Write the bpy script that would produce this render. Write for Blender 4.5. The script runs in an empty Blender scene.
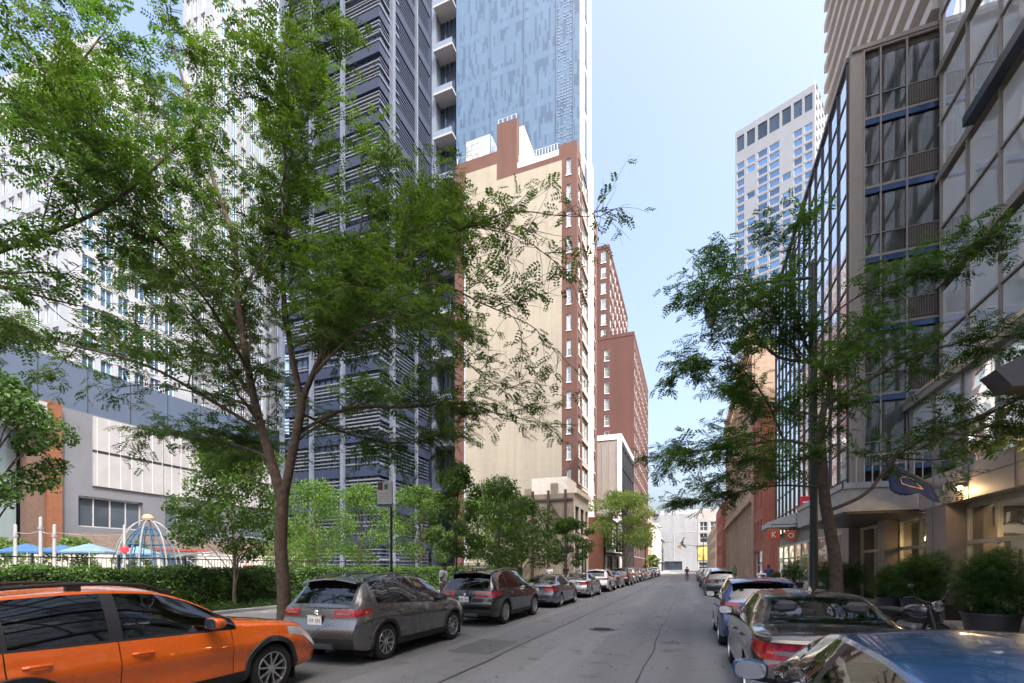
import bpy, bmesh, math, random
import numpy as np
from mathutils import Vector, Matrix
from bisect import bisect_left

R = math.radians
PI = math.pi
random.seed(7)
RNG = np.random.default_rng(11)
SC = bpy.context.scene
COL = SC.collection

# ------------------------------------------------------------------ camera, sky, sun, exposure
EYE = Vector((0.0, 0.0, 1.75))
YAW = R(20.74)                       # street runs along +Y, camera turned this far to its left
cam = bpy.data.cameras.new('camera')
cam.sensor_width = 36.0
cam.lens = 36.0 * 470.0 / 1024.0
cam.shift_y = 225.5 / 1024.0         # level shift-lens view: verticals stay vertical
cam.clip_start = 0.05
cam.clip_end = 6000.0
camo = bpy.data.objects.new('camera', cam)
camo.location = EYE
camo.rotation_euler = (R(90), 0, YAW)
COL.objects.link(camo)
SC.camera = camo

SUN_EL = R(54)
SUN_AZ = R(127)                      # clockwise from +Y: behind the viewer, to the right
sun_dir = Vector((math.sin(SUN_AZ) * math.cos(SUN_EL), math.cos(SUN_AZ) * math.cos(SUN_EL), math.sin(SUN_EL)))
W = bpy.data.worlds.new('World')
SC.world = W
W.use_nodes = True
nt = W.node_tree
nt.nodes.clear()
sky = nt.nodes.new('ShaderNodeTexSky')
sky.sky_type = 'NISHITA'
sky.sun_disc = False
sky.sun_elevation = SUN_EL
sky.sun_rotation = SUN_AZ
sky.altitude = 20
sky.air_density = 1.0
sky.dust_density = 9.0
sky.ozone_density = 1.0
bg = nt.nodes.new('ShaderNodeBackground')
bg.inputs['Strength'].default_value = 0.15
wo = nt.nodes.new('ShaderNodeOutputWorld')
nt.links.new(sky.outputs[0], bg.inputs[0])
nt.links.new(bg.outputs[0], wo.inputs[0])
sl = bpy.data.lights.new('sun', 'SUN')
sl.energy = 2.0
sl.angle = R(0.53)
sl.color = (1.0, 0.965, 0.91)
so = bpy.data.objects.new('sun', sl)
so.rotation_euler = sun_dir.to_track_quat('Z', 'Y').to_euler()
so.location = (30, -30, 80)
COL.objects.link(so)
SC.view_settings.view_transform = 'Standard'
SC.view_settings.look = 'None'
SC.view_settings.exposure = 1.88
SC.view_settings.gamma = 1.0
SC.view_settings.use_curve_mapping = False
SC.render.engine = 'CYCLES'
SC.cycles.max_bounces = 8
SC.cycles.transparent_max_bounces = 16
SC.cycles.caustics_reflective = False
SC.cycles.caustics_refractive = False

# ------------------------------------------------------------------ object helpers
def tag(o, label=None, cat=None, group=None, kind=None):
    if label: o['label'] = label
    if cat: o['category'] = cat
    if group: o['group'] = group
    if kind: o['kind'] = kind
    return o

def thing(name, label, cat, loc=(0, 0, 0), rz=0.0, group=None):
    o = bpy.data.objects.new(name, None)
    o.empty_display_size = 0.3
    o.location = loc
    o.rotation_euler = (0, 0, rz)
    COL.objects.link(o)
    return tag(o, label, cat, group)

def link(name, me, parent=None):
    o = bpy.data.objects.new(name, me)
    COL.objects.link(o)
    if parent is not None:
        o.parent = parent
    return o

class MB:
    """collects faces for ONE mesh object"""
    def __init__(s):
        s.v = []; s.f = []; s.m = []; s.cur = 0
    def add(s, pts, faces):
        n = len(s.v)
        s.v.extend([tuple(p) for p in pts])
        for f in faces:
            s.f.append(tuple(i + n for i in f)); s.m.append(s.cur)
    def quad(s, a, b, c, d):
        s.add([a, b, c, d], [(0, 1, 2, 3)])
    def poly(s, pts):
        s.add(pts, [tuple(range(len(pts)))])
    def box(s, x0, y0, z0, x1, y1, z1):
        s.add([(x0,y0,z0),(x1,y0,z0),(x1,y1,z0),(x0,y1,z0),(x0,y0,z1),(x1,y0,z1),(x1,y1,z1),(x0,y1,z1)],
              [(0,3,2,1),(4,5,6,7),(0,1,5,4),(1,2,6,5),(2,3,7,6),(3,0,4,7)])
    def obox(s, P, U, V, N):
        """box from corner P along three edge vectors"""
        P = Vector(P); U = Vector(U); V = Vector(V); N = Vector(N)
        pts = [P, P+U, P+U+V, P+V, P+N, P+U+N, P+U+V+N, P+V+N]
        s.add(pts, [(0,3,2,1),(4,5,6,7),(0,1,5,4),(1,2,6,5),(2,3,7,6),(3,0,4,7)])
    def bbox(s, x0, y0, z0, x1, y1, z1, b=0.02):
        """box with bevelled upright and top edges"""
        def ring(i, z): return [(x0+i,y0,z),(x1-i,y0,z),(x1,y0+i,z),(x1,y1-i,z),(x1-i,y1,z),(x0+i,y1,z),(x0,y1-i,z),(x0,y0+i,z)]
        def ring2(i, z):
            xa,ya,xb,yb = x0+b,y0+b,x1-b,y1-b
            return [(xa+i,ya,z),(xb-i,ya,z),(xb,ya+i,z),(xb,yb-i,z),(xb-i,yb,z),(xa+i,yb,z),(xa,yb-i,z),(xa,ya+i,z)]
        rs = [ring2(b*.5, z0), ring(b, z0+b), ring(b, z1-b), ring2(b*.5, z1)]
        pts = [p for r in rs for p in r]
        fs = []
        for k in range(3):
            for i in range(8):
                j = (i+1) % 8
                fs.append((k*8+i, k*8+j, k*8+8+j, k*8+8+i))
        fs.append(tuple(range(7, -1, -1))); fs.append(tuple(range(24, 32)))
        s.add(pts, fs)
    def tube(s, pts, rad, n=8, caps=True):
        pts = [Vector(p) for p in pts]
        if not hasattr(rad, '__len__'): rad = [rad]*len(pts)
        prev = None; rings = []
        for i, p in enumerate(pts):
            t = (pts[min(i+1, len(pts)-1)] - pts[max(i-1, 0)])
            if t.length < 1e-9: t = Vector((0,0,1))
            t.normalize()
            if prev is None:
                a = Vector((1,0,0)) if abs(t.x) < .8 else Vector((0,1,0))
                u = t.cross(a).normalized()
            else:
                u = (prev - t*prev.dot(t))
                u = u.normalized() if u.length > 1e-6 else t.orthogonal().normalized()
            prev = u
            w = t.cross(u)
            rings.append([p + (u*math.cos(2*PI*k/n) + w*math.sin(2*PI*k/n))*rad[i] for k in range(n)])
        base = [q for r in rings for q in r]
        fs = []
        for i in range(len(pts)-1):
            for k in range(n):
                j = (k+1) % n
                fs.append((i*n+k, i*n+j, i*n+n+j, i*n+n+k))
        if caps:
            fs.append(tuple(range(n-1, -1, -1)))
            m = (len(pts)-1)*n
            fs.append(tuple(range(m, m+n)))
        s.add(base, fs)
    def lathe(s, prof, n=24, o=(0,0,0), axis='Z', closed=False):
        """prof: list of (radius, height along axis)"""
        ox, oy, oz = o
        pts = []
        for r, h in prof:
            for k in range(n):
                a = 2*PI*k/n; c = r*math.cos(a); d = r*math.sin(a)
                if axis == 'Z': pts.append((ox+c, oy+d, oz+h))
                elif axis == 'X': pts.append((ox+h, oy+c, oz+d))
                else: pts.append((ox+c, oy+h, oz+d))
        fs = []
        for i in range(len(prof)-1):
            for k in range(n):
                j = (k+1) % n
                fs.append((i*n+k, i*n+j, i*n+n+j, i*n+n+k))
        s.add(pts, fs)
    def ball(s, c, rx, ry=None, rz=None, n=12, m=8):
        ry = rx if ry is None else ry; rz = rx if rz is None else rz
        pts = []; fs = []
        for i in range(m+1):
            th = PI*i/m
            for k in range(n):
                a = 2*PI*k/n
                pts.append((c[0]+rx*math.sin(th)*math.cos(a), c[1]+ry*math.sin(th)*math.sin(a), c[2]-rz*math.cos(th)))
        for i in range(m):
            for k in range(n):
                j = (k+1) % n
                fs.append((i*n+k, i*n+j, i*n+n+j, i*n+n+k))
        s.add(pts, fs)
    def grid(s, rows, close=False):
        n = len(rows[0]); pts = [p for r in rows for p in r]; fs = []
        for i in range(len(rows)-1):
            for k in range(n-1 if not close else n):
                j = (k+1) % n
                fs.append((i*n+k, i*n+j, i*n+n+j, i*n+n+k))
        s.add(pts, fs)
    def prism(s, poly, P, U, V, N):
        """2-D outline extruded along N: poly in (u,v), mapped P+u*U+v*V"""
        P = Vector(P); U = Vector(U); V = Vector(V); N = Vector(N)
        a = [P+U*u+V*v for u, v in poly]; b = [p+N for p in a]; n = len(poly)
        s.add(a+b, [tuple(range(n-1,-1,-1)), tuple(range(n, 2*n))] + [(i,(i+1)%n,n+(i+1)%n,n+i) for i in range(n)])
    def mesh(s, name, mats, smooth=False, angle=35, off=None, weld=False, fixn=False):
        me = bpy.data.meshes.new(name)
        v = s.v
        if off is not None:
            ox, oy, oz = off
            v = [(a-ox, b-oy, c-oz) for a, b, c in v]
        me.from_pydata(v, [], s.f)
        if not isinstance(mats, (list, tuple)): mats = [mats]
        for m in mats: me.materials.append(m)
        if len(mats) > 1: me.polygons.foreach_set('material_index', s.m)
        if weld or fixn:
            bm = bmesh.new(); bm.from_mesh(me)
            if weld: bmesh.ops.remove_doubles(bm, verts=bm.verts, dist=1e-5)
            if fixn: bmesh.ops.recalc_face_normals(bm, faces=bm.faces)
            bm.to_mesh(me); bm.free()
        if smooth:
            me.polygons.foreach_set('use_smooth', [True]*len(me.polygons))
            me.set_sharp_from_angle(angle=R(angle))
        me.update()
        return me
    def build(s, name, mats, parent=None, smooth=False, angle=35, local=False, weld=False, fixn=False):
        off = None
        if parent is not None and not local:
            off = parent.location if parent.parent is None else parent.parent.location + parent.location
        return link(name, s.mesh(name, mats, smooth, angle, off, weld, fixn), parent)

def structure(name, mb, mat, **k):
    return tag(mb.build(name, mat, **k), kind='structure')

# ------------------------------------------------------------------ materials
MATS = {}
def newmat(name):
    m = bpy.data.materials.new(name); m.use_nodes = True
    nt = m.node_tree; nt.nodes.clear()
    out = nt.nodes.new('ShaderNodeOutputMaterial')
    return m, nt, out

def N(nt, t, **k):
    n = nt.nodes.new(t)
    for a, b in k.items():
        if a.startswith('_'): setattr(n, a[1:], b)
        else: n.inputs[a.replace('__', ' ')].default_value = b
    return n

def rgba(c): return (c[0], c[1], c[2], 1.0)

def ramp(nt, fac, stops):
    r = nt.nodes.new('ShaderNodeValToRGB')
    e = r.color_ramp.elements
    while len(e) < len(stops): e.new(0.5)
    for i, (p, c) in enumerate(stops):
        e[i].position = p; e[i].color = rgba(c)
    nt.links.new(fac, r.inputs[0])
    return r

def mat(name, col, rough=0.6, metal=0.0, var=0.12, scale=3.0, spec=0.5, bump=0.0, bscale=40.0, coat=0.0, detail=5.0, emit=None, estr=0.0):
    """principled with a two-scale noise on colour, optional bump"""
    if name in MATS: return MATS[name]
    m, nt, out = newmat(name)
    b = N(nt, 'ShaderNodeBsdfPrincipled', Roughness=rough, Metallic=metal)
    b.inputs['Specular IOR Level'].default_value = spec
    b.inputs['Coat Weight'].default_value = coat
    b.inputs['Coat Roughness'].default_value = 0.03
    tc = N(nt, 'ShaderNodeTexCoord')
    nz = N(nt, 'ShaderNodeTexNoise', Scale=scale, Detail=detail, Roughness=0.65)
    nt.links.new(tc.outputs['Object'], nz.inputs['Vector'])
    lo = tuple(max(0, c*(1-var*1.6)) for c in col); hi = tuple(min(1, c*(1+var*1.6)) for c in col)
    r = ramp(nt, nz.outputs['Fac'], [(0.25, lo), (0.75, hi)])
    nt.links.new(r.outputs[0], b.inputs['Base Color'])
    if bump > 0:
        n2 = N(nt, 'ShaderNodeTexNoise', Scale=bscale, Detail=4.0)
        nt.links.new(tc.outputs['Object'], n2.inputs['Vector'])
        bp = N(nt, 'ShaderNodeBump', Strength=bump, Distance=0.02)
        nt.links.new(n2.outputs['Fac'], bp.inputs['Height'])
        nt.links.new(bp.outputs[0], b.inputs['Normal'])
    if emit:
        b.inputs['Emission Color'].default_value = rgba(emit); b.inputs['Emission Strength'].default_value = estr
    nt.links.new(b.outputs[0], out.inputs[0])
    MATS[name] = m
    return m

def brick_mat(name, c1, c2, mortar, scale=4.0, rough=0.85, bw=0.5, bh=0.25, msize=0.02, axis='XZ', var=0.15, bias=0.0, streak=0.18):
    """masonry: brick texture laid in a vertical plane"""
    if name in MATS: return MATS[name]
    m, nt, out = newmat(name)
    b = N(nt, 'ShaderNodeBsdfPrincipled', Roughness=rough)
    tc = N(nt, 'ShaderNodeTexCoord')
    sx = N(nt, 'ShaderNodeSeparateXYZ'); nt.links.new(tc.outputs['Object'], sx.inputs[0])
    ad = N(nt, 'ShaderNodeMath', _operation='ADD')
    nt.links.new(sx.outputs[0], ad.inputs[0]); nt.links.new(sx.outputs[1], ad.inputs[1])
    cx = N(nt, 'ShaderNodeCombineXYZ')
    nt.links.new(ad.outputs[0], cx.inputs[0]); nt.links.new(sx.outputs[2], cx.inputs[1])
    br = N(nt, 'ShaderNodeTexBrick', Scale=scale)
    br.inputs['Color1'].default_value = rgba(c1); br.inputs['Color2'].default_value = rgba(c2); br.inputs['Mortar'].default_value = rgba(mortar)
    br.inputs['Mortar Size'].default_value = msize; br.inputs['Brick Width'].default_value = bw; br.inputs['Row Height'].default_value = bh
    br.inputs['Bias'].default_value = bias
    nt.links.new(cx.outputs[0], br.inputs['Vector'])
    nz = N(nt, 'ShaderNodeTexNoise', Scale=0.25, Detail=6.0, Roughness=0.7)
    nt.links.new(tc.outputs['Object'], nz.inputs['Vector'])
    r = ramp(nt, nz.outputs['Fac'], [(0.25, (1-var,)*3), (0.75, (1+var*.6,)*3)])
    mx = N(nt, 'ShaderNodeMixRGB', _blend_type='MULTIPLY', Fac=1.0)
    nt.links.new(br.outputs['Color'], mx.inputs[1]); nt.links.new(r.outputs[0], mx.inputs[2])
    # rain streaks and weathering running down the wall
    mp = N(nt, 'ShaderNodeMapping'); mp.inputs['Scale'].default_value = (.9, .9, .035)
    nt.links.new(tc.outputs['Object'], mp.inputs[0])
    n5 = N(nt, 'ShaderNodeTexNoise', Scale=1.0, Detail=6.0, Roughness=0.75); nt.links.new(mp.outputs[0], n5.inputs['Vector'])
    r5 = ramp(nt, n5.outputs['Fac'], [(0.32, (1-streak,)*3), (0.56, (1.0,)*3)])
    n6 = N(nt, 'ShaderNodeTexNoise', Scale=0.09, Detail=5.0, Roughness=0.6); nt.links.new(tc.outputs['Object'], n6.inputs['Vector'])
    r6 = ramp(nt, n6.outputs['Fac'], [(0.35, (1-streak*.6,)*3), (0.62, (1.04,)*3)])
    m5 = N(nt, 'ShaderNodeMixRGB', _blend_type='MULTIPLY', Fac=1.0); nt.links.new(mx.outputs[0], m5.inputs[1]); nt.links.new(r5.outputs[0], m5.inputs[2])
    m6 = N(nt, 'ShaderNodeMixRGB', _blend_type='MULTIPLY', Fac=1.0); nt.links.new(m5.outputs[0], m6.inputs[1]); nt.links.new(r6.outputs[0], m6.inputs[2])
    nt.links.new(m6.outputs[0], b.inputs['Base Color'])
    bp = N(nt, 'ShaderNodeBump', Strength=0.3, Distance=0.01)
    nt.links.new(br.outputs['Fac'], bp.inputs['Height']); bp.invert = True
    nt.links.new(bp.outputs[0], b.inputs['Normal'])
    nt.links.new(b.outputs[0], out.inputs[0])
    MATS[name] = m
    return m

def glass_wall(name, col, metal=0.75, rough=0.06, wav=0.15, wscale=0.5, var=0.5):
    """coated architectural glass: mirror-like, tinted, slightly wavy, pane to pane variation"""
    if name in MATS: return MATS[name]
    m, nt, out = newmat(name)
    b = N(nt, 'ShaderNodeBsdfPrincipled', Roughness=rough, Metallic=metal)
    geo = N(nt, 'ShaderNodeNewGeometry')
    oi = N(nt, 'ShaderNodeObjectInfo')
    ad = N(nt, 'ShaderNodeMath', _operation='ADD')
    nt.links.new(geo.outputs['Random Per Island'], ad.inputs[0]); nt.links.new(oi.outputs['Random'], ad.inputs[1])
    fr = N(nt, 'ShaderNodeMath', _operation='FRACT'); nt.links.new(ad.outputs[0], fr.inputs[0])
    lo = tuple(c*(1-var) for c in col); hi = tuple(min(1, c*(1+var*.5)) for c in col)
    r = ramp(nt, fr.outputs[0], [(0.0, lo), (1.0, hi)])
    nt.links.new(r.outputs[0], b.inputs['Base Color'])
    tc = N(nt, 'ShaderNodeTexCoord')
    nz = N(nt, 'ShaderNodeTexNoise', Scale=wscale, Detail=1.0)
    nt.links.new(tc.outputs['Object'], nz.inputs['Vector'])
    bp = N(nt, 'ShaderNodeBump', Strength=wav, Distance=0.1)
    nt.links.new(nz.outputs['Fac'], bp.inputs['Height']); nt.links.new(bp.outputs[0], b.inputs['Normal'])
    nt.links.new(b.outputs[0], out.inputs[0])
    MATS[name] = m
    return m

def clear_glass(name, tint=(0.5, 0.55, 0.55), refl=(0.9, 0.95, 1.0), ior=1.5, wav=0.0, minr=0.03):
    """thin pane: tinted see-through plus mirror reflection by angle"""
    if name in MATS: return MATS[name]
    m, nt, out = newmat(name)
    tr = N(nt, 'ShaderNodeBsdfTransparent'); tr.inputs[0].default_value = rgba(tint)
    gl = N(nt, 'ShaderNodeBsdfGlossy', Roughness=0.02); gl.inputs[0].default_value = rgba(refl)
    fz = N(nt, 'ShaderNodeFresnel', IOR=ior)
    ad = N(nt, 'ShaderNodeMath', _operation='ADD'); ad.inputs[1].default_value = minr; ad.use_clamp = True
    nt.links.new(fz.outputs[0], ad.inputs[0])
    mx = N(nt, 'ShaderNodeMixShader')
    nt.links.new(ad.outputs[0], mx.inputs[0]); nt.links.new(tr.outputs[0], mx.inputs[1]); nt.links.new(gl.outputs[0], mx.inputs[2])
    if wav > 0:
        tc = N(nt, 'ShaderNodeTexCoord')
        nz = N(nt, 'ShaderNodeTexNoise', Scale=0.6, Detail=1.0)
        nt.links.new(tc.outputs['Object'], nz.inputs['Vector'])
        bp = N(nt, 'ShaderNodeBump', Strength=wav, Distance=0.1)
        nt.links.new(nz.outputs['Fac'], bp.inputs['Height']); nt.links.new(bp.outputs[0], gl.inputs['Normal'])
    nt.links.new(mx.outputs[0], out.inputs[0])
    MATS[name] = m
    return m

def leaf_mat(name, dark, light, transl=0.4, tcol=None):
    if name in MATS: return MATS[name]
    m, nt, out = newmat(name)
    geo = N(nt, 'ShaderNodeNewGeometry')
    tc = N(nt, 'ShaderNodeTexCoord')
    nz = N(nt, 'ShaderNodeTexNoise', Scale=0.9, Detail=2.0)
    nt.links.new(tc.outputs['Object'], nz.inputs['Vector'])
    ad = N(nt, 'ShaderNodeMath', _operation='MULTIPLY_ADD'); ad.inputs[1].default_value = 0.55
    sb = N(nt, 'ShaderNodeMath', _operation='MULTIPLY'); sb.inputs[1].default_value = 0.5
    nt.links.new(nz.outputs['Fac'], sb.inputs[0])
    nt.links.new(geo.outputs['Random Per Island'], ad.inputs[0]); nt.links.new(sb.outputs[0], ad.inputs[2])
    r = ramp(nt, ad.outputs[0], [(0.1, dark), (0.9, light)])
    b = N(nt, 'ShaderNodeBsdfPrincipled', Roughness=0.5)
    b.inputs['Specular IOR Level'].default_value = 0.25
    nt.links.new(r.outputs[0], b.inputs['Base Color'])
    t = N(nt, 'ShaderNodeBsdfTranslucent')
    mul = N(nt, 'ShaderNodeMixRGB', _blend_type='MULTIPLY', Fac=1.0)
    mul.inputs[2].default_value = rgba(tcol or (1.7, 1.6, 0.6))
    nt.links.new(r.outputs[0], mul.inputs[1]); nt.links.new(mul.outputs[0], t.inputs[0])
    mx = N(nt, 'ShaderNodeMixShader', Fac=transl)
    nt.links.new(b.outputs[0], mx.inputs[1]); nt.links.new(t.outputs[0], mx.inputs[2])
    nt.links.new(mx.outputs[0], out.inputs[0])
    MATS[name] = m
    return m

def paint(name, col, metal=0.0, rough=0.35, coat=1.0):
    if name in MATS: return MATS[name]
    m, nt, out = newmat(name)
    b = N(nt, 'ShaderNodeBsdfPrincipled', Roughness=rough, Metallic=metal)
    b.inputs['Coat Weight'].default_value = coat; b.inputs['Coat Roughness'].default_value = 0.02
    tc = N(nt, 'ShaderNodeTexCoord')
    nz = N(nt, 'ShaderNodeTexNoise', Scale=2.2, Detail=8.0, Roughness=0.7)
    nt.links.new(tc.outputs['Object'], nz.inputs['Vector'])
    dust = tuple(min(1, c*.97+.006) for c in col)
    r = ramp(nt, nz.outputs['Fac'], [(0.35, col), (0.8, dust)])
    nt.links.new(r.outputs[0], b.inputs['Base Color'])
    r2 = ramp(nt, nz.outputs['Fac'], [(0.3, (rough*.8,)*3), (0.8, (min(1, rough*1.3),)*3)])
    nt.links.new(r2.outputs[0], b.inputs['Roughness'])
    nt.links.new(b.outputs[0], out.inputs[0])
    MATS[name] = m
    return m

# palette shared by many builders
M_BLACKM = mat('black_metal', (0.02, 0.02, 0.022), 0.45, 0.3)
M_GREYM = mat('grey_metal', (0.22, 0.23, 0.25), 0.4, 0.6)
M_WHITEM = mat('white_metal', (0.75, 0.76, 0.78), 0.4, 0.0, var=0.05)
M_RUBBER = mat('tyre_rubber', (0.018, 0.018, 0.019), 0.85, bump=0.15)
M_PLASTIC = mat('black_plastic', (0.022, 0.022, 0.024), 0.6)
M_BARK = mat('bark', (0.075, 0.055, 0.042), 0.95, var=0.35, scale=9, bump=0.9, bscale=28)
M_BARKL = mat('pale_bark', (0.14, 0.11, 0.085), 0.95, var=0.35, scale=9, bump=0.8, bscale=28)
# ------------------------------------------------------------------ the ground
KL, KR = -7.35, 2.6        # kerb faces
BL, BR = -11.0, 7.2        # building lines further down the street

def asphalt_mat():
    m, nt, out = newmat('asphalt')
    b = N(nt, 'ShaderNodeBsdfPrincipled', Roughness=0.82)
    tc = N(nt, 'ShaderNodeTexCoord')
    n1 = N(nt, 'ShaderNodeTexNoise', Scale=0.35, Detail=7.0, Roughness=0.7)
    mp = N(nt, 'ShaderNodeMapping'); mp.inputs['Scale'].default_value = (1.0, 0.22, 1.0)
    nt.links.new(tc.outputs['Object'], mp.inputs[0]); nt.links.new(mp.outputs[0], n1.inputs['Vector'])
    n2 = N(nt, 'ShaderNodeTexNoise', Scale=38.0, Detail=5.0, Roughness=0.85)
    nt.links.new(tc.outputs['Object'], n2.inputs['Vector'])
    r1 = ramp(nt, n1.outputs['Fac'], [(0.28, (0.135, 0.139, 0.144)), (0.5, (0.168, 0.172, 0.178)), (0.72, (0.205, 0.209, 0.213))])
    r2 = ramp(nt, n2.outputs['Fac'], [(0.32, (0.55,)*3), (0.68, (1.4,)*3)])
    mx = N(nt, 'ShaderNodeMixRGB', _blend_type='MULTIPLY', Fac=1.0)
    nt.links.new(r1.outputs[0], mx.inputs[1]); nt.links.new(r2.outputs[0], mx.inputs[2])
    # fine cracks
    vo = N(nt, 'ShaderNodeTexVoronoi', _feature='DISTANCE_TO_EDGE', Scale=0.55)
    n3 = N(nt, 'ShaderNodeTexNoise', Scale=1.2, Detail=5.0)
    nt.links.new(tc.outputs['Object'], n3.inputs['Vector'])
    mxv = N(nt, 'ShaderNodeMixRGB', Fac=0.35)
    nt.links.new(tc.outputs['Object'], mxv.inputs[1]); nt.links.new(n3.outputs['Color'], mxv.inputs[2])
    nt.links.new(mxv.outputs[0], vo.inputs['Vector'])
    r3 = ramp(nt, vo.outputs['Distance'], [(0.0, (0.55,)*3), (0.012, (1.0,)*3)])
    mx2 = N(nt, 'ShaderNodeMixRGB', _blend_type='MULTIPLY', Fac=0.28)
    nt.links.new(mx.outputs[0], mx2.inputs[1]); nt.links.new(r3.outputs[0], mx2.inputs[2])
    # oil spots
    n4 = N(nt, 'ShaderNodeTexNoise', Scale=1.7, Detail=3.0)
    nt.links.new(tc.outputs['Object'], n4.inputs['Vector'])
    r4 = ramp(nt, n4.outputs['Fac'], [(0.30, (0.55,)*3), (0.40, (1.0,)*3)])
    mx3 = N(nt, 'ShaderNodeMixRGB', _blend_type='MULTIPLY', Fac=0.8)
    nt.links.new(mx2.outputs[0], mx3.inputs[1]); nt.links.new(r4.outputs[0], mx3.inputs[2])
    # tyre-worn tracks along the lane
    mpw = N(nt, 'ShaderNodeMapping'); mpw.inputs['Scale'].default_value = (.75, .012, 1.0); mpw.inputs['Location'].default_value = (3.3, 0, 0)
    nt.links.new(tc.outputs['Object'], mpw.inputs[0])
    n7 = N(nt, 'ShaderNodeTexNoise', Scale=1.0, Detail=3.0, Roughness=0.6); nt.links.new(mpw.outputs[0], n7.inputs['Vector'])
    r7 = ramp(nt, n7.outputs['Fac'], [(0.3, (.74,)*3), (0.65, (1.12,)*3)])
    mx4 = N(nt, 'ShaderNodeMixRGB', _blend_type='MULTIPLY', Fac=1.0); nt.links.new(mx3.outputs[0], mx4.inputs[1]); nt.links.new(r7.outputs[0], mx4.inputs[2])
    nt.links.new(mx4.outputs[0], b.inputs['Base Color'])
    bp = N(nt, 'ShaderNodeBump', Strength=0.5, Distance=0.008)
    nt.links.new(n2.outputs['Fac'], bp.inputs['Height']); nt.links.new(bp.outputs[0], b.inputs['Normal'])
    nt.links.new(b.outputs[0], out.inputs[0])
    return m

def slab_mat(name, col, size=1.5, joint=0.55):
    m, nt, out = newmat(name)
    b = N(nt, 'ShaderNodeBsdfPrincipled', Roughness=0.8)
    tc = N(nt, 'ShaderNodeTexCoord')
    br = N(nt, 'ShaderNodeTexBrick', Scale=1.0/size)
    br.offset = 0.0
    br.inputs['Color1'].default_value = rgba(col); br.inputs['Color2'].default_value = rgba(tuple(c*.86 for c in col))
    br.inputs['Mortar'].default_value = rgba(tuple(c*joint for c in col))
    br.inputs['Mortar Size'].default_value = 0.012; br.inputs['Brick Width'].default_value = 1.0; br.inputs['Row Height'].default_value = 1.0
    nt.links.new(tc.outputs['Object'], br.inputs['Vector'])
    nz = N(nt, 'ShaderNodeTexNoise', Scale=1.1, Detail=8.0, Roughness=0.75)
    nt.links.new(tc.outputs['Object'], nz.inputs['Vector'])
    r = ramp(nt, nz.outputs['Fac'], [(0.3, (0.75,)*3), (0.7, (1.12,)*3)])
    mx = N(nt, 'ShaderNodeMixRGB', _blend_type='MULTIPLY', Fac=1.0)
    nt.links.new(br.outputs[0], mx.inputs[1]); nt.links.new(r.outputs[0], mx.inputs[2])
    nt.links.new(mx.outputs[0], b.inputs['Base Color'])
    nt.links.new(b.outputs[0], out.inputs[0])
    return m

M_ASPH = asphalt_mat()
M_WALK = slab_mat('pavement_concrete', (0.34, 0.33, 0.315))
M_KERB = mat('kerb_stone', (0.36, 0.36, 0.36), 0.8, var=0.2, scale=2)
M_GROUND = mat('far_ground', (0.22, 0.21, 0.2), 0.9, scale=0.2)
M_SOIL = mat('soil', (0.07, 0.05, 0.035), 0.95, var=0.3, scale=6, bump=0.6)
M_PLAZA = slab_mat('plaza_paving', (0.55, 0.53, 0.5), 0.8, 0.8)
M_SEAM = mat('tar_seam', (0.028, 0.028, 0.03), 0.6, var=0.3)

def sheet(name, x0, y0, x1, y1, z, m, div=1):
    g = MB()
    g.quad((x0, y0, z), (x1, y0, z), (x1, y1, z), (x0, y1, z))
    return structure(name, g, m)

sheet('ground', -3000, -3000, 3000, 3000, -0.02, M_GROUND)
sheet('road', KL, -60, KR, 228, 0.0, M_ASPH)
# pavements with a real kerb step
for nm, x0, x1 in (('pavement', -14.8, KL-0.16), ('pavement', KR+0.16, 40)):
    g = MB(); g.box(x0, -60, -0.015, x1, 228, 0.15)
    structure(nm, g, M_WALK)
for x0, x1 in ((KL-0.16, KL), (KR, KR+0.16)):
    g = MB(); y = -60
    while y < 228:
        L = 1.8
        g.bbox(x0, y+.004, -0.014, x1, y+L-.004, 0.156, 0.018); y += L
    structure('kerb', g, M_KERB)
# cross street at the far end
sheet('road', -200, 228, 200, 240, 0.004, M_ASPH)
# tar seam, patches and gutter lines on the road
g = MB()
def wavy_strip(g, x0, y0, y1, w, z, amp=0.02, seed=0):
    rr = random.Random(seed); pts = []
    n = int((y1-y0)/0.5)
    for i in range(n+1):
        y = y0 + (y1-y0)*i/n
        d = amp*(math.sin(y*.9+seed)+.6*math.sin(y*2.3+seed*2)) + rr.uniform(-.006, .006)
        ww = w*rr.uniform(.6, 1.25)
        pts.append(((x0+d-ww/2, y, z), (x0+d+ww/2, y, z)))
    for a, b in zip(pts[:-1], pts[1:]):
        g.quad(a[0], a[1], b[1], b[0])
wavy_strip(g, -3.55, -5, 120, 0.055, 0.004, 0.02, 1)
structure('road_seam', g, M_SEAM)
g = MB()
wavy_strip(g, -0.75, 3, 80, 0.03, 0.004, 0.03, 5)
structure('road_seam', g, M_SEAM)
M_PATCH = mat('asphalt_patch', (0.14, 0.144, 0.149), 0.8, var=0.2, scale=30, bump=0.4, bscale=60)
g = MB()
g.quad((-3.3, 17.5, .006), (-1.6, 17.7, .006), (-1.65, 21.5, .006), (-3.25, 21.3, .006))
structure('road_patch', g, M_PATCH)
g = MB()
g.quad((-7.2, 4, .005), (-5.0, 4.0, .005), (-5.0, 34, .005), (-7.2, 34.0, .005))
structure('road_patch', g, M_PATCH)
g = MB()
g.quad((-2.2, 30, .006), (-0.4, 30.3, .006), (-0.5, 36, .006), (-2.1, 36.4, .006))
structure('road_patch', g, M_PATCH)
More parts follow.
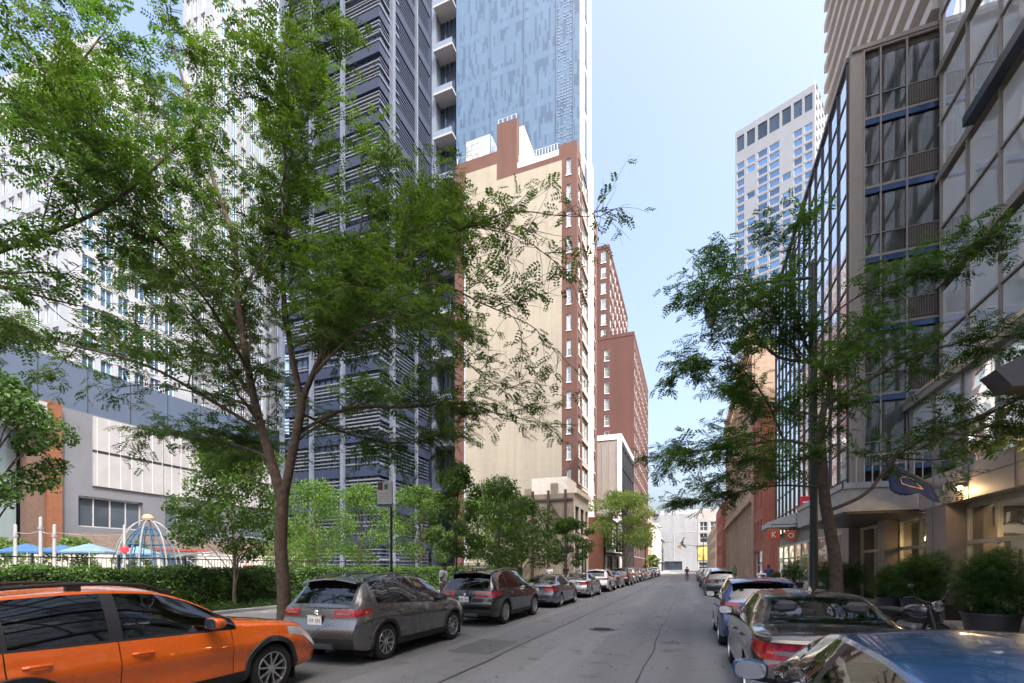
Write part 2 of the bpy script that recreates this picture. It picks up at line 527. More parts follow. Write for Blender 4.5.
# manhole cover
g = MB(); g.lathe([(0, .012), (.30, .012), (.31, .009), (.36, .009), (.37, .0)], 28, (-2.3, 13.2, 0))
for k in range(-3, 4):
    g.box(-2.3-.22, 13.2+k*.07-.012, .012, -2.3+.22, 13.2+k*.07+.012, .018)
tag(g.build('manhole_cover', mat('cast_iron', (0.05, 0.05, 0.052), 0.6, 0.6), thing('manhole_cover', 'round dark iron cover set in the travel lane', 'manhole cover', (-2.3, 13.2, 0))))
# park: bed beside the pavement, planted strip, paved playground
g = MB(); g.box(-18.6, -60, -.01, -14.98, 62, 0.2); structure('soil', g, M_SOIL)
g = MB(); y = -60
while y < 62:
    g.bbox(-14.98, y+.004, -.012, -14.8, y+2.396, .27, .02); y += 2.4
structure('bed_edging', g, M_KERB)
g = MB(); g.box(-95, -60, -.01, -18.6, 62, 0.45); structure('playground_ground', g, M_PLAZA)

# utility cuts, and fallen leaves and grit in the gutters
for x0, x1, y0, y1, m in ((-4.7, -3.75, 8.6, 10.4, M_SEAM), (-1.9, -1.1, 9.5, 12.5, M_PATCH), (0.1, 1.2, 19.0, 24.0, M_PATCH), (-4.4, -3.9, 24, 29, M_PATCH)):
    if m is M_SEAM: m = mat('asphalt_cut', (0.105, 0.108, 0.112), .8, var=.25, scale=25, bump=.4, bscale=60)
    g = MB(); rr = random.Random(int(y0*10)); k = 10; a = []
    L_ = [(x0+rr.uniform(-.03, .03), y0+(y1-y0)*i/k) for i in range(k+1)]; R2_ = [(x1+rr.uniform(-.03, .03), y0+(y1-y0)*i/k) for i in range(k+1)]
    g.grid([[(p[0], p[1], .0065), (q[0], q[1], .0065)] for p, q in zip(L_, R2_)]); structure('road_patch', g, m)
M_LITTER = mat('dry_leaf', (.16, .12, .05), .9, var=.5, scale=3)
g = MB(); rr = random.Random(77)
def bit(x, y, z):
    a = rr.uniform(0, 6.28); s = rr.uniform(.012, .035); c, d = math.cos(a)*s, math.sin(a)*s; t = rr.uniform(.0, .012)
    g.quad((x-c, y-d, z+.004), (x+d*.5, y-c*.5, z+.006+t), (x+c, y+d, z+.004), (x-d*.5, y+c*.5, z+.008+t))
for i in range(1500): bit(KL+abs(rr.gauss(0, .28))+.02, rr.uniform(0, 50), 0)
for i in range(1100): bit(KR-abs(rr.gauss(0, .3))-.02, rr.uniform(0, 45), 0)
for i in range(700): bit(rr.uniform(-7, 2.4), rr.uniform(3, 40), .008)
for i in range(900): bit(rr.uniform(-14.6, -7.6), rr.uniform(0, 40), .151)
for i in range(500): bit(rr.uniform(2.8, 7), rr.uniform(6, 35), .151)
tag(g.build('leaf_litter', M_LITTER), 'scattered dry leaves and grit along the gutters', 'leaf litter', kind='stuff')
# ------------------------------------------------------------------ building helpers
UZ = Vector((0, 0, 1))
def facade(g, P, U, Nn, w, h, wins, depth=0.2):
    """wall sheet with true openings and reveals; P = lower corner, U along, Nn outward"""
    P = Vector(P); U = Vector(U); Nn = Vector(Nn)
    us = sorted({0.0, w} | {round(a, 4) for q in wins for a in (q[0], q[2])})
    vs = sorted({0.0, h} | {round(a, 4) for q in wins for a in (q[1], q[3])})
    hole = set()
    for q in wins:
        i0 = bisect_left(us, round(q[0], 4)); i1 = bisect_left(us, round(q[2], 4))
        j0 = bisect_left(vs, round(q[1], 4)); j1 = bisect_left(vs, round(q[3], 4))
        for i in range(i0, i1):
            for j in range(j0, j1): hole.add((i, j))
    def at(u, v, d=0.0): return P + U*u + UZ*v - Nn*d
    for j in range(len(vs)-1):
        i = 0
        while i < len(us)-1:
            if (i, j) in hole: i += 1; continue
            k = i
            while k+1 < len(us)-1 and (k+1, j) not in hole: k += 1
            g.quad(at(us[i], vs[j]), at(us[k+1], vs[j]), at(us[k+1], vs[j+1]), at(us[i], vs[j+1]))
            i = k+1
    for a, b, c, d in [q[:4] for q in wins]:
        g.quad(at(a, b), at(c, b), at(c, b, depth), at(a, b, depth))
        g.quad(at(a, d, depth), at(c, d, depth), at(c, d), at(a, d))
        g.quad(at(a, b), at(a, b, depth), at(a, d, depth), at(a, d))
        g.quad(at(c, b, depth), at(c, b), at(c, d), at(c, d, depth))

def window_mb(g, P, U, Nn, q, depth=0.2, fr=0.06, nx=1, ny=1):
    """frame (slot 0) and panes (slot 1) standing inside one opening"""
    P = Vector(P); U = Vector(U); Nn = Vector(Nn)
    a, b, c, d = q[:4]
    o = P - Nn*(depth-.003)
    g.cur = 1
    for i in range(nx):
        for j in range(ny):
            u0 = a+(c-a)*i/nx; u1 = a+(c-a)*(i+1)/nx; v0 = b+(d-b)*j/ny; v1 = b+(d-b)*(j+1)/ny
            g.quad(o+U*u0+UZ*v0, o+U*u1+UZ*v0, o+U*u1+UZ*v1, o+U*u0+UZ*v1)
    g.cur = 0
    t = min(.07, depth*.5)
    def bar(u0, v0, u1, v1): g.obox(o+U*u0+UZ*v0+Nn*.004, U*(u1-u0), UZ*(v1-v0), Nn*t)
    e = .002
    bar(a+e, b+e, a+fr, d-e); bar(c-fr, b+e, c-e, d-e); bar(a+fr, b+e, c-fr, b+fr); bar(a+fr, d-fr, c-fr, d-e)
    for i in range(1, nx):
        u = a+(c-a)*i/nx; bar(u-fr*.4, b+fr, u+fr*.4, d-fr)
    if depth < .3: g.obox(P+U*(a-.08)+UZ*(b-.14)+Nn*.003, U*(c-a+.16), UZ*.13, Nn*.07)
    for j in range(1, ny):
        v = b+(d-b)*j/ny; g.obox(o+U*(a+fr)+UZ*(v-fr*.35)+Nn*.003, U*(c-a-2*fr), UZ*fr*.7, Nn*t*.8)

def windows(parent, specs, frame, glass, name='window', depth=0.2, fr=0.06, nx=1, ny=1, limit=95):
    """specs: (P, U, N, rect). Nearest ones are objects of their own, the rest one mesh"""
    def dist(s):
        p = Vector(s[0]) + Vector(s[1])*s[3][0] + UZ*s[3][1]
        return (p-EYE).length
    specs = sorted(specs, key=dist)
    def gset(s): return (s[3][4] if len(s[3]) > 4 else glass)
    for s in specs[:limit]:
        g = MB(); window_mb(g, s[0], s[1], s[2], s[3], depth, fr, nx, ny)
        g.build(name, [frame, gset(s)], parent)
    rest = specs[limit:]
    if rest:
        g = MB()
        for s in rest: window_mb(g, s[0], s[1], s[2], s[3], depth, fr, nx, ny)
        tag(g.build(name, [frame, glass], parent), kind='stuff')

def gridrects(u0, v0, nu, nv, pu, pv, ww, wh):
    return [(u0+i*pu, v0+j*pv, u0+i*pu+ww, v0+j*pv+wh) for j in range(nv) for i in range(nu)]

X1 = Vector((1, 0, 0)); Y1 = Vector((0, 1, 0))
FN = -Y1   # a front that faces the viewer; U runs +X
FE = X1    # a side that faces +X (left-hand buildings); U runs +Y
FW = -X1   # a side that faces -X (right-hand buildings); U runs +Y

def bt(name, label, x, y, cat='building', group=None): return thing(name, label, cat, (x, y, 0), 0, group)

def shell(g, x0, y0, x1, y1, z0, z1, skip=''):
    """plain walls for the sides that carry no openings: letters n,s,e,w,t are left out"""
    if 's' not in skip: g.quad((x0,y0,z0),(x1,y0,z0),(x1,y0,z1),(x0,y0,z1))
    if 'n' not in skip: g.quad((x1,y1,z0),(x0,y1,z0),(x0,y1,z1),(x1,y1,z1))
    if 'e' not in skip: g.quad((x1,y0,z0),(x1,y1,z0),(x1,y1,z1),(x1,y0,z1))
    if 'w' not in skip: g.quad((x0,y1,z0),(x0,y0,z0),(x0,y0,z1),(x0,y1,z1))
    if 't' not in skip: g.quad((x0,y0,z1),(x1,y0,z1),(x1,y1,z1),(x0,y1,z1))

M_GBLUE = glass_wall('window_blue', (0.17, 0.30, 0.48), 0.6, 0.05)
M_GDARK = glass_wall('window_dark', (0.10, 0.13, 0.17), 0.55, 0.06)
M_GTEAL = glass_wall('window_teal', (0.40, 0.52, 0.55), 0.6, 0.06)
M_GSKY = glass_wall('glass_sky', (0.86, 0.9, 0.94), 0.92, 0.05, wav=0.35, wscale=0.35, var=0.15)
M_FWHITE = mat('window_frame_white', (0.62, 0.62, 0.62), 0.5, var=0.04)
M_FDARK = mat('window_frame_dark', (0.035, 0.035, 0.04), 0.5, 0.3)
M_FBRONZE = mat('window_frame_bronze', (0.17, 0.145, 0.125), 0.45, 0.5)
M_FGREY = mat('window_frame_grey', (0.33, 0.33, 0.35), 0.45, 0.4)
M_ROOF = mat('roofing', (0.3, 0.29, 0.28), 0.9, scale=0.6)

# ------------------------------------------------------------------ beige party-wall tower with red brick borders
def beige_tower():
    x0, x1, y0, y1, h = -34.4, -15.0, 65.6, 81.0, 65.0
    t = bt('brick_tower', 'tall tower with a blank cream end wall framed in red brick', (x0+x1)/2, (y0+y1)/2)
    red = brick_mat('red_brick', (0.100, 0.040, 0.032), (0.084, 0.034, 0.027), (0.105, 0.068, 0.056), 2.2, var=0.12)
    cream = brick_mat('cream_render', (0.272, 0.252, 0.208), (0.262, 0.243, 0.20), (0.24, 0.222, 0.183), 0.55, var=0.06, bw=.9, bh=.5, msize=.012)
    g = MB()
    # end wall: brick strips left and right, each with a column of small windows, cream field between
    wn = gridrects(17.9, 6.0, 1, 15, 1, 3.7, 0.62, 2.3)
    facade(g, (x0, y0, 0), X1, FN, x1-x0, h-4, wn, .22)
    # street side
    ws = gridrects(0.9, 6.5, 1, 15, 3, 3.7, 1.5, 2.4) + gridrects(3.6, 6.5, 1, 15, 3, 3.7, 3.6, 2.7) + gridrects(10.3, 6.5, 1, 15, 3, 3.7, 3.4, 2.5)
    facade(g, (x1, y0, 0), Y1, FE, y1-y0, h-4, ws, .25)
    shell(g, x0, y0, x1, y1, 0, h-4, 'set')
    # stepped top of the end wall
    zt = h-4
    g.quad((x0, y0, zt), (x1, y0, zt), (x1, y1, zt), (x0, y1, zt))
    g.box(x0+.003, y0+.003, zt+.003, x0+7.1, y0+9, zt+3.6)
    g.box(x1-2.6, y0+.002, zt+.003, x1-.004, y0+2.6, zt+1.4)
    g.box(x0+7.102, y0+.004, zt+.004, x0+10.3, y0+7.0, zt+7.6)
    g.box(x0+11.6, y0+7.0, zt+.004, x0+14.4, y0+12.0, zt+7.4)
    g.build('wall', red, t, weld=True)
    c = MB()
    c.box(x0+1.9, y0-.06, 2.0, x0+17.2, y0-.004, zt-.9)
    c.box(x0+1.95, y0-.058, zt-.898, x0+7.08, y0-.0035, zt+1.6)
    c.build('cream_panel', cream, t)
    c = MB(); c.box(x0+10.302, y0+1.2, zt+.1, x0+11.0, y0+6.9, zt+7.2); c.box(x0+14.402, y0+7.2, zt+.2, x0+16.6, y0+11.8, zt+5.6); c.box(x0+10.4, y0+.1, zt+.1, x0+16.75, y0+.4, zt+.9)
    c.build('stair_bulkhead', mat('bulkhead_render', (0.68, 0.62, 0.54), .8, scale=.6), t)
    c = MB()
    for i in range(4):
        xx = x0+1.4+i*1.05
        for k in range(5): c.box(xx, y0+1.1, zt+3.62+k*.82, xx+.95, y0+1.2, zt+3.62+k*.82+.76)
    for k in range(4): c.box(x0+5.65, y0+1.2+k*1.1, zt+3.62, x0+5.75, y0+2.2+k*1.1, zt+7.4)
    c.build('glass_screen', glass_wall('screen_glass', (0.75, 0.84, 0.9), .5, .1), t)
    c = MB()
    for k in range(14): c.tube([(x0+10.6+k*.45, y0+.25, zt+.9), (x0+10.6+k*.45, y0+.25, zt+2.0)], .025, 5)
    c.tube([(x0+10.5, y0+.25, zt+2.0), (x0+16.7, y0+.25, zt+2.0)], .03, 5)
    c.build('roof_railing', M_WHITEM, t); c = MB()
    c.tube([(x0+.4, y0+.1, zt+3.6), (x0+.4, y0+.1, zt+4.5)], .03, 5); c.tube([(x0+.4, y0+.1, zt+4.5), (x0+7.0, y0+.1, zt+4.5)], .03, 5)
    c.build('roof_railing', M_WHITEM, t); c = MB()
    c.tube([(x0+7.2, y0+.3, zt+8.5), (x0+10.2, y0+.3, zt+8.5)], .03, 5)
    for k in range(5): c.tube([(x0+7.25+k*.72, y0+.3, zt+7.6), (x0+7.25+k*.72, y0+.3, zt+8.5)], .025, 5)
    c.build('roof_railing', M_WHITEM, t)
    # white corner pier with long glazing strips, as a projecting bay on the street side
    c = MB()
    c.box(x1+.01, y0+7.7, 5, x1+.5, y0+9.6, h+.5)
    c.build('pier', mat('white_stucco', (0.66, 0.64, 0.63), .7, scale=.8, var=.06), t)
    for k in range(15):
        c = MB(); c.box(x1+.004, y0+3.3, 5.7+k*3.7, x1+.16, y0+7.6, 6.1+k*3.7)
        c.build('spandrel', mat('pinkish_cast_stone', (0.52, 0.38, 0.32), .8, scale=.8), t)
    sp = [((x0, y0, 0), X1, FN, q) for q in wn] + [((x1, y0, 0), Y1, FE, q) for q in ws]
    windows(t, sp, M_FWHITE, M_GTEAL, depth=.22, fr=.09, nx=1, ny=2)
    # a dark window strip at the left edge of the cream wall
    c = MB(); c.box(x0+1.62, y0-.05, 2, x0+1.88, y0-.003, zt-.9); c.build('movement_joint', mat('joint_grey', (.3, .33, .38), .5), t)
beige_tower()

# ------------------------------------------------------------------ red apartment block stepping back along the street
def red_block():
    t = bt('apartment_block', 'red brick apartment block stepping up behind the grey panelled building', -16, 118)
    red = brick_mat('deep_red_brick', (0.080, 0.028, 0.024), (0.068, 0.023, 0.021), (0.082, 0.048, 0.041), 2.2, var=0.10)
    g = MB(); sp = []
    # lower wing at the building line
    y0, y1, x1, h = 101.5, 137.0, BL, 50.6
    wf = gridrects(5.3, 4.0, 1, 13, 1, 3.5, 1.0, 2.4)
    facade(g, (-22.5, y0, 0), X1, FN, 22.5+x1, h, wf, .22)
    ws = gridrects(1.2, 4.0, 10, 13, 3.5, 3.5, 1.7, 2.3)
    facade(g, (x1, y0, 0), Y1, FE, y1-y0, h, ws, .25)
    sp += [((-22.5, y0, 0), X1, FN, q) for q in wf] + [((x1, y0, 0), Y1, FE, q) for q in ws]
    shell(g, -22.5, y0, x1, y1, 0, h, 'se')
    # upper slab, set back
    y0, y1, x1, z0, h2 = 103.0, 135.0, -16.4, 50.6, 20.6
    wf = gridrects(4.2, .6, 1, 6, 1, 3.4, 1.1, 2.5)
    facade(g, (-22.4, y0, z0), X1, FN, 6.0, h2, wf, .22)
    ws = gridrects(1.0, .6, 9, 6, 3.5, 3.4, 2.3, 2.5)
    facade(g, (x1, y0, z0), Y1, FE, y1-y0, h2, ws, .25)
    sp += [((-22.4, y0, z0), X1, FN, q) for q in wf] + [((x1, y0, z0), Y1, FE, q) for q in ws]
    shell(g, -22.4, y0, x1, y1, z0, z0+h2, 'se')
    g.build('wall', red, t, weld=True)
    c = MB()
    for x1_, y0_, y1_, z in ((BL, 101.5, 137, 50.6), (-16.4, 103, 135, 71.2)):
        c.box(x1_-.3, y0_-.05, z, x1_+.06, y1_, z+.7); c.box(-22.4, y0_-.06, z+.003, x1_-.3, y0_+.3, z+.702)
    c.build('parapet', red, t)
    windows(t, sp, M_FWHITE, M_GTEAL, depth=.22, fr=.09, ny=2)
red_block()

def grey_panel_building():
    x0, x1, y0, y1, h = -22.0, BL, 80.4+1.2, 100.5, 23.6
    t = bt('panel_building', 'mid-rise building with a blank grey panelled end wall and dark glazed front', -16.5, 91)
    g = MB(); shell(g, x0, y0, x1-.6, y1, 0, h, 'e')
    g.build('wall', mat('grey_panel', (0.24, 0.215, 0.205), .6, scale=.5, var=.08), t)
    g = MB()
    for i in range(9): g.box(x0+.6+i*1.18, y0-.05, .5, x0+.66+i*1.18, y0-.003, h-.4)
    g.build('panel_joint', mat('panel_joint', (0.23, 0.21, 0.2), .6), t)
    g = MB(); g.box(x0-.1, y0-.12, h, x1+.1, y1, h+.9); g.box(x1-.6, y0-.1, 0, x1+.1, y0+.35, h)
    g.build('parapet', mat('pale_coping', (0.7, 0.68, 0.66), .6), t)
    g = MB(); ws = gridrects(.6, 5.0, 5, 5, 3.6, 3.7, 3.2, 3.1)
    facade(g, (x1, y0+.35, 0), Y1, FE, y1-y0-.35, h, ws, .2)
    g.build('glazed_front', M_FDARK, t)
    windows(t, [((x1, y0+.35, 0), Y1, FE, q) for q in ws], M_FDARK, M_GDARK, depth=.2, nx=2)
grey_panel_building()

# ------------------------------------------------------------------ low brick wall building with steel braces
def braced_wall():
    x0, x1, y0, y1, h = -18.6, -11.6, 49.3, 57.0, 9.7
    t = bt('low_brick_building', 'low old brick building with rusty steel braces across its blank end wall', (x0+x1)/2, (y0+y1)/2)
    br = brick_mat('old_brown_brick', (0.27, 0.235, 0.175), (0.21, 0.175, 0.13), (0.3, 0.27, 0.22), 2.6, var=0.35)
    g = MB(); facade(g, (x0, y0, 0), X1, FN, x1-x0, h, [], .2)
    ws = [(0.7, 5.6, 2.6, 8.4), (3.4, 5.6, 5.3, 8.4), (6.0, 5.6, 7.4, 8.4), (.7, .6, 3.2, 4.2), (3.8, .3, 7.2, 4.2)]
    shell(g, x0, y0, x1, y1, 0, h, 'se')
    g.build('wall', br, t)
    g = MB(); facade(g, (x1, y0, 0), Y1, FE, y1-y0, h, ws, .25)
    g.box(x1-.1, y0+.01, 4.7, x1+.25, y1, 5.1); g.box(x1-.1, y0+.01, h, x1+.35, y1, h+.5)
    g.build('street_front', mat('cream_stone', (0.62, 0.55, 0.45), .75, var=.1), t)
    windows(t, [((x1, y0, 0), Y1, FE, q) for q in ws], M_FDARK, M_GDARK, depth=.25, nx=2)
    g = MB(); rust = mat('rusty_steel', (0.065, 0.045, 0.036), .75, .3, var=.3, scale=5)
    for xx in (x0+.4, x0+2.3, x0+4.1, x0+6.0):
        g.box(xx, y0-.28, 0.2, xx+.22, y0-.004, h+.35)
    g.box(x0+.1, y0-.2, 8.9, x1-.1, y0-.005, 9.12); g.box(x0+.1, y0-.2, 5.6, x1-.6, y0-.005, 5.8)
    for a, b in ((x0+2.5, x0+4.2), (x0+4.3, x0+6.1)):
        g.tube([(a, y0-.12, 8.9), (b, y0-.12, 6.0)], .06, 6)
    g.build('steel_brace', rust, t)
    g = MB(); g.box(x0+4.0, y0+1.4, h, x0+4.7, y0+2.1, h+1.4); g.box(x0+1.0, y0+1.2, h, x0+1.6, y0+1.8, h+.9)
    g.build('chimney', br, t)
    g = MB(); g.box(x0+1.4, y0+2.6, h, x1-1.4, y1-.4, h+2.3)
    g.build('penthouse', mat('pale_penthouse', (.62, .59, .54), .8), t)
braced_wall()

def shop_row():
    # red brick corner building with a white shop front and a black vertical blade sign
    x1, y0, y1, h = BL, 66.0, 80.0, 8.8
    t = bt('corner_shop', 'low red brick shop with white upper front and a black vertical sign', -15.5, 73)
    g = MB(); shell(g, -14.9, y0, x1-.3, y1, 0, h, 'e'); g.build('wall', brick_mat('orange_brick', (.34, .13, .075), (.28, .105, .06), (.3, .2, .15), 2.4), t)
    g = MB(); ws = [(1.2, 4.8, 3.4, 7.8), (4.6, 4.8, 6.8, 7.8), (8.0, 4.8, 10.2, 7.8), (11.2, 4.8, 13.2, 7.8), (.8, .3, 6.4, 3.4), (7.4, .3, 13.2, 3.4)]
    facade(g, (x1, y0, 0), Y1, FE, y1-y0, h, ws, .25); g.box(x1-.3, y0-.08, h, x1+.3, y1, h+.6)
    g.build('shop_front', mat('white_shop_front', (.72, .7, .67), .7), t)
    windows(t, [((x1, y0, 0), Y1, FE, q) for q in ws], M_FDARK, M_GDARK, depth=.25, nx=2)
    g = MB(); g.box(x1+.02, y0+.2, 3.45, x1+1.4, y1-.3, 3.75); g.build('awning', M_BLACKM, t)
    # further low buildings, each its own thing
    defs = [
        ('brick_rowhouse', 'three storey tan brick row house beyond the shop with the black sign', 138.0, 152.0, 17.5, brick_mat('tan_brick', (.42, .3, .2), (.36, .25, .17), (.4, .33, .26), 2.4), 4),
        ('stone_rowhouse', 'cream stone row house with tall windows in the far left terrace', 152.1, 172.0, 15.0, mat('cream_far_stone', (.66, .6, .5), .8, var=.08), 6),
        ('white_rowhouse', 'white painted four storey house in the far left terrace', 172.1, 196.0, 16.5, mat('white_far_paint', (.74, .72, .68), .8, var=.06), 7),
        ('grey_rowhouse', 'last grey house of the far left terrace before the cross street', 196.1, 226.0, 13.0, mat('grey_far_paint', (.42, .42, .44), .8, var=.08), 8),
    ]
    for nm, lb, a, b, hh, m, nb in defs:
        t = bt(nm, lb, -16, (a+b)/2)
        pw = (b-a-1.2)/nb; nf = int((hh-4.2)//3.3)
        ws = gridrects(.6+pw*.2, 4.6, nb, nf, pw, 3.3, pw*.55, 2.1) + gridrects(.6, .4, max(2, nb//2), 1, (b-a-1.2)/max(2, nb//2), 3, (b-a-1.2)/max(2, nb//2)*.85, 3.1)
        g = MB(); facade(g, (BL, a, 0), Y1, FE, b-a, hh, ws, .25); shell(g, -22, a, BL, b, 0, hh, 'e'); g.build('wall', m, t)
        g = MB(); g.box(BL-.5, a+.05, hh, BL+.45, b-.05, hh+.6); g.build('cornice', m, t); g = MB(); g.box(BL+.004, a+.1, 3.75, BL+.3, b-.1, 4.1); g.build('belt_course', m, t)
        windows(t, [((BL, a, 0), Y1, FE, q) for q in ws], M_FDARK, M_GDARK, depth=.25, ny=2)
shop_row()

# black blade sign with white letters
def text_mb(body, size, name, m, parent, loc, rot, ext=0.01, spacing=1.0):
    cu = bpy.data.curves.new(name, 'FONT'); cu.body = body; cu.size = size; cu.extrude = ext
    cu.align_x = 'CENTER'; cu.align_y = 'CENTER'; cu.space_line = spacing
    tmp = bpy.data.objects.new(name, cu); COL.objects.link(tmp)
    dg = bpy.context.evaluated_depsgraph_get()
    me = bpy.data.meshes.new_from_object(tmp.evaluated_get(dg))
    bpy.data.objects.remove(tmp)
    me.materials.clear(); me.materials.append(m); me.name = name
    o = link(name, me, parent); o.location = loc; o.rotation_euler = rot
    return o

t = thing('blade_sign', 'tall narrow black sign with white marks projecting from the white shop front', 'sign', (BL, 73, 4.0))
g = MB(); g.bbox(BL+.35, 72.9, 4.0, BL+1.75, 73.15, 8.6, .03); g.build('panel', M_BLACKM, t)
g = MB()
for k in range(9):
    z = 4.35+k*.46
    g.box(BL+.75, 72.87, z, BL+1.35, 72.896, z+.05); g.box(BL+.75, 72.87, z+.22, BL+1.35, 72.896, z+.27)
    g.box(BL+(.75 if k % 2 else 1.28), 72.868, z, BL+(.82 if k % 2 else 1.35), 72.8955, z+.27)
g.build('mark', M_WHITEM, t)
g = MB(); g.tube([(BL, 73, 8.2), (BL+.36, 73, 8.2)], .04, 6); g.tube([(BL, 73, 4.5), (BL+.36, 73, 4.5)], .04, 6); g.build('bracket', M_BLACKM, t)

# ------------------------------------------------------------------ louvred dark office tower
def louvre_tower():
    x0, x1, y0, y1, h = -53.0, -37.0, 50.0, 62.6, 96.0
    t = bt('office_tower', 'dark blue-grey office tower wrapped in horizontal metal louvres with pale corner columns', (x0+x1)/2, (y0+y1)/2)
    dark = mat('navy_metal', (0.008, 0.0145, 0.038), .5, .0, var=.08, scale=.5)
    g = MB(); shell(g, x0+.5, y0+.5, x1-.5, y1, 0, h); g.build('core', glass_wall('tower_glass', (.06, .085, .13), .5, .08), t)
    pale = mat('pale_metal', (0.10, 0.122, 0.165), .4, .2, var=.06)
    fl = 4.5; n = int(h/fl)
    for k in range(n):
        z = k*fl
        g = MB(); g.box(x0, y0, z, x1, y0+.55, z+1.25); g.box(x1-.55, y0+.552, z+.002, x1, y1, z+1.248)
        g.build('spandrel', dark, t)
    g = MB(); rl = random.Random(8)
    for k in range(n):
        for j in range(6):
            z = k*fl+1.55+j*.48
            for (xa, xb), q in zip(((x0+.05, x0+5.1), (x0+5.3, x0+10.3), (x0+10.5, x1-.05)), (rl.random(), rl.random(), rl.random())):
                if q < .86: g.box(xa, y0+.05+.1*(q < .2), z, xb, y0+.3, z+(.12 if q < .4 else .18))
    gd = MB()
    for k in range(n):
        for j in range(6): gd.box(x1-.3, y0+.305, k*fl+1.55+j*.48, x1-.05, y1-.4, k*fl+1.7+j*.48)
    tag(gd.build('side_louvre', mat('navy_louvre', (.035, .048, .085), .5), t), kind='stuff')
    tag(g.build('louvre', mat('louvre_metal', (0.085, 0.097, 0.12), .5, .0, var=.05), t), kind='stuff')
    g = MB()
    for xx in (x0, x0+5.2, x0+10.4): g.box(xx-.25, y0-.45, 0, xx+.25, y0-.004, h)
    g.box(x1+.004, y0+2.1, 0, x1+.55, y0+2.75, h); g.box(x1+.004, y1-4.4, 0, x1+.35, y1-4.0, h)
    g.build('column', pale, t)
    g = MB()
    for k in range(n):
        for xx in [x0+.9+i*1.0 for i in range(15)]: g.box(xx, y0+.32, k*fl+1.25, xx+.06, y0+.5, k*fl+4.5)
    tag(g.build('mullion', M_FDARK, t), kind='stuff')
    # white corner return
    g = MB()
    for k in range(n): g.box(x1+.002, y0-.02, k*fl+1.3, x1+.12, y0+4.2, k*fl+1.62); g.box(x1+.002, y0-.02, k*fl+2.6, x1+.12, y0+4.2, k*fl+2.85)
    g.build('corner_fin', pale, t)
louvre_tower()

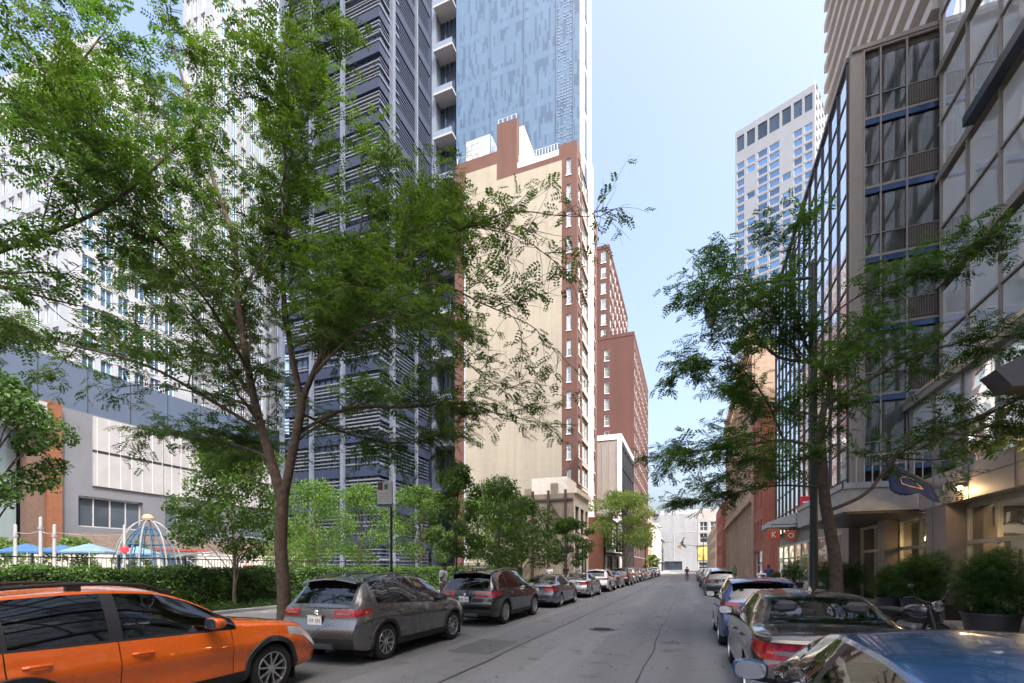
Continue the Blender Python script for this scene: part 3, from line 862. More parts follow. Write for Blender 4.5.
# ------------------------------------------------------------------ pale blue fritted glass tower with stacked balconies
def frit_mat():
    m, nt, out = newmat('fritted_glass')
    b = N(nt, 'ShaderNodeBsdfPrincipled', Roughness=0.35, Metallic=0.0)
    tc = N(nt, 'ShaderNodeTexCoord')
    sx = N(nt, 'ShaderNodeSeparateXYZ'); nt.links.new(tc.outputs['Object'], sx.inputs[0])
    def fl(src, s, off=0.0):
        a = N(nt, 'ShaderNodeMath', _operation='MULTIPLY_ADD'); a.inputs[1].default_value = s; a.inputs[2].default_value = off
        nt.links.new(src, a.inputs[0]); f = N(nt, 'ShaderNodeMath', _operation='FLOOR'); nt.links.new(a.outputs[0], f.inputs[0]); return f.outputs[0]
    ad = N(nt, 'ShaderNodeMath', _operation='ADD'); nt.links.new(sx.outputs[0], ad.inputs[0]); nt.links.new(sx.outputs[1], ad.inputs[1])
    cu = fl(ad.outputs[0], 1/0.41); cv = fl(sx.outputs[2], 1/1.62)
    # stagger each column
    wn0 = N(nt, 'ShaderNodeTexWhiteNoise', _noise_dimensions='1D'); nt.links.new(cu, wn0.inputs['W'])
    zz = N(nt, 'ShaderNodeMath', _operation='MULTIPLY_ADD'); zz.inputs[1].default_value = 3.0
    nt.links.new(wn0.outputs[0], zz.inputs[0]); nt.links.new(sx.outputs[2], zz.inputs[2])
    cv2 = fl(zz.outputs[0], 1/2.3)
    cc = N(nt, 'ShaderNodeCombineXYZ'); nt.links.new(cu, cc.inputs[0]); nt.links.new(cv2, cc.inputs[1])
    wn = N(nt, 'ShaderNodeTexWhiteNoise', _noise_dimensions='3D'); nt.links.new(cc.outputs[0], wn.inputs['Vector'])
    # groups: bay of 9 m x 9.4 m with a plain margin
    def frac(src, s):
        a = N(nt, 'ShaderNodeMath', _operation='MULTIPLY'); a.inputs[1].default_value = s; nt.links.new(src, a.inputs[0])
        f = N(nt, 'ShaderNodeMath', _operation='FRACT'); nt.links.new(a.outputs[0], f.inputs[0]); return f.outputs[0]
    gu = frac(ad.outputs[0], 1/7.3); gv = frac(sx.outputs[2], 1/9.4)
    gu_r = ramp(nt, gu, [(0.08, (0,)*3), (0.09, (1,)*3)]); gv_r = ramp(nt, gv, [(0.14, (0,)*3), (0.15, (1,)*3)])
    mm = N(nt, 'ShaderNodeMath', _operation='MULTIPLY'); nt.links.new(gu_r.outputs[0], mm.inputs[0]); nt.links.new(gv_r.outputs[0], mm.inputs[1])
    th = N(nt, 'ShaderNodeMath', _operation='GREATER_THAN'); th.inputs[1].default_value = 0.64; nt.links.new(wn.outputs[0], th.inputs[0])
    m2 = N(nt, 'ShaderNodeMath', _operation='MULTIPLY'); nt.links.new(mm.outputs[0], m2.inputs[0]); nt.links.new(th.outputs[0], m2.inputs[1])
    mx = N(nt, 'ShaderNodeMixRGB'); mx.inputs[1].default_value = (0.068, 0.120, 0.198, 1); mx.inputs[2].default_value = (0.042, 0.079, 0.138, 1)
    nt.links.new(m2.outputs[0], mx.inputs[0])
    # vertical joints
    ju = frac(ad.outputs[0], 1/1.24); jr = ramp(nt, ju, [(0.0, (.8,)*3), (0.05, (1,)*3)])
    mj = N(nt, 'ShaderNodeMixRGB', _blend_type='MULTIPLY', Fac=1.0); nt.links.new(mx.outputs[0], mj.inputs[1]); nt.links.new(jr.outputs[0], mj.inputs[2])
    jv = frac(sx.outputs[2], 1/3.133); jr2 = ramp(nt, jv, [(0.0, (.84,)*3), (0.05, (1,)*3)])
    mk = N(nt, 'ShaderNodeMixRGB', _blend_type='MULTIPLY', Fac=1.0); nt.links.new(mj.outputs[0], mk.inputs[1]); nt.links.new(jr2.outputs[0], mk.inputs[2])
    # each pane a touch lighter or darker
    cp = N(nt, 'ShaderNodeCombineXYZ'); nt.links.new(fl(ad.outputs[0], 1/1.24), cp.inputs[0]); nt.links.new(fl(sx.outputs[2], 1/3.133), cp.inputs[1])
    wp = N(nt, 'ShaderNodeTexWhiteNoise', _noise_dimensions='3D'); nt.links.new(cp.outputs[0], wp.inputs['Vector'])
    rp = ramp(nt, wp.outputs[0], [(0.0, (.95,)*3), (1.0, (1.06,)*3)])
    ml = N(nt, 'ShaderNodeMixRGB', _blend_type='MULTIPLY', Fac=1.0); nt.links.new(mk.outputs[0], ml.inputs[1]); nt.links.new(rp.outputs[0], ml.inputs[2])
    nt.links.new(ml.outputs[0], b.inputs['Base Color']); nt.links.new(b.outputs[0], out.inputs[0])
    return m

def glass_tower():
    x0, x1, y0, y1, h = -46.7, -20.0, 90.0, 101.5, 150.0
    t = bt('glass_tower', 'very tall pale blue patterned glass tower behind the cream end wall', -36, 96)
    g = MB(); shell(g, x0, y0, x1, y1, 0, h, 'e'); g.build('patterned_front', frit_mat(), t)
    g = MB(); g.quad((x1, y0, 0), (x1, y1, 0), (x1, y1, h), (x1, y0, h)); g.build('side_wall', mat('white_side', (.36, .37, .40), .5, var=.04, scale=.2), t)
    g = MB()
    k = 0
    while k*9.4 < h-10:
        g.box(x1+.004, y0+4.4, k*9.4+1.0, x1+.12, y0+6.2, k*9.4+8.6); k += 1
    g.build('slot_window', M_GDARK, t)
    # louvred strip near the right edge
    g = MB(); z = 20.0
    rr = random.Random(3)
    while z < h:
        for i in range(5):
            if rr.random() < .55: g.box(x1-4.4+i*.62, y0-.05, z, x1-4.4+i*.62+.36, y0-.003, z+.28)
        z += .62
    tag(g.build('vent_louvre', mat('vent_grey', (.12, .17, .25), .5), t), kind='stuff')
    g = MB()
    for xx in (x0, -38.8, -31.4, x1-4.7, x1-1.3): g.box(xx-.1, y0-.12, 0, xx+.1, y0-.004, h)
    g.build('seam_fin', mat('frit_fin', (.055, .095, .16), .5, .0), t)
    # balcony bay left of the glass
    g = MB(); shell(g, -60, y0+1.5, x0, y1, 0, h); g.build('recess_wall', glass_wall('recess_glass', (.07, .10, .16), .5, .08), t)
    g = MB()
    for i in range(13): g.box(-58.8+i*1.0, y0+1.2, 0, -58.7+i*1.0, y0+1.497, h)
    g.build('mullion', M_FDARK, t)
    wht = mat('balcony_slab', (.26, .265, .28), .7, var=.05)
    z = 18.0
    while z < h-6:
        g = MB(); g.box(-51.4, y0-1.9, z, x0-.15, y0+1.49, z+.45)
        b = g.build('balcony', wht, t)
        g = MB(); g.box(-51.35, y0-1.88, z+.453, x0-.2, y0-1.82, z+1.55); g.box(-51.4, y0-1.81, z+.4531, -51.34, y0+1.4, z+1.548)
        g.build('balustrade', mat('balustrade_glass', (.13, .17, .24), .3, .0), b)
        z += 9.4
    g = MB(); g.box(-52.6, y0-.5, 0, -51.5, y0+1.49, h); g.build('pier', mat('pale_pier', (.12, .15, .20), .5, .0), t)
glass_tower()

# ------------------------------------------------------------------ white gridded residential towers on the left
M_WTOW = mat('white_cladding', (0.225, 0.243, 0.272), .6, var=.08, scale=.5)
def white_tower(name, label, x0, x1, y0, y1, h, pu, pv, ww, wh, front=True):
    t = bt(name, label, (x0+x1)/2, (y0+y1)/2)
    g = MB(); sp = []
    nv = int((h-5)/pv)
    nu = int((y1-y0-1.4)/pu)
    ws = gridrects(1.4, 4, nu, nv, pu, pv, ww, wh)
    facade(g, (x1, y0, 0), Y1, FE, y1-y0, h, ws, .35)
    sp += [((x1, y0, 0), Y1, FE, q) for q in ws]
    if front:
        nu = int((x1-x0-1.6)/pu)
        wf = gridrects(x1-x0-1.6-nu*pu+(pu-ww)/2, 4, nu, nv, pu, pv, ww, wh)
        facade(g, (x0, y0, 0), X1, FN, x1-x0, h, wf, .35)
        sp += [((x0, y0, 0), X1, FN, q) for q in wf]
    shell(g, x0, y0, x1, y1, 0, h, 'se' if front else 'e')
    g.build('wall', M_WTOW, t, weld=True)
    c = MB(); c.box(x0+4, y0+3, h, x1-2, y1-3, h+4.5); c.build('roof_house', M_WTOW, t)
    windows(t, sp, M_FWHITE, M_GBLUE, depth=.33, fr=.08, nx=2)
white_tower('residential_tower', 'white gridded residential tower with blue windows behind the sports building', -92, -70, 34, 49.0, 66.0, 1.95, 3.1, 1.35, 2.35)
white_tower('slender_tower', 'slender white striped tower just left of the louvred office tower', -77, -70, 52.5, 66.0, 135.0, 1.7, 3.6, .95, 3.1)

# ------------------------------------------------------------------ long podium building past the playground
def podium():
    x1 = -55.0
    t = bt('sports_building', 'long low building with white panels, an orange brick pier and a dark blue upper storey', -63, 40)
    blue = mat('blue_grey_metal', (0.040, 0.060, 0.100), .55, .0, var=.08, scale=.3)
    grey = mat('podium_grey', (0.080, 0.087, 0.104), .6, var=.12, scale=.3)
    white = mat('white_panel', (0.19, 0.193, 0.205), .6, var=.09, scale=.5)
    orange = brick_mat('orange_tile', (0.135, 0.048, 0.018), (0.115, 0.040, 0.015), (0.08, 0.035, 0.02), 1.4, bw=.9, bh=.35)
    g = MB(); shell(g, -69, -20, x1-3.5, 78, 0.4, 22.4); g.build('upper_wall', blue, t)
    g = MB()
    for k in range(24): g.box(x1-3.5, -18+k*4, 17.5, x1-3.44, -17.94+k*4, 22.4)
    g.build('panel_joint', M_FDARK, t)
    ww = (30.2-26.0, 5.4, 38.0-26.0, 9.0)
    g = MB(); facade(g, (x1, 26.0, .45), Y1, FE, 52, 8.9, [(1.5, 5.2, 7.2, 8.2), (9.5, 5.2, 16, 8.2), (19, 5.2, 27, 8.2)], .5)
    facade(g, (x1, 26.0, 9.35), Y1, FE, 52, 7.4, [], .5)
    g.quad((x1, 26, .45), (x1, 26, 16.75), (x1-3.4, 26, 16.75), (x1-3.4, 26, .45))
    g.quad((x1, 26, 16.75), (x1, 78, 16.75), (x1-3.49, 78, 16.75), (x1-3.49, 26, 16.75))
    g.build('wall', grey, t)
    for k, (a, b) in enumerate(((5.3, 5.3+.0), )): pass
    ft = mat('dark_brown_brick', (0.11, 0.085, 0.075), .85, var=.2, scale=2)
    g = MB(); g.box(x1+.004, 26.6, .5, x1+.12, 77.9, 5.1); g.build('plinth', ft, t)
    for a, b in ((28.6, 35.0), (35.2, 43), (43.2, 52), (52.2, 64)):
        for z0, z1 in ((9.75, 13.0), (13.3, 16.6)):
            g = MB(); g.box(x1+.004, a, z0, x1+.22, b, z1)
            g.build('white_panel', white, t)
    g = MB()
    for k in range(34): g.box(x1+.223, 28.9+k*1.02, 9.8, x1+.235, 28.94+k*1.02, 16.5)
    g.build('panel_joint', mat('white_joint', (.45, .45, .47), .6), t)
    windows(t, [((x1, 26.0, .45), Y1, FE, q) for q in ((1.5, 5.2, 7.2, 8.2), (9.5, 5.2, 16, 8.2), (19, 5.2, 27, 8.2))], M_FGREY, M_GDARK, depth=.5, fr=.14, nx=4)
    g = MB(); g.box(x1-.6, 24.9, .45, x1+.6, 25.99, 16.9); g.build('brick_pier', orange, t)
    g = MB(); g.box(x1-.7, 23.6, .45, x1+.3, 24.88, 14.6); g.build('dark_pier', mat('brown_pier', (.07, .042, .032), .7), t)
    # glazed recess left of the pier with a white roof edge
    g = MB(); g.box(x1-1.6, -20, .45, x1-1.3, 23.58, 14.0); g.build('glazed_recess', glass_wall('podium_glass', (.30, .38, .42), .5, .08), t)
    g = MB(); g.box(x1-3.4, -20, 14.05, x1+1.4, 24.88, 15.1); g.box(x1-2.6, -20, 15.102, x1+.8, 24.8, 16.6); g.build('roof_edge', white, t)
    g = MB()
    for k in range(12): g.box(x1-1.29, -18+k*3.4, .5, x1-1.05, -17.8+k*3.4, 14.0)
    g.build('mullion', M_FGREY, t)
podium()
# ------------------------------------------------------------------ distant white tower, turned to the street
def far_tower():
    yaw = R(-11)
    t = thing('distant_tower', 'distant white high-rise with columns of blue windows under dark top openings', 'building', (0, 0, 0))
    # corner nearest the viewer and the two facade directions
    c0 = Vector((37.3, 174.5, 0)); U = Vector((-math.cos(R(23.5)), math.sin(R(23.5)), 0)); V = Vector((math.sin(R(23.5)), math.cos(R(23.5)), 0))
    t.location = c0
    w, d, h = 24.3, 22.0, 156.0
    white = mat('white_precast', (0.245, 0.265, 0.30), .6, var=.05, scale=.3)
    g = MB(); sp = []
    Nf = -V; Ns = -U
    P = c0 + U*w; Uf = -U
    cols = [(.6, 2.4), (3.9, 2.6), (7.4, 3.0), (11.0, 3.1), (14.9, 2.6), (18.3, 2.4), (21.4, 2.2)]
    wf = []
    nz = int((h-14)/3.05)
    rr = random.Random(4)
    for ci, (u, ww) in enumerate(cols):
        for k in range(nz):
            if ci in (1, 4) and k > nz-9 and rr.random() < .35: continue
            z = 8+k*3.05
            if z > h-11: continue
            wf.append((u, z, u+ww, z+2.2))
    top = [(u, h-7.5, u+ww, h-2.2) for u, ww in cols]
    facade(g, P, Uf, Nf, w, h, wf+top, .3)
    ws = gridrects(1.5, 8, 5, nz-1, 4.2, 3.35, 2.6, 2.2)
    facade(g, c0, V, Ns, d, h, ws, .3)
    a = c0+V*d; b = P+V*d
    g.quad(a, b, b+UZ*h, a+UZ*h); g.quad(b, P, P+UZ*h, b+UZ*h); g.quad(c0+UZ*h, a+UZ*h, b+UZ*h, P+UZ*h)
    g.build('wall', white, t)
    windows(t, [(P, Uf, Nf, q) for q in wf], M_FWHITE, M_GBLUE, depth=.3, fr=.12)
    tw = MB()
    for q in top: window_mb(tw, P, Uf, Nf, q, .3, .1)
    tw.build('top_opening', [M_FDARK, M_GDARK], t)
    sw = MB()
    for q in ws: window_mb(sw, c0, V, Ns, q, .3, .1)
    tag(sw.build('side_window', [M_FWHITE, M_GBLUE], t), kind='stuff')
far_tower()

# ------------------------------------------------------------------ white building closing the street
def end_building():
    y0 = 240.0
    t = bt('white_store', 'white painted brick store closing the end of the street, with a dark jumping figure mark', -8, 246)
    wb = brick_mat('white_brick', (0.37, 0.38, 0.40), (0.33, 0.34, 0.36), (0.26, 0.27, 0.29), 1.0, var=.05)
    g = MB(); facade(g, (-30, y0, 0), X1, FN, 33.2, 27, [(17.5, .3, 26.5, 4.5)], .4); shell(g, -30, y0, 3.2, 256, 0, 27, 's'); g.build('wall', wb, t)
    windows(t, [((-30, y0, 0), X1, FN, (17.5, .3, 26.5, 4.5))], M_FDARK, M_GDARK, depth=.4, nx=4)
    # leaping figure: arm raised with a ball, legs split
    g = MB(); k = 1.0
    cx, cz = -3.4, 13.0
    def limb(pts, r0, r1):
        n = len(pts)
        g.tube([(cx+.72*x, y0-.14, cz+.72*z) for x, z in pts], [.72*(r0+(r1-r0)*i/(n-1)) for i in range(n)], 8)
    limb([(-.1, -.3), (.05, .5), (.2, 1.3)], .42, .48)
    limb([(.1, 1.2), (.35, 2.0), (.75, 2.9), (.95, 3.4)], .24, .14)
    limb([(.0, 1.1), (-.8, .9), (-1.6, .5)], .22, .13)
    limb([(-.15, -.2), (-1.0, -.9), (-1.9, -1.7), (-2.7, -2.2)], .38, .17)
    limb([(.0, -.3), (.9, -.9), (1.7, -1.7), (2.5, -2.4)], .38, .17)
    g.ball((cx+.16, y0-.14, cz+1.33), .25, .14, .26); g.ball((cx+.79, y0-.14, cz+2.7), .30, .13, .30)
    g.build('jumping_figure_mark', M_BLACKM, t, smooth=True)
    g = MB(); g.box(-7.0, y0-.1, 18.3, 3.0, y0-.004, 18.55); g.box(-7.2, y0-.1, 5, -6.9, y0-.003, 18.3); g.build('trim', mat('trim_grey', (.45, .46, .5), .6), t)
    # right-hand neighbour with two rows of large windows above a yellow shop band
    t = bt('loft_building', 'pale loft building with large dark windows above a bright orange and yellow shop front', 11, 246)
    g = MB(); ws = gridrects(1.0, 13.2, 4, 1, 4.6, 6, 3.4, 4.6) + gridrects(1.0, 18.8, 4, 1, 4.6, 6, 3.4, 4.4)+[(.6, .3, 17.5, 4.0)]
    facade(g, (3.3, y0, 0), X1, FN, 19, 29, ws, .4); shell(g, 3.3, y0, 22.3, 256, 0, 29, 's'); g.build('wall', mat('loft_stone', (.34, .335, .32), .7, var=.1), t)
    windows(t, [((3.3, y0, 0), X1, FN, q) for q in ws], M_FWHITE, M_GDARK, depth=.4, fr=.2, nx=2, ny=2)
    g = MB(); g.box(3.5, y0-.25, 5.0, 19.0, y0-.004, 11.6); g.build('shop_band', mat('yellow_display', (.75, .42, .12), .6, var=.5, scale=.35), t)
    g = MB(); g.box(3.35, y0-.5, 11.8, 21.8, y0-.004, 12.3); g.build('cornice', M_FGREY, t)
    t = bt('pale_office_block', 'pale hazy office block rising behind the white store', -6, 300)
    g = MB(); ws = gridrects(1.5, 6, 9, 12, 4.6, 4.2, 3.0, 2.4)
    facade(g, (-26, 300, 0), X1, FN, 46, 36, ws[:9*7], .4); shell(g, -26, 300, 20, 320, 0, 36, 's'); g.build('wall', mat('hazy_stone', (.34, .36, .40), .7, var=.05), t)
    windows(t, [((-26, 300, 0), X1, FN, q) for q in ws[:9*7]], M_FWHITE, M_GTEAL, depth=.4, fr=.2)
end_building()

# ------------------------------------------------------------------ right side beyond the hotel: brownstone block
def brown_block():
    t = bt('brownstone_block', 'tall brownstone block with closely spaced stone piers and arched ground floor', 13, 82)
    st = brick_mat('brownstone', (0.52, 0.385, 0.28), (0.46, 0.335, 0.24), (0.40, 0.30, 0.22), 1.2, var=.2, bw=.8, bh=.4)
    y0, y1, h = 64.0, 109.0, 29.0
    ws = gridrects(1.2, 11.4, 15, 4, 2.95, 4.6, 1.35, 3.5) + gridrects(1.2, 4.6, 15, 1, 2.95, 5, 1.45, 4.8)+gridrects(1.2, .6, 15, 1, 2.95, 5, 1.45, 3.0)
    g = MB(); facade(g, (BR+.2, y0, 0), Y1, FW, y1-y0, h, ws, .4)
    shell(g, BR+.2, y0, 22, y1, 0, h, 'w'); g.build('wall', st, t)
    g = MB()
    for i in range(16):
        y = y0+.35+i*2.95
        g.box(BR-.12, y-.32, 0, BR+.197, y+.32, 9.7); g.box(BR-.12, y-.3, 10.9, BR+.197, y+.3, 29.4)
    g.build('pier', st, t)
    g = MB(); g.box(BR-.45, y0, 9.7, BR+.198, y1, 10.3); g.box(BR-.25, y0, 10.3, BR+.199, y1, 10.9); g.box(BR-.6, y0-.1, 29.4, BR+.196, y1+.1, 30.6); g.build('cornice', st, t)
    windows(t, [((BR+.2, y0, 0), Y1, FW, q) for q in ws], M_FDARK, M_GDARK, depth=.4, ny=2)
    t = bt('red_brick_house', 'narrow bright red brick house between the glass hotel wing and the brownstone block', 13, 60)
    rb = brick_mat('bright_red_brick', (.42, .12, .075), (.36, .10, .06), (.35, .2, .16), 2.2, var=.15)
    y0, y1, h = 55.5, 63.8, 19.0
    ws = gridrects(.9, 4.6, 3, 4, 2.5, 3.5, 1.3, 2.3)+[(.8, .4, 7.4, 3.6)]
    g = MB(); facade(g, (BR, y0, 0), Y1, FW, y1-y0, h, ws, .3); shell(g, BR, y0, 20, y1, 0, h, 'w')
    g.build('wall', rb, t); g = MB(); g.box(BR-.4, y0, h, BR+.5, y1, h+.7); g.build('cornice', M_FDARK, t)
    windows(t, [((BR, y0, 0), Y1, FW, q) for q in ws], M_FWHITE, M_GDARK, depth=.3, ny=2)
    t = bt('red_corner_house', 'small red corner house beyond the brownstone block', 13, 125)
    g = MB(); ws = gridrects(1, 4.4, 7, 3, 3.4, 3.5, 1.5, 2.2)
    facade(g, (BR-.6, 112, 0), Y1, FW, 26, 16, ws, .3); shell(g, BR-.6, 112, 20, 138, 0, 16, 'w'); g.build('wall', rb, t)
    windows(t, [((BR-.6, 112, 0), Y1, FW, q) for q in ws], M_FWHITE, M_GDARK, depth=.3)
    t = bt('tan_corner_house', 'tan house on the last block of the right side', 13, 190)
    g = MB(); ws = gridrects(1, 4.4, 16, 3, 4.2, 3.5, 2, 2.2)
    facade(g, (BR, 152, 0), Y1, FW, 74, 15, ws, .3); shell(g, BR, 152, 20, 226, 0, 15, 'w'); g.build('wall', MATS['tan_brick'], t)
    windows(t, [((BR, 152, 0), Y1, FW, q) for q in ws], M_FWHITE, M_GDARK, depth=.3)
brown_block()

# ------------------------------------------------------------------ the hotel
M_BEIGE = mat('beige_stone', (0.30, 0.255, 0.225), .55, var=.08, scale=1.2)
M_BRONZE = mat('bronze_metal', (0.185, 0.165, 0.145), .45, .2, var=.08)
M_BRDARK = mat('bronze_dark', (0.09, 0.078, 0.07), .45, .3)
M_NAVY = mat('navy_spandrel', (0.02, 0.05, 0.12), .25, .3)
def curtain_mat():
    m, nt, out = newmat('curtain_cloth')
    b = N(nt, 'ShaderNodeBsdfPrincipled', Roughness=.9)
    tc = N(nt, 'ShaderNodeTexCoord'); mp = N(nt, 'ShaderNodeMapping'); mp.inputs['Scale'].default_value = (6, 6, .3)
    nz = N(nt, 'ShaderNodeTexNoise', Scale=1.0, Detail=3.0)
    nt.links.new(tc.outputs['Object'], mp.inputs[0]); nt.links.new(mp.outputs[0], nz.inputs['Vector'])
    r = ramp(nt, nz.outputs['Fac'], [(.3, (.42, .44, .45)), (.7, (.66, .68, .68))])
    nt.links.new(r.outputs[0], b.inputs['Base Color']); nt.links.new(b.outputs[0], out.inputs[0])
    return m
M_CURT = curtain_mat()
M_PANE = clear_glass('hotel_pane', (.74, .76, .76), (.85, .9, .95), 1.45, wav=.05, minr=.02)
M_PANEB = clear_glass('facade_pane', (.6, .63, .63), (.95, .97, 1.0), 2.1, wav=.35, minr=.60)

M_MIRR = glass_wall('mirror_glass_painted_bright', (.92, .94, .94), .68, .03, wav=.4, wscale=.4, var=.35)  # part mirror; near-white diffuse share paints bright reflections into the panes
def drape(g, p0, p1, z0, z1, nn, amp=.05, wl=.22):
    """hanging pleated cloth between two plan points"""
    p0 = Vector(p0); p1 = Vector(p1); L = (p1-p0).length; n = max(4, int(L/wl*6))
    u = (p1-p0)/L; rows = []
    for z in (z0, z1):
        rows.append([p0+u*(L*i/n)+Vector(nn)*(amp*math.sin(2*PI*i/6+.7*math.sin(i*.31)))+UZ*z for i in range(n+1)])
    g.grid(rows)

def hotel():
    t = bt('hotel', 'brown and glass hotel with stone ground floor, dark glazed bay and bright street facade', 15, 15)
    XF = 11.0
    # --- main street facade above the podium, from behind the viewer to the bay
    g = MB(); zst = [10.0, 15.1, 20.1, 25.1, 30.1, 35.1, 40.1]
    ya, yb = -30.0, 28.0
    g2 = MB(); shell(g2, XF+1.2, ya, 34, 46, 0, 44); g2.build('inner_wall', mat('room_wall', (.30, .27, .24), .9), t)
    ys = []
    y = 27.7
    while y > ya: ys.append(y); y -= 2.25
    for z in zst:
        g.box(XF-.10, ya, z-.20, XF+.3, yb-.01, z+.14)
        g.box(XF-.03, ya, z+2.46, XF+.14, yb-.012, z+2.55)
    for y in ys: g.box(XF-.055, y-.04, 9.7, XF+.16, y+.04, 44)
    g.build('facade_frame', M_BRONZE, t)
    # one pane per bay and half storey
    panes = []
    for zi, z in enumerate(zst[:-1]):
        for a, b in zip(ys[:-1], ys[1:]):
            panes.append((b, a, z+.25, z+2.42)); panes.append((b, a, z+2.6, z+4.6))
    panes.sort(key=lambda q: (abs(q[0]-20)+abs(q[2]-14)))
    rest = MB()
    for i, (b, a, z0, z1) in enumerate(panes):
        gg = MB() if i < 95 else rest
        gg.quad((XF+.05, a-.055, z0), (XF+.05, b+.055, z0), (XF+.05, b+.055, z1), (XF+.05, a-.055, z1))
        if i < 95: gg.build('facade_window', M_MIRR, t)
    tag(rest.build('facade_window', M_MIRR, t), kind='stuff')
    g = MB()
    rr = random.Random(5)
    for z in zst[:-1]:
        for a, b in zip(ys[:-1], ys[1:]):
            f = rr.random()
            if f < .8: drape(g, (XF+.55, a-.15, 0), (XF+.55, a-.15-(1.9 if f < .35 else .8), 0), z+.2, z+4.7, X1)
    g.build('curtain', M_CURT, t, smooth=True, angle=80)
    # dark projecting fin across the facade
    g = MB(); g.box(XF-.50, ya, 19.86, XF-.105, 24.7, 20.26); g.build('canopy_fin', mat('dark_fin', (.022, .03, .048), .3, .4), t)
    # --- lower podium facade
    XP = 9.85
    g = MB()
    g.box(XP-.2, ya, 4.66, XP+.4, 28-.012, 5.2); g.box(XP-.22, ya, 9.25, XP+1.1, 28-.01, 9.55); g.box(XP-.04, ya, 7.17, XP+.15, 27.98, 7.28)
    for y in ys: g.box(XP-.05, y-.05, 5.2, XP+.16, y+.05, 9.25)
    g.build('podium_frame', M_BRONZE, t)
    g = MB(); g.box(XP-.26, ya, 9.551, XP+1.1, 28-.02, 9.7); g.build('ledge', mat('brass_ledge', (.42, .36, .26), .35, .6), t)
    for a, b in zip(ys[:-1], ys[1:]):
        if a < 2: continue
        for z0, z1 in ((5.2, 7.15), (7.3, 9.25)):
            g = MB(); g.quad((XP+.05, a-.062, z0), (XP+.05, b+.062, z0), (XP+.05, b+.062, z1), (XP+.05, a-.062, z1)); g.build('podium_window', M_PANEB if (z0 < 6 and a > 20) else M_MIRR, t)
    g = MB()
    for a, b in zip(ys[:-1], ys[1:]):
        if rr.random() < .8: drape(g, (XP+.6, a-.1, 0), (XP+.6, b+.5, 0), 5.2, 9.2, X1)
    g.build('sheer_curtain', M_CURT, t, smooth=True, angle=80)
    g = MB(); g.box(XP+1.0, ya, 4.7, XP+1.15, 28, 9.3); g.build('podium_back_wall', MATS['room_wall'], t)
    # --- dark glazed bay turned to the viewer
    xb0, xb1, yb0, yb1, hb = 7.55, XF+.3, 28.0, 50.0, 27.4
    sx = [xb0+.52, xb0+1.2, xb0+2.25, xb1-.12]
    st = 3.42
    g = MB(); g.box(xb0, yb0, 0, xb0+.5, yb0+.5, hb); g.build('corner_pier', M_BRONZE, t)
    g = MB()
    for x in sx: g.box(x-.035, yb0-.06, 4.7, x+.035, yb0+.06, hb)
    k = 0; zz = hb
    lev = []
    while zz > 5: lev.append(zz); zz -= st
    for z in lev: g.box(xb0+.5, yb0-.05, z-.12, xb1, yb0+.05, z)
    for z in lev[1:]: g.box(xb0+.5, yb0-.05, z+1.05-.04, xb1, yb0+.05, z+1.05)
    g.box(xb0, yb0-.1, hb, xb1, yb0+.52, hb+.2)
    g.build('bay_frame', M_BRONZE, t)
    for z in lev[1:]:
        g = MB(); g.box(xb0+.5, yb0-.035, z-.38, xb1-.1, yb0+.03, z-.125)
        g.build('blue_band', M_NAVY, t)
    for zi, z in enumerate(lev[1:]):
        for a, b in zip(sx[:-1], sx[1:]):
            g = MB(); g.quad((a+.035, yb0, z), (b-.035, yb0, z), (b-.035, yb0, z+st-.5), (a+.035, yb0, z+st-.5)); g.build('bay_window', M_PANE, t)
    g = MB()
    for zi, z in enumerate(lev[1:]):
        for si, (a, b) in enumerate(zip(sx[:-1], sx[1:])):
            drape(g, (a+.04, yb0+.14, 0), (b-.04, yb0+.14, 0), z, z+st-.4, Y1, .014, .16)
    g.build('bay_curtain', mat('bay_curtain_cloth', (.20, .205, .20), .9, var=.25, scale=1.5), t, smooth=True, angle=80)
    for zi, z in enumerate(lev[1:6]):
        g = MB(); g.box(sx[2]+.06, yb0-.03, z+.04, xb1-.16, yb0+.02, z+.98)
        g.build('vent_grille', mat('vent_grille', (.045, .035, .03), .6, .3), t)
    for zi, z in enumerate(lev[1:6]):
        x = sx[2]+.1; g = MB()
        while x < xb1-.2: g.box(x, yb0-.05, z+.05, x+.035, yb0-.031, z+.97); x += .1
        g.build('grille_slat', M_BRDARK, t)
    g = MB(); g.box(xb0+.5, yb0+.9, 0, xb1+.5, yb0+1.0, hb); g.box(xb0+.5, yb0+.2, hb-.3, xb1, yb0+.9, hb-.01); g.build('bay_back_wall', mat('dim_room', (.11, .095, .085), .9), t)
    # --- street side of the bay: tall mirror glazing
    ysb = [yb0+.5+i*1.65 for i in range(13)]+[yb1]
    g = MB()
    for y in ysb: g.box(xb0-.08, y-.05, 4.6, xb0+.1, y+.05, hb)
    for k in range(15): g.box(xb0-.05, yb0+.5, 4.6+k*1.63, xb0+.09, yb1, 4.68+k*1.63)
    g.box(xb0-.12, yb0+.4, hb, xb0+.4, yb1, hb+.25)
    g.build('street_frame', M_FDARK, t)
    for a, b in zip(ysb[:-1], ysb[1:]):
        for z0, z1 in ((4.65, 11.0), (11.0, 19.0), (19.0, hb)):
            g = MB(); g.quad((xb0, b, z0), (xb0, a, z0), (xb0, a, z1), (xb0, b, z1)); g.build('street_window', M_GSKY, t)
    g = MB(); shell(g, xb0+.3, yb0+1.0, 30, yb1, 0, hb, 's'); g.build('wing_wall', MATS['room_wall'], t)
    # --- upper tower over the bay, pale horizontal bands
    g = MB(); shell(g, XF+.2, 28.4, 34, 47, hb+.2, 62, ''); g.build('tower_wall', glass_wall('pale_tower_glass', (.80, .83, .87), .45, .12), t)
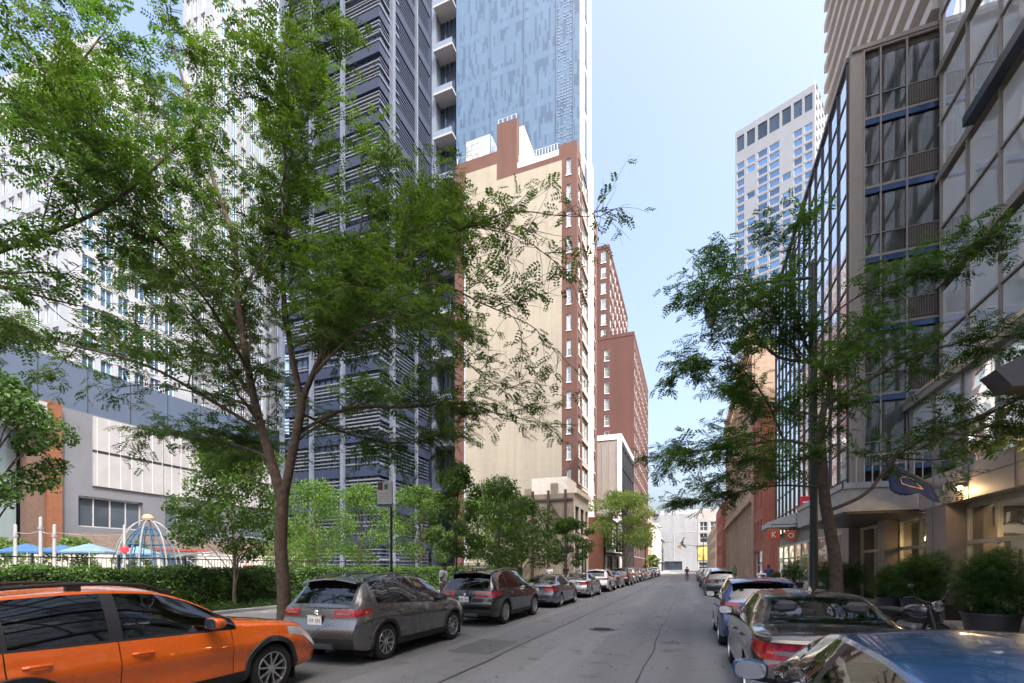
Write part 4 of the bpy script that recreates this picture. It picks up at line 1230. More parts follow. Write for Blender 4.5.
    for k in range(20):
        g = MB(); z = hb+.9+k*1.75
        g.box(XF-.25, 28.02, z, XF+.19, 47.2, z+.62); g.build('band', mat('pale_band', (.42, .38, .35), .55, var=.05), t)
    # --- ground floor: stone piers, fascia, glazing
    XG = BR
    g = MB(); g.box(XG, ya, 3.65, XG+2.5, 19.6, 4.62); g.build('fascia', M_BEIGE, t)
    g = MB()
    for k in range(24): g.box(XG-.012, 18.6-k*2.0, 3.66, XG-.003, 18.63-k*2.0, 4.61)
    g.box(XG-.008, ya, 4.2, XG-.0025, 19.5, 4.225)
    g.build('fascia_joint', M_BRDARK, t)
    for y0, y1 in ((17.9, 19.2), (22.7, 23.4), (9.2, 10.6), (27.2, 28.4), (1, 2.4)):
        g = MB(); g.box(XG+.02, y0, .15, XG+.9, y1, 3.648); p = g.build('pier', mat('brown_stone', (.20, .165, .145), .4, var=.1, scale=1.5), t)
        g = MB(); g.box(XG-.02, y0-.04, .15, XG+.94, y1+.04, .62); g.build('pier_base', mat('black_granite', (.03, .03, .032), .25), p)
        g = MB(); g.box(XG+.012, y0+.01, 1.98, XG+.018, y1-.01, 2.0); g.box(XG+.012, y0+.62*(y1-y0), .65, XG+.018, y0+.62*(y1-y0)+.015, 3.6); g.build('pier_joint', M_BRDARK, p)
    g = MB()
    def gf(y0, y1, n, door=False):
        fr.box(XG+.5, y0, .15, XG+.62, y1, .3); fr.box(XG+.5, y0, 2.42, XG+.62, y1, 2.54); fr.box(XG+.5, y0, 3.5, XG+.62, y1, 3.648)
        for i in range(n+1):
            y = y0+(y1-y0)*i/n
            fr.box(XG+.498, max(y0, y-.05), .15, XG+.622, min(y1, y+.05), 3.645)
    fr = MB()
    for y0, y1, n in ((10.62, 17.88, 5), (19.22, 22.68, 2), (23.42, 27.18, 2), (2.42, 9.18, 4), (28.42, 49.9, 9)): gf(y0, y1, n)
    fr.build('ground_frame', mat('champagne_frame', (.45, .40, .33), .4, .5), t)
    gl = clear_glass('lobby_pane', (.6, .62, .56), (.95, 1, .95), 1.6, wav=.25, minr=.30)
    for y0, y1, n in ((10.62, 17.88, 5), (19.22, 22.68, 2), (23.42, 27.18, 2), (2.42, 9.18, 4), (28.42, 49.9, 9)):
        for i in range(n):
            a = y0+(y1-y0)*i/n+.05; b = y0+(y1-y0)*(i+1)/n-.05
            for z0, z1 in ((.3, 2.42), (2.54, 3.5)):
                g = MB(); g.quad((XG+.56, b, z0), (XG+.56, a, z0), (XG+.56, a, z1), (XG+.56, b, z1)); g.build('lobby_window', gl, t)
    g = MB(); g.box(XG+2.2, ya, .15, XG+2.35, 50, 3.7); g.box(XG+.7, ya, 3.5, XG+2.2, 50, 3.64); g.build('lobby_wall', mat('lobby_wall', (.17, .14, .10), .8, var=.5, scale=1.1), t)
    # entrance doors with pale frames (two leaves) in the near bay
    for k in range(2):
        y = 13.6+k*1.05
        g = MB()
        for a, b, c, d in ((y, .3, y+.14, 2.41), (y+.86, .3, y+1.0, 2.41), (y+.14, .3, y+.86, .55), (y+.14, 2.2, y+.86, 2.41), (y+.45, .55, y+.53, 2.2)):
            g.box(XG+.42, a, b, XG+.497, c, d)
        dd = g.build('door', mat('door_frame', (.50, .45, .38), .4, .4), t)
        g = MB(); g.tube([(XG+.36, y+.82, .9), (XG+.36, y+.82, 1.6)], .02, 6); g.build('handle', M_GREYM, dd)
    # marquee canopy over the pavement
    g = MB(); g.box(5.05, 19.62, 3.7, XG+.9, 27.0, 4.6); c = g.build('marquee', mat('marquee_grey', (.33, .32, .31), .5, .2), t)
    g = MB(); g.box(5.2, 19.75, 3.62, XG+.5, 26.9, 3.698); g.build('soffit', M_BRDARK, c)
    g = MB(); g.box(5.0, 19.57, 4.5, XG, 19.619, 4.7); g.box(4.98, 19.57, 4.498, 5.049, 27.0, 4.7); g.build('marquee_trim', M_FGREY, c)
    g = MB(); x = 5.4
    for k in range(9):
        g.tube([(5.6+k*.24, 20.2, 4.6), (5.6+k*.24, 20.2, 5.75)], .02, 5)
    g.tube([(5.5, 20.2, 5.75), (7.7, 20.2, 5.75)], .028, 5); g.build('terrace_railing', M_FGREY, c)
hotel()

# lit wall lamps on the stone fascia
M_LAMP = mat('lamp_glow', (1, .85, .6), .4, emit=(1.0, .68, .32), estr=7.0)
for y, lb in ((13.4, 'small lit lamp on the stone fascia, the one nearer the entrance doors'), (16.7, 'small lit lamp on the stone fascia, the one nearer the blue flag')):
    t = thing('wall_lamp', lb, 'lamp', (BR, y, 4.0), 0, 'lamps on the hotel fascia')
    g = MB(); g.box(BR-.14, y-.05, 3.98, BR-.002, y+.05, 4.1); g.lathe([(.0, .10), (.09, .10), (.11, .02), (.11, 0)], 12, (BR-.16, y, 4.0)); g.build('bracket', M_BRDARK, t)
    g = MB(); g.ball((BR-.16, y, 3.97), .075, n=10, m=6); g.build('bulb', M_LAMP, t, smooth=True)
    l = bpy.data.lights.new('lamp_light', 'POINT'); l.energy = 14; l.color = (1, .66, .32); l.shadow_soft_size = .08
    lo = bpy.data.objects.new('lamp_light', l); lo.location = (-.22, 0, -.12); lo.parent = t; COL.objects.link(lo)
# warm lobby lamps seen through the glass
for y, x in ((14.9, 8.3), (12.6, 8.3), (20.6, 8.6), (21.8, 8.3)):
    t = thing('lobby_lamp', {14.9: 'warm pendant lamp inside the lobby, above the double doors', 12.6: 'warm pendant lamp inside the lobby nearest the right edge', 20.6: 'warm pendant lamp behind the lobby glass left of the wide stone pier', 21.8: 'warm pendant lamp deepest in the lobby, behind the glass beneath the marquee'}[y], 'lamp', (x, y, 3.5), 0, 'lamps inside the lobby')
    g = MB(); g.tube([(x, y, 3.5), (x, y, 3.0)], .008, 5); g.build('cord', M_BLACKM, t)
    g = MB(); g.lathe([(.06, .26), (.16, 0), (.15, 0), (.05, .25)], 14, (x, y, 2.75)); g.build('lamp_shade', M_LAMP, t)
    l = bpy.data.lights.new('lamp_light', 'POINT'); l.energy = 10; l.color = (1, .7, .38); l.shadow_soft_size = .1
    lo = bpy.data.objects.new('lamp_light', l); lo.location = (0, 0, -.75); lo.parent = t; COL.objects.link(lo)

# dark angular sign box at the right edge
t = thing('projecting_sign', 'dark angular metal sign box hanging from the facade at the right edge', 'sign', (6.5, 12.0, 5.2))
g = MB(); g.prism([(0, 0), (1.5, -.05), (1.5, 1.1), (.9, 1.0), (-.25, .35)], (5.75, 11.75, 5.2), (1, 0, 0), (0, 0, 1), (0, .55, 0)); g.build('sign_body', mat('sign_dark', (.085, .08, .085), .45, .3), t)
g = MB(); g.tube([(7.1, 12.0, 5.7), (10.0, 12.0, 5.7)], .07, 8); g.build('bracket', M_BLACKM, t)

# hotel flag
def flag():
    b = Vector((7.17, 18.0, 4.12)); d = Vector((-.84, -.12, .53)).normalized()
    t = thing('hotel_flag', 'dark blue flag drooping from a slanted pole above the stone fascia', 'flag', b)
    g = MB(); g.tube([b, b+d*1.9], [.03, .02], 8); g.ball(b+d*1.92, .05, n=8, m=6); g.build('flag_pole', M_BRDARK, t)
    g = MB(); g.box(7.14, 17.88, 4.0, 7.19, 18.12, 4.26); g.build('socket', M_GREYM, t)
    rows = []
    for i in range(13):
        s = i/12
        p = b+d*(.35+1.45*s)
        row = []
        for j in range(11):
            q = j/10
            dr = (.60+.45*s)*q
            row.append((p.x+.05*math.sin(s*9+q*2)*q+.22*q, p.y+.09*math.sin(s*7+1.2*q)*q, p.z-dr*(.9+.1*math.cos(s*8))))
        rows.append(row)
    g = MB(); g.grid(rows); o = g.build('cloth', mat('flag_blue', (.014, .028, .10), .8, var=.25, scale=4), t, smooth=True, angle=80)
    md = o.modifiers.new('solid', 'SOLIDIFY'); md.thickness = .006
    g = MB(); 
    pts = [Vector(rows[3][6]), Vector(rows[5][7]), Vector(rows[7][7]), Vector(rows[9][6]), Vector(rows[9][4]), Vector(rows[7][3]), Vector(rows[5][3])]
    g.tube([p+Vector((-.02, -.03, 0)) for p in pts+[pts[0]]], .016, 6); g.build('emblem_ring', mat('flag_gold', (.55, .34, .22), .7), t)
flag()

# awning and orange blade sign down the right pavement
t = thing('fabric_awning', 'grey fabric awning over the pavement beyond the right-hand tree', 'awning', (BR, 40, 3))
g = MB(); g.prism([(0, 4.8), (0, 5.9), (-1.9, 5.2), (-1.9, 4.8)], (BR+.33, 41, 0), (1, 0, 0), (0, 0, 1), (0, 3.4, 0)); g.build('canopy', mat('awning_grey', (.42, .42, .40), .85), t)
g = MB()
for y in (41.1, 44.3): g.tube([(BR-1.45, y, .15), (BR-1.45, y, 4.8)], .035, 6)
g.build('post', M_GREYM, t)
t = thing('orange_sign', 'square orange sign hung under the grey awning', 'sign', (5.4, 37.6, 2.5))
g = MB(); g.bbox(5.15, 37.6, 3.7, 5.95, 37.75, 4.45, .03); g.build('panel', mat('orange_sign', (.50, .08, .014), .5), t)
g = MB(); g.box(5.42, 37.57, 3.85, 5.47, 37.598, 4.25); g.tube([(5.46, 37.585, 4.04), (5.66, 37.585, 4.25)], .025, 5); g.tube([(5.46, 37.585, 4.06), (5.66, 37.585, 3.85)], .025, 5); g.build('mark', M_WHITEM, t)
g = MB(); g.tube([(5.4, 37.68, 4.5), (5.4, 37.68, 4.75)], .02, 6); g.tube([(5.4, 37.68, 4.75), (7.55, 37.68, 4.75)], .03, 6); g.build('bracket', M_BLACKM, t)
t = thing('orange_sign', 'second orange sign just behind the square one, partly in shade', 'sign', (6.4, 38.4, 2.5))
g = MB(); g.bbox(6.4, 38.3, 3.65, 7.05, 38.45, 4.35, .03); g.build('panel', MATS['orange_sign'], t)
g = MB(); g.lathe([(.13, 0), (.18, 0), (.18, .02), (.13, .02)], 16, (6.72, 38.275, 4.0), 'Y'); g.build('mark', M_WHITEM, t)
g = MB(); g.tube([(6.7, 38.38, 4.4), (6.7, 38.38, 4.6)], .02, 6); g.tube([(6.7, 38.38, 4.6), (7.6, 38.38, 4.6)], .03, 6); g.build('bracket', M_BLACKM, t)
t = thing('red_sign', 'small red square sign high among the right-hand tree branches', 'sign', (6.5, 31, 5))
g = MB(); g.bbox(5.9, 31, 5.1, 6.6, 31.12, 5.8, .03); g.build('panel', mat('red_sign', (.55, .02, .03), .5), t)
g = MB(); g.box(6.02, 30.975, 5.4, 6.48, 30.998, 5.5); g.build('mark', M_WHITEM, t)
g = MB(); g.tube([(6.6, 31.06, 5.5), (7.55, 31.06, 5.5)], .03, 6); g.build('bracket', M_BLACKM, t)
t = thing('door_sign', 'small red and white notice beside the hotel doors at the right edge', 'sign', (7.6, 11.4, 2.0))
g = MB(); g.box(7.10, 10.7, 2.0, 7.13, 11.25, 2.55); g.build('panel', mat('notice_white', (.75, .74, .72), .6), t)
g = MB(); g.box(7.085, 10.74, 2.28, 7.099, 11.21, 2.52); g.build('mark', MATS['red_sign'], t)
g = MB(); g.box(7.13, 10.9, .15, 7.17, 11.0, 2.5); g.build('post', M_GREYM, t)
# ------------------------------------------------------------------ vehicles
def interp(pts):
    """smooth monotone curve through (x, y) points"""
    xs = [p[0] for p in pts]; ys = [p[1] for p in pts]; n = len(xs)
    d = [(ys[i+1]-ys[i])/(xs[i+1]-xs[i]) for i in range(n-1)]
    m = [d[0]] + [0.0 if d[i-1]*d[i] <= 0 else 2*d[i-1]*d[i]/(d[i-1]+d[i]) for i in range(1, n-1)] + [d[-1]]
    def f(x):
        if x <= xs[0]: return ys[0]
        if x >= xs[-1]: return ys[-1]
        i = 0
        while x > xs[i+1]: i += 1
        h = xs[i+1]-xs[i]; t = (x-xs[i])/h
        return (2*t**3-3*t**2+1)*ys[i]+(t**3-2*t**2+t)*h*m[i]+(-2*t**3+3*t**2)*ys[i+1]+(t**3-t**2)*h*m[i+1]
    return f
def lin(pts):
    def f(x):
        if x <= pts[0][0]: return pts[0][1]
        for (a, b), (c, d) in zip(pts[:-1], pts[1:]):
            if x <= c: return b+(d-b)*(x-a)/(c-a)
        return pts[-1][1]
    return f

M_CGLASS = clear_glass('car_glass', (.55, .60, .58), (.95, .98, 1), 1.55, minr=.03)
M_CDARKGLASS = clear_glass('car_privacy_glass', (.035, .04, .045), (.95, .98, 1), 1.55, minr=.03)
M_INT = mat('car_interior', (.03, .03, .033), .8)
M_SEAT = mat('seat_cloth', (.05, .05, .053), .9)
M_SEATL = mat('seat_light', (.30, .28, .25), .8)
M_TAIL = mat('tail_lens', (.30, .006, .010), .12, coat=1.0, var=.5, scale=16)
M_TAILW = mat('clear_lens', (.20, .12, .12), .1, coat=1.0)
M_PLATE = mat('plate', (.68, .69, .66), .5, var=.1, scale=30)
M_PLMARK = mat('plate_mark', (.22, .23, .28), .6, var=.5, scale=60)
M_RIM = mat('alloy', (.50, .51, .53), .28, .85, var=.05)
M_RIMD = mat('alloy_dark', (.06, .06, .065), .35, .6)
M_CHROME = mat('chrome', (.75, .76, .78), .12, 1.0, var=.02)
M_SEAMC = mat('door_gap', (.006, .006, .007), .8)
M_HEAD = mat('head_lens', (.55, .58, .62), .08, .2, coat=1.0)

SPECS = {}
SPECS['crossover'] = dict(L=4.42, W=.92, wr=.345, ya=.86, yb=3.52, sill=.25, R=.395,
    top=[(0,1.03),(.06,1.08),(.30,1.33),(.52,1.515),(.9,1.575),(1.7,1.61),(2.35,1.575),(2.75,1.47),(3.4,1.11),(3.75,1.035),(4.15,.93),(4.36,.80),(4.42,.70)],
    belt=[(0,1.01),(.5,1.075),(1.2,1.045),(2.2,1.0),(3.1,.97),(3.5,.95),(4.05,.86),(4.42,.66)],
    wt=[(0,.73),(.3,.665),(.6,.62),(1.7,.645),(2.7,.61),(3.4,.745),(4.0,.72),(4.42,.62)],
    rear=[(.25,.13),(.36,.03),(.55,0.0),(.70,.02),(.76,.075),(.9,.085),(1.03,.10)], front=[(.25,.12),(.45,.02),(.6,0),(.75,.05),(.95,.14)],
    wind=(2.62, 3.38), rwin=(.07, .47), roof0=.52, side=[(.62,1.02),(1.10,1.98),(2.06,3.26)], seams=[1.04,2.02,3.1], upper_glass='dark',
    tail=(.87,1.0,.42,.50), plate=(.80,.13), clad=True, rails=True, spoiler=True, fy_r=.10, fy_f=.20)
SPECS['wagon'] = dict(L=4.46, W=.90, wr=.345, ya=.88, yb=3.55, sill=.28, R=.40,
    top=[(0,1.0),(.06,1.06),(.30,1.30),(.46,1.47),(.9,1.535),(1.55,1.56),(2.1,1.53),(2.45,1.44),(3.18,1.09),(3.6,1.03),(4.2,.93),(4.40,.80),(4.46,.68)],
    belt=[(0,.99),(.5,1.02),(1.2,1.0),(2.2,.975),(3.1,.95),(3.5,.94),(4.1,.87),(4.46,.64)],
    wt=[(0,.72),(.3,.65),(.6,.60),(1.7,.615),(2.45,.59),(3.18,.73),(4.0,.72),(4.46,.62)],
    rear=[(.25,.13),(.36,.03),(.55,0.0),(.70,.02),(.76,.06),(.9,.075),(1.03,.10)], front=[(.28,.08),(.45,.0),(.6,.01),(.75,.06),(.95,.16)],
    wind=(2.36, 3.14), rwin=(.07, .42), roof0=.46, side=[(.36,.80),(.86,1.62),(1.74,3.02)], seams=[.83,1.69,2.94], upper_glass='mixed',
    tail=(.80,.97,.30,.62), plate=(.80,.12), clad=True, rails=True, spoiler=True, fy_r=.10, fy_f=.18)
SPECS['suv'] = dict(L=4.78, W=.955, wr=.37, ya=.96, yb=3.80, sill=.27, R=.425,
    top=[(0,1.06),(.06,1.12),(.30,1.37),(.55,1.575),(.9,1.64),(1.8,1.69),(2.6,1.66),(3.0,1.55),(3.7,1.17),(4.05,1.09),(4.5,.98),(4.72,.84),(4.78,.72)],
    belt=[(0,1.04),(.5,1.12),(1.2,1.10),(2.4,1.05),(3.4,1.01),(3.8,.99),(4.4,.91),(4.78,.68)],
    wt=[(0,.77),(.3,.69),(.6,.645),(1.8,.67),(2.9,.635),(3.7,.77),(4.3,.75),(4.78,.66)],
    rear=[(.25,.14),(.38,.03),(.58,0.0),(.74,.02),(.80,.08),(.95,.09),(1.08,.11)], front=[(.27,.10),(.45,.02),(.62,0),(.8,.05),(1.0,.15)],
    wind=(2.86, 3.68), rwin=(.07, .50), roof0=.55, side=[(.66,1.16),(1.24,2.2),(2.30,3.55)], seams=[1.18,2.25,3.4], upper_glass='dark',
    tail=(.86,1.05,.55,.40), plate=(.80,.13), clad=True, rails=True, spoiler=True, fy_r=.10, fy_f=.20)
SPECS['sedan'] = dict(L=4.66, W=.90, wr=.325, ya=1.0, yb=3.70, sill=.21, R=.365,
    top=[(0,.97),(.12,1.03),(.62,1.055),(.74,1.075),(1.42,1.36),(1.8,1.42),(2.3,1.435),(2.7,1.39),(3.0,1.30),(3.62,1.0),(4.0,.93),(4.4,.82),(4.60,.70),(4.66,.62)],
    belt=[(0,.93),(.5,.975),(1.2,.98),(2.2,.945),(3.1,.91),(3.6,.89),(4.2,.79),(4.66,.58)],
    wt=[(0,.70),(.6,.72),(1.42,.585),(2.2,.60),(2.8,.585),(3.6,.72),(4.2,.70),(4.66,.60)],
    rear=[(.21,.12),(.33,.03),(.5,0.0),(.66,.015),(.72,.05),(.88,.055),(.95,.03)], front=[(.21,.10),(.40,.01),(.52,0),(.68,.07),(.8,.14)],
    wind=(2.78, 3.58), rwin=(.76, 1.44), roof0=1.5, side=[(1.02,1.24),(1.29,2.16),(2.24,3.48)], seams=[1.28,2.2,3.36], upper_glass='clear',
    tail=(.74,.92,.36,.50), plate=(.80,.12), clad=False, rails=False, spoiler=False, fy_r=.13, fy_f=.22)
SPECS['hatch'] = dict(L=4.05, W=.875, wr=.315, ya=.72, yb=3.22, sill=.21, R=.36,
    top=[(0,1.0),(.05,1.06),(.28,1.30),(.46,1.46),(.8,1.51),(1.5,1.53),(2.05,1.49),(2.4,1.40),(3.08,1.05),(3.4,.98),(3.8,.86),(4.0,.74),(4.05,.64)],
    belt=[(0,.98),(.5,1.01),(1.2,.985),(2.2,.95),(2.9,.92),(3.2,.90),(3.7,.81),(4.05,.6)],
    wt=[(0,.70),(.3,.64),(.55,.60),(1.5,.615),(2.4,.59),(3.08,.72),(3.6,.69),(4.05,.58)],
    rear=[(.21,.13),(.33,.03),(.52,0.0),(.68,.02),(.74,.06),(.9,.07),(1.0,.09)], front=[(.21,.10),(.40,.02),(.55,0),(.7,.05),(.9,.14)],
    wind=(2.28, 3.02), rwin=(.06, .42), roof0=.46, side=[(.42,.74),(.80,1.62),(1.70,2.94)], seams=[.77,1.66,2.82], upper_glass='clear',
    tail=(.74,1.0,.26,.66), plate=(.72,.12), clad=False, rails=False, spoiler=True, fy_r=.11, fy_f=.22)

class CarShape:
    def __init__(c, s):
        c.s = s; c.L = s['L']; c.W = s['W']
        c.top = interp(s['top']); c.belt = interp(s['belt']); c.wt = interp(s['wt'])
        c.er = interp(s['rear']); c.ef = interp(s['front'])
        c.prof = interp([(0,.925),(.07,.965),(.18,.988),(.32,.974),(.48,.980),(.64,1.0),(.71,.999),(.80,.972),(.9,.955),(1.0,.93)])
    def fy(c, y):
        L = c.L; s = c.s
        a = 1.0
        if y < .55: a -= s['fy_r']*((.55-y)/.55)**2.3
        q = L-y
        if q < 1.0: a -= s['fy_f']*((1.0-q)/1.0)**2.4
        return a
    def hw(c, y, z):
        z0 = c.s['sill']; zb = c.belt(y)
        return c.W*c.fy(y)*c.prof(min(1, max(0, (z-z0)/(zb-z0))))
    def yy(c, y, z):
        """bumper and tailgate modelling: push stations in or out with height"""
        r = y
        if y < .55: r += c.er(z)*((.55-y)/.55)**2
        q = c.L-y
        if q < .6: r -= c.ef(z)*((.6-q)/.6)**2
        return r
    def zlow(c, y):
        s = c.s
        z = s['sill'] + .06*max(0, (.5-y)/.5)**2 + .03*max(0, (y-c.L+.5)/.5)**2
        for yc in (s['ya'], s['yb']):
            if abs(y-yc) < s['R']: z = max(z, s['wr']+math.sqrt(max(0, s['R']**2-(y-yc)**2)))
        return z
    def side(c, y, z, sg, off=0.0):
        return (sg*(c.hw(y, z)+off), c.yy(y, z), z)
    def upper(c, y, f, sg, off=0.0):
        zb = c.belt(y); wb = c.hw(y, zb); zt = c.top(y); cr = c.crown(y); wt = min(c.wt(y), wb-.01); ze = max(zt-cr, zb+.004)
        x = wb+(wt-wb)*f; z = zb+(ze-zb)*f
        bul = .028*math.sin(PI*f)*min(1, (ze-zb)/.3)
        # rounded shoulder on bonnet and boot
        if ze-zb < .3: bul += (wb-wt)*.22*math.sin(PI*f)*(1-(ze-zb)/.3)
        x += bul+off
        return (sg*x, c.yy(y, zb), z+(off*.35))
    def crown(c, y):
        return min(.055, max(.004, (c.top(y)-c.belt(y))*.35))
    def topp(c, y, s, off=0.0):
        zb = c.belt(y); wb = c.hw(y, zb); zt = c.top(y); cr = c.crown(y); wt = min(c.wt(y), wb-.01); ze = max(zt-cr, zb+.004)
        bow = 0
        a, b = c.s['wind']
        if a < y < b+.35: bow = .10*(1-s*s)*math.sin(PI*min(1, (y-a)/(b-a+.35)))
        q = c.L-y
        if q < .9: bow += .0
        return (s*wt, c.yy(y, zb)+bow, ze+(zt-ze)*(1-s*s)+off)
    def rear(c, s, z, off=0.0):
        w = c.hw(0, min(z, c.belt(0)))
        return (s*w, c.er(z)-.075*(1-abs(s)**2.6)-off, z)
    def frontp(c, s, z, off=0.0):
        w = c.hw(c.L, min(z, c.belt(c.L)))
        return (s*w, c.L-c.ef(z)+.12*(1-abs(s)**2.4)+off, z)

CARMESH = {}
def car_meshes(kind):
    """list of (name, mesh, slot_kind, parent_index) built once for each body type"""
    if kind in CARMESH: return CARMESH[kind]
    s = SPECS[kind]; c = CarShape(s); L = c.L
    DUMMY = paint('paint_dummy', (.2, .2, .2))
    out = []
    def put(name, g, m, parent=None, smooth=True, angle=40, weld=True, loc=None):
        if not g.f: return None
        me = g.mesh(name, m if m is not None else DUMMY, smooth, angle, None, weld)
        out.append([name, me, m is None, parent, loc]); return len(out)-1
    # stations
    ys = set()
    n = 64
    for i in range(n+1): ys.add(round(L*i/n, 4))
    for i in range(9): ys.add(round(.3*(i/8)**2, 4)); ys.add(round(L-.45*(i/8)**2, 4))
    for yc in (s['ya'], s['yb']):
        dz = s['sill']-s['wr']; half = math.sqrt(s['R']**2-dz*dz)
        a0 = math.atan2(dz, half)
        for i in range(25):
            a = a0+(PI-2*a0)*i/24; ys.add(round(yc+s['R']*math.cos(a), 4))
    for q in s['seams']: ys.add(round(q-.005, 4)); ys.add(round(q+.005, 4))
    brk = [a for w in s['side'] for a in w]+list(s['wind'])+list(s['rwin'])
    for q in brk: ys.add(round(q, 4))
    ys = sorted(ys)
    keep = [ys[0]]
    special = {round(q+d, 4) for q in s['seams'] for d in (-.005, .005)} | {round(q, 4) for q in brk}
    for y in ys[1:]:
        if y-keep[-1] < .004:
            if y in special: keep[-1] = y if keep[-1] not in special else keep[-1]
            continue
        keep.append(y)
    ys = keep
    if ys[-1] < L-1e-4: ys.append(L)
    fS = [0, .045, .10, .18, .28, .38, .48, .58, .68, .77, .85, .92, .97, 1.0]
    fU = [0, .05, .10, .24, .38, .52, .66, .80, .90, .95, 1.0]
    sT = [1.0, .96, .90, .7, .5, .25, 0, -.25, -.5, -.7, -.90, -.96, -1.0]
    body = MB(); seam = MB(); glass = {}; trim = MB(); wsh = MB(); rwn = MB()
    up_flat = lambda y: c.top(y)-c.crown(y)-c.belt(y) > .10
    for sg in (1, -1):
        for a, b in zip(ys[:-1], ys[1:]):
            ym = (a+b)/2
            is_seam = any(abs(ym-q) < .006 for q in s['seams'])
            for f0, f1 in zip(fS[:-1], fS[1:]):
                q = [c.side(y, c.zlow(y)+(c.belt(y)-c.zlow(y))*f, sg) for y, f in ((a, f0), (b, f0), (b, f1), (a, f1))]
                if sg < 0: q = q[::-1]
                if is_seam and f0 >= .045:
                    k = [(p[0]-sg*.006, p[1], p[2]) for p in q]; seam.quad(*k)
                else: body.quad(*q)
            win = None
            for wi, (w0, w1) in enumerate(s['side']):
                if w0-1e-6 <= a and b <= w1+1e-6: win = wi
            inband = s['side'][0][0]-1e-6 <= a and b <= s['side'][-1][1]+1e-6
            for f0, f1 in zip(fU[:-1], fU[1:]):
                q = [c.upper(y, f, sg) for y, f in ((a, f0), (b, f0), (b, f1), (a, f1))]
                if sg < 0: q = q[::-1]
                inrow = f0 >= .0499 and f1 <= .9501
                if win is not None and inrow:
                    glass.setdefault((win, sg), MB()).quad(*q)
                elif inband and (f0 < .0499 or inrow) and up_flat(ym): trim.quad(*q)
                else: body.quad(*q)
    for a, b in zip(ys[:-1], ys[1:]):
        for s0, s1 in zip(sT[:-1], sT[1:]):
            q = [c.topp(a, s0), c.topp(b, s0), c.topp(b, s1), c.topp(a, s1)]
            if s['wind'][0]-1e-6 <= a and b <= s['wind'][1]+1e-6 and abs(s0) <= .961 and abs(s1) <= .961: wsh.quad(*q)
            elif s['rwin'][0]-1e-6 <= a and b <= s['rwin'][1]+1e-6 and abs(s0) <= .901 and abs(s1) <= .901: rwn.quad(*q)
            else: body.quad(*q)
    # ends
    zs = [c.zlow(0)+(c.belt(0)-c.zlow(0))*f for f in fS]
    sC = [-1, -.9, -.75, -.5, -.25, 0, .25, .5, .75, .9, 1]
    body.grid([[c.rear(q, z) for q in sC[::-1]] for z in zs])
    y0 = 0.0; pt = [c.upper(0, 1.0, 1), c.upper(0, 1.0, -1)]
    body.grid([[c.rear(q, zs[-1]) for q in sC[::-1]], [(pt[0][0]*q, c.yy(0, zs[-1])-.03*(1-q*q), c.topp(0, q)[2]) for q in sC[::-1]], [c.topp(0, q) for q in sC[::-1]]])
    zs = [c.zlow(L)+(c.belt(L)-c.zlow(L))*f for f in fS]
    body.grid([[c.frontp(q, z) for q in sC] for z in zs])
    pt = c.upper(L, 1.0, 1)
    body.grid([[c.frontp(q, zs[-1]) for q in sC], [(pt[0]*q, c.yy(L, zs[-1])+.09*(1-abs(q)**2.4), c.topp(L, q)[2]-.004) for q in sC], [c.topp(L, q) for q in sC]])
    bi = put('body', body, None, angle=38)
    put('door_seam', seam, M_SEAMC, smooth=False)
    put('window_trim', trim, M_PLASTIC)
    for (wi, sg), g in sorted(glass.items()):
        m = M_CGLASS if (s['upper_glass'] == 'clear' or (s['upper_glass'] == 'mixed' and wi == 2) or (s['upper_glass'] == 'dark' and wi == 2)) else M_CDARKGLASS
        put('side_window', g, m)
    put('windscreen', wsh, M_CGLASS)
    ri = put('rear_window', rwn, M_CDARKGLASS if s['upper_glass'] != 'clear' else M_CGLASS)
    # patches standing slightly proud of the skin
    def spatch(g, y0, y1, z0, z1, sg, off, ny=8, nz=4):
        rows = [[c.side(y0+(y1-y0)*i/ny, (z0(y0+(y1-y0)*i/ny) if callable(z0) else z0)+((z1(y0+(y1-y0)*i/ny) if callable(z1) else z1)-(z0(y0+(y1-y0)*i/ny) if callable(z0) else z0))*j/nz, sg, off) for i in range(ny+1)] for j in range(nz+1)]
        base = [[c.side(y0+(y1-y0)*i/ny, p[2], sg, -.01) for i, p in enumerate(r)] for r in rows]
        if sg < 0: rows = [r[::-1] for r in rows]; base = [r[::-1] for r in base]
        g.grid(rows); g.grid([base[0], rows[0]]); g.grid([rows[-1], base[-1]])
        g.grid([[r[0] for r in rows][::-1], [r[0] for r in base][::-1]]); g.grid([[r[-1] for r in rows], [r[-1] for r in base]])
    def rpatch(g, s0, s1, z0, z1, off, n=6, m=4, fn=None):
        fn = fn or c.rear
        rows = [[fn(s0+(s1-s0)*i/n, z0+(z1-z0)*j/m, off) for i in range(n+1)] for j in range(m+1)]
        base = [[fn(s0+(s1-s0)*i/n, z0+(z1-z0)*j/m, -.01) for i in range(n+1)] for j in range(m+1)]
        if fn == c.rear: rows = [r[::-1] for r in rows]; base = [r[::-1] for r in base]
        g.grid(rows); g.grid([base[0], rows[0]]); g.grid([rows[-1], base[-1]])
        g.grid([[r[0] for r in rows][::-1], [r[0] for r in base][::-1]]); g.grid([[r[-1] for r in rows], [r[-1] for r in base]])
    # tail lamps wrap round the corner
    z0, z1, yl, s0 = s['tail']
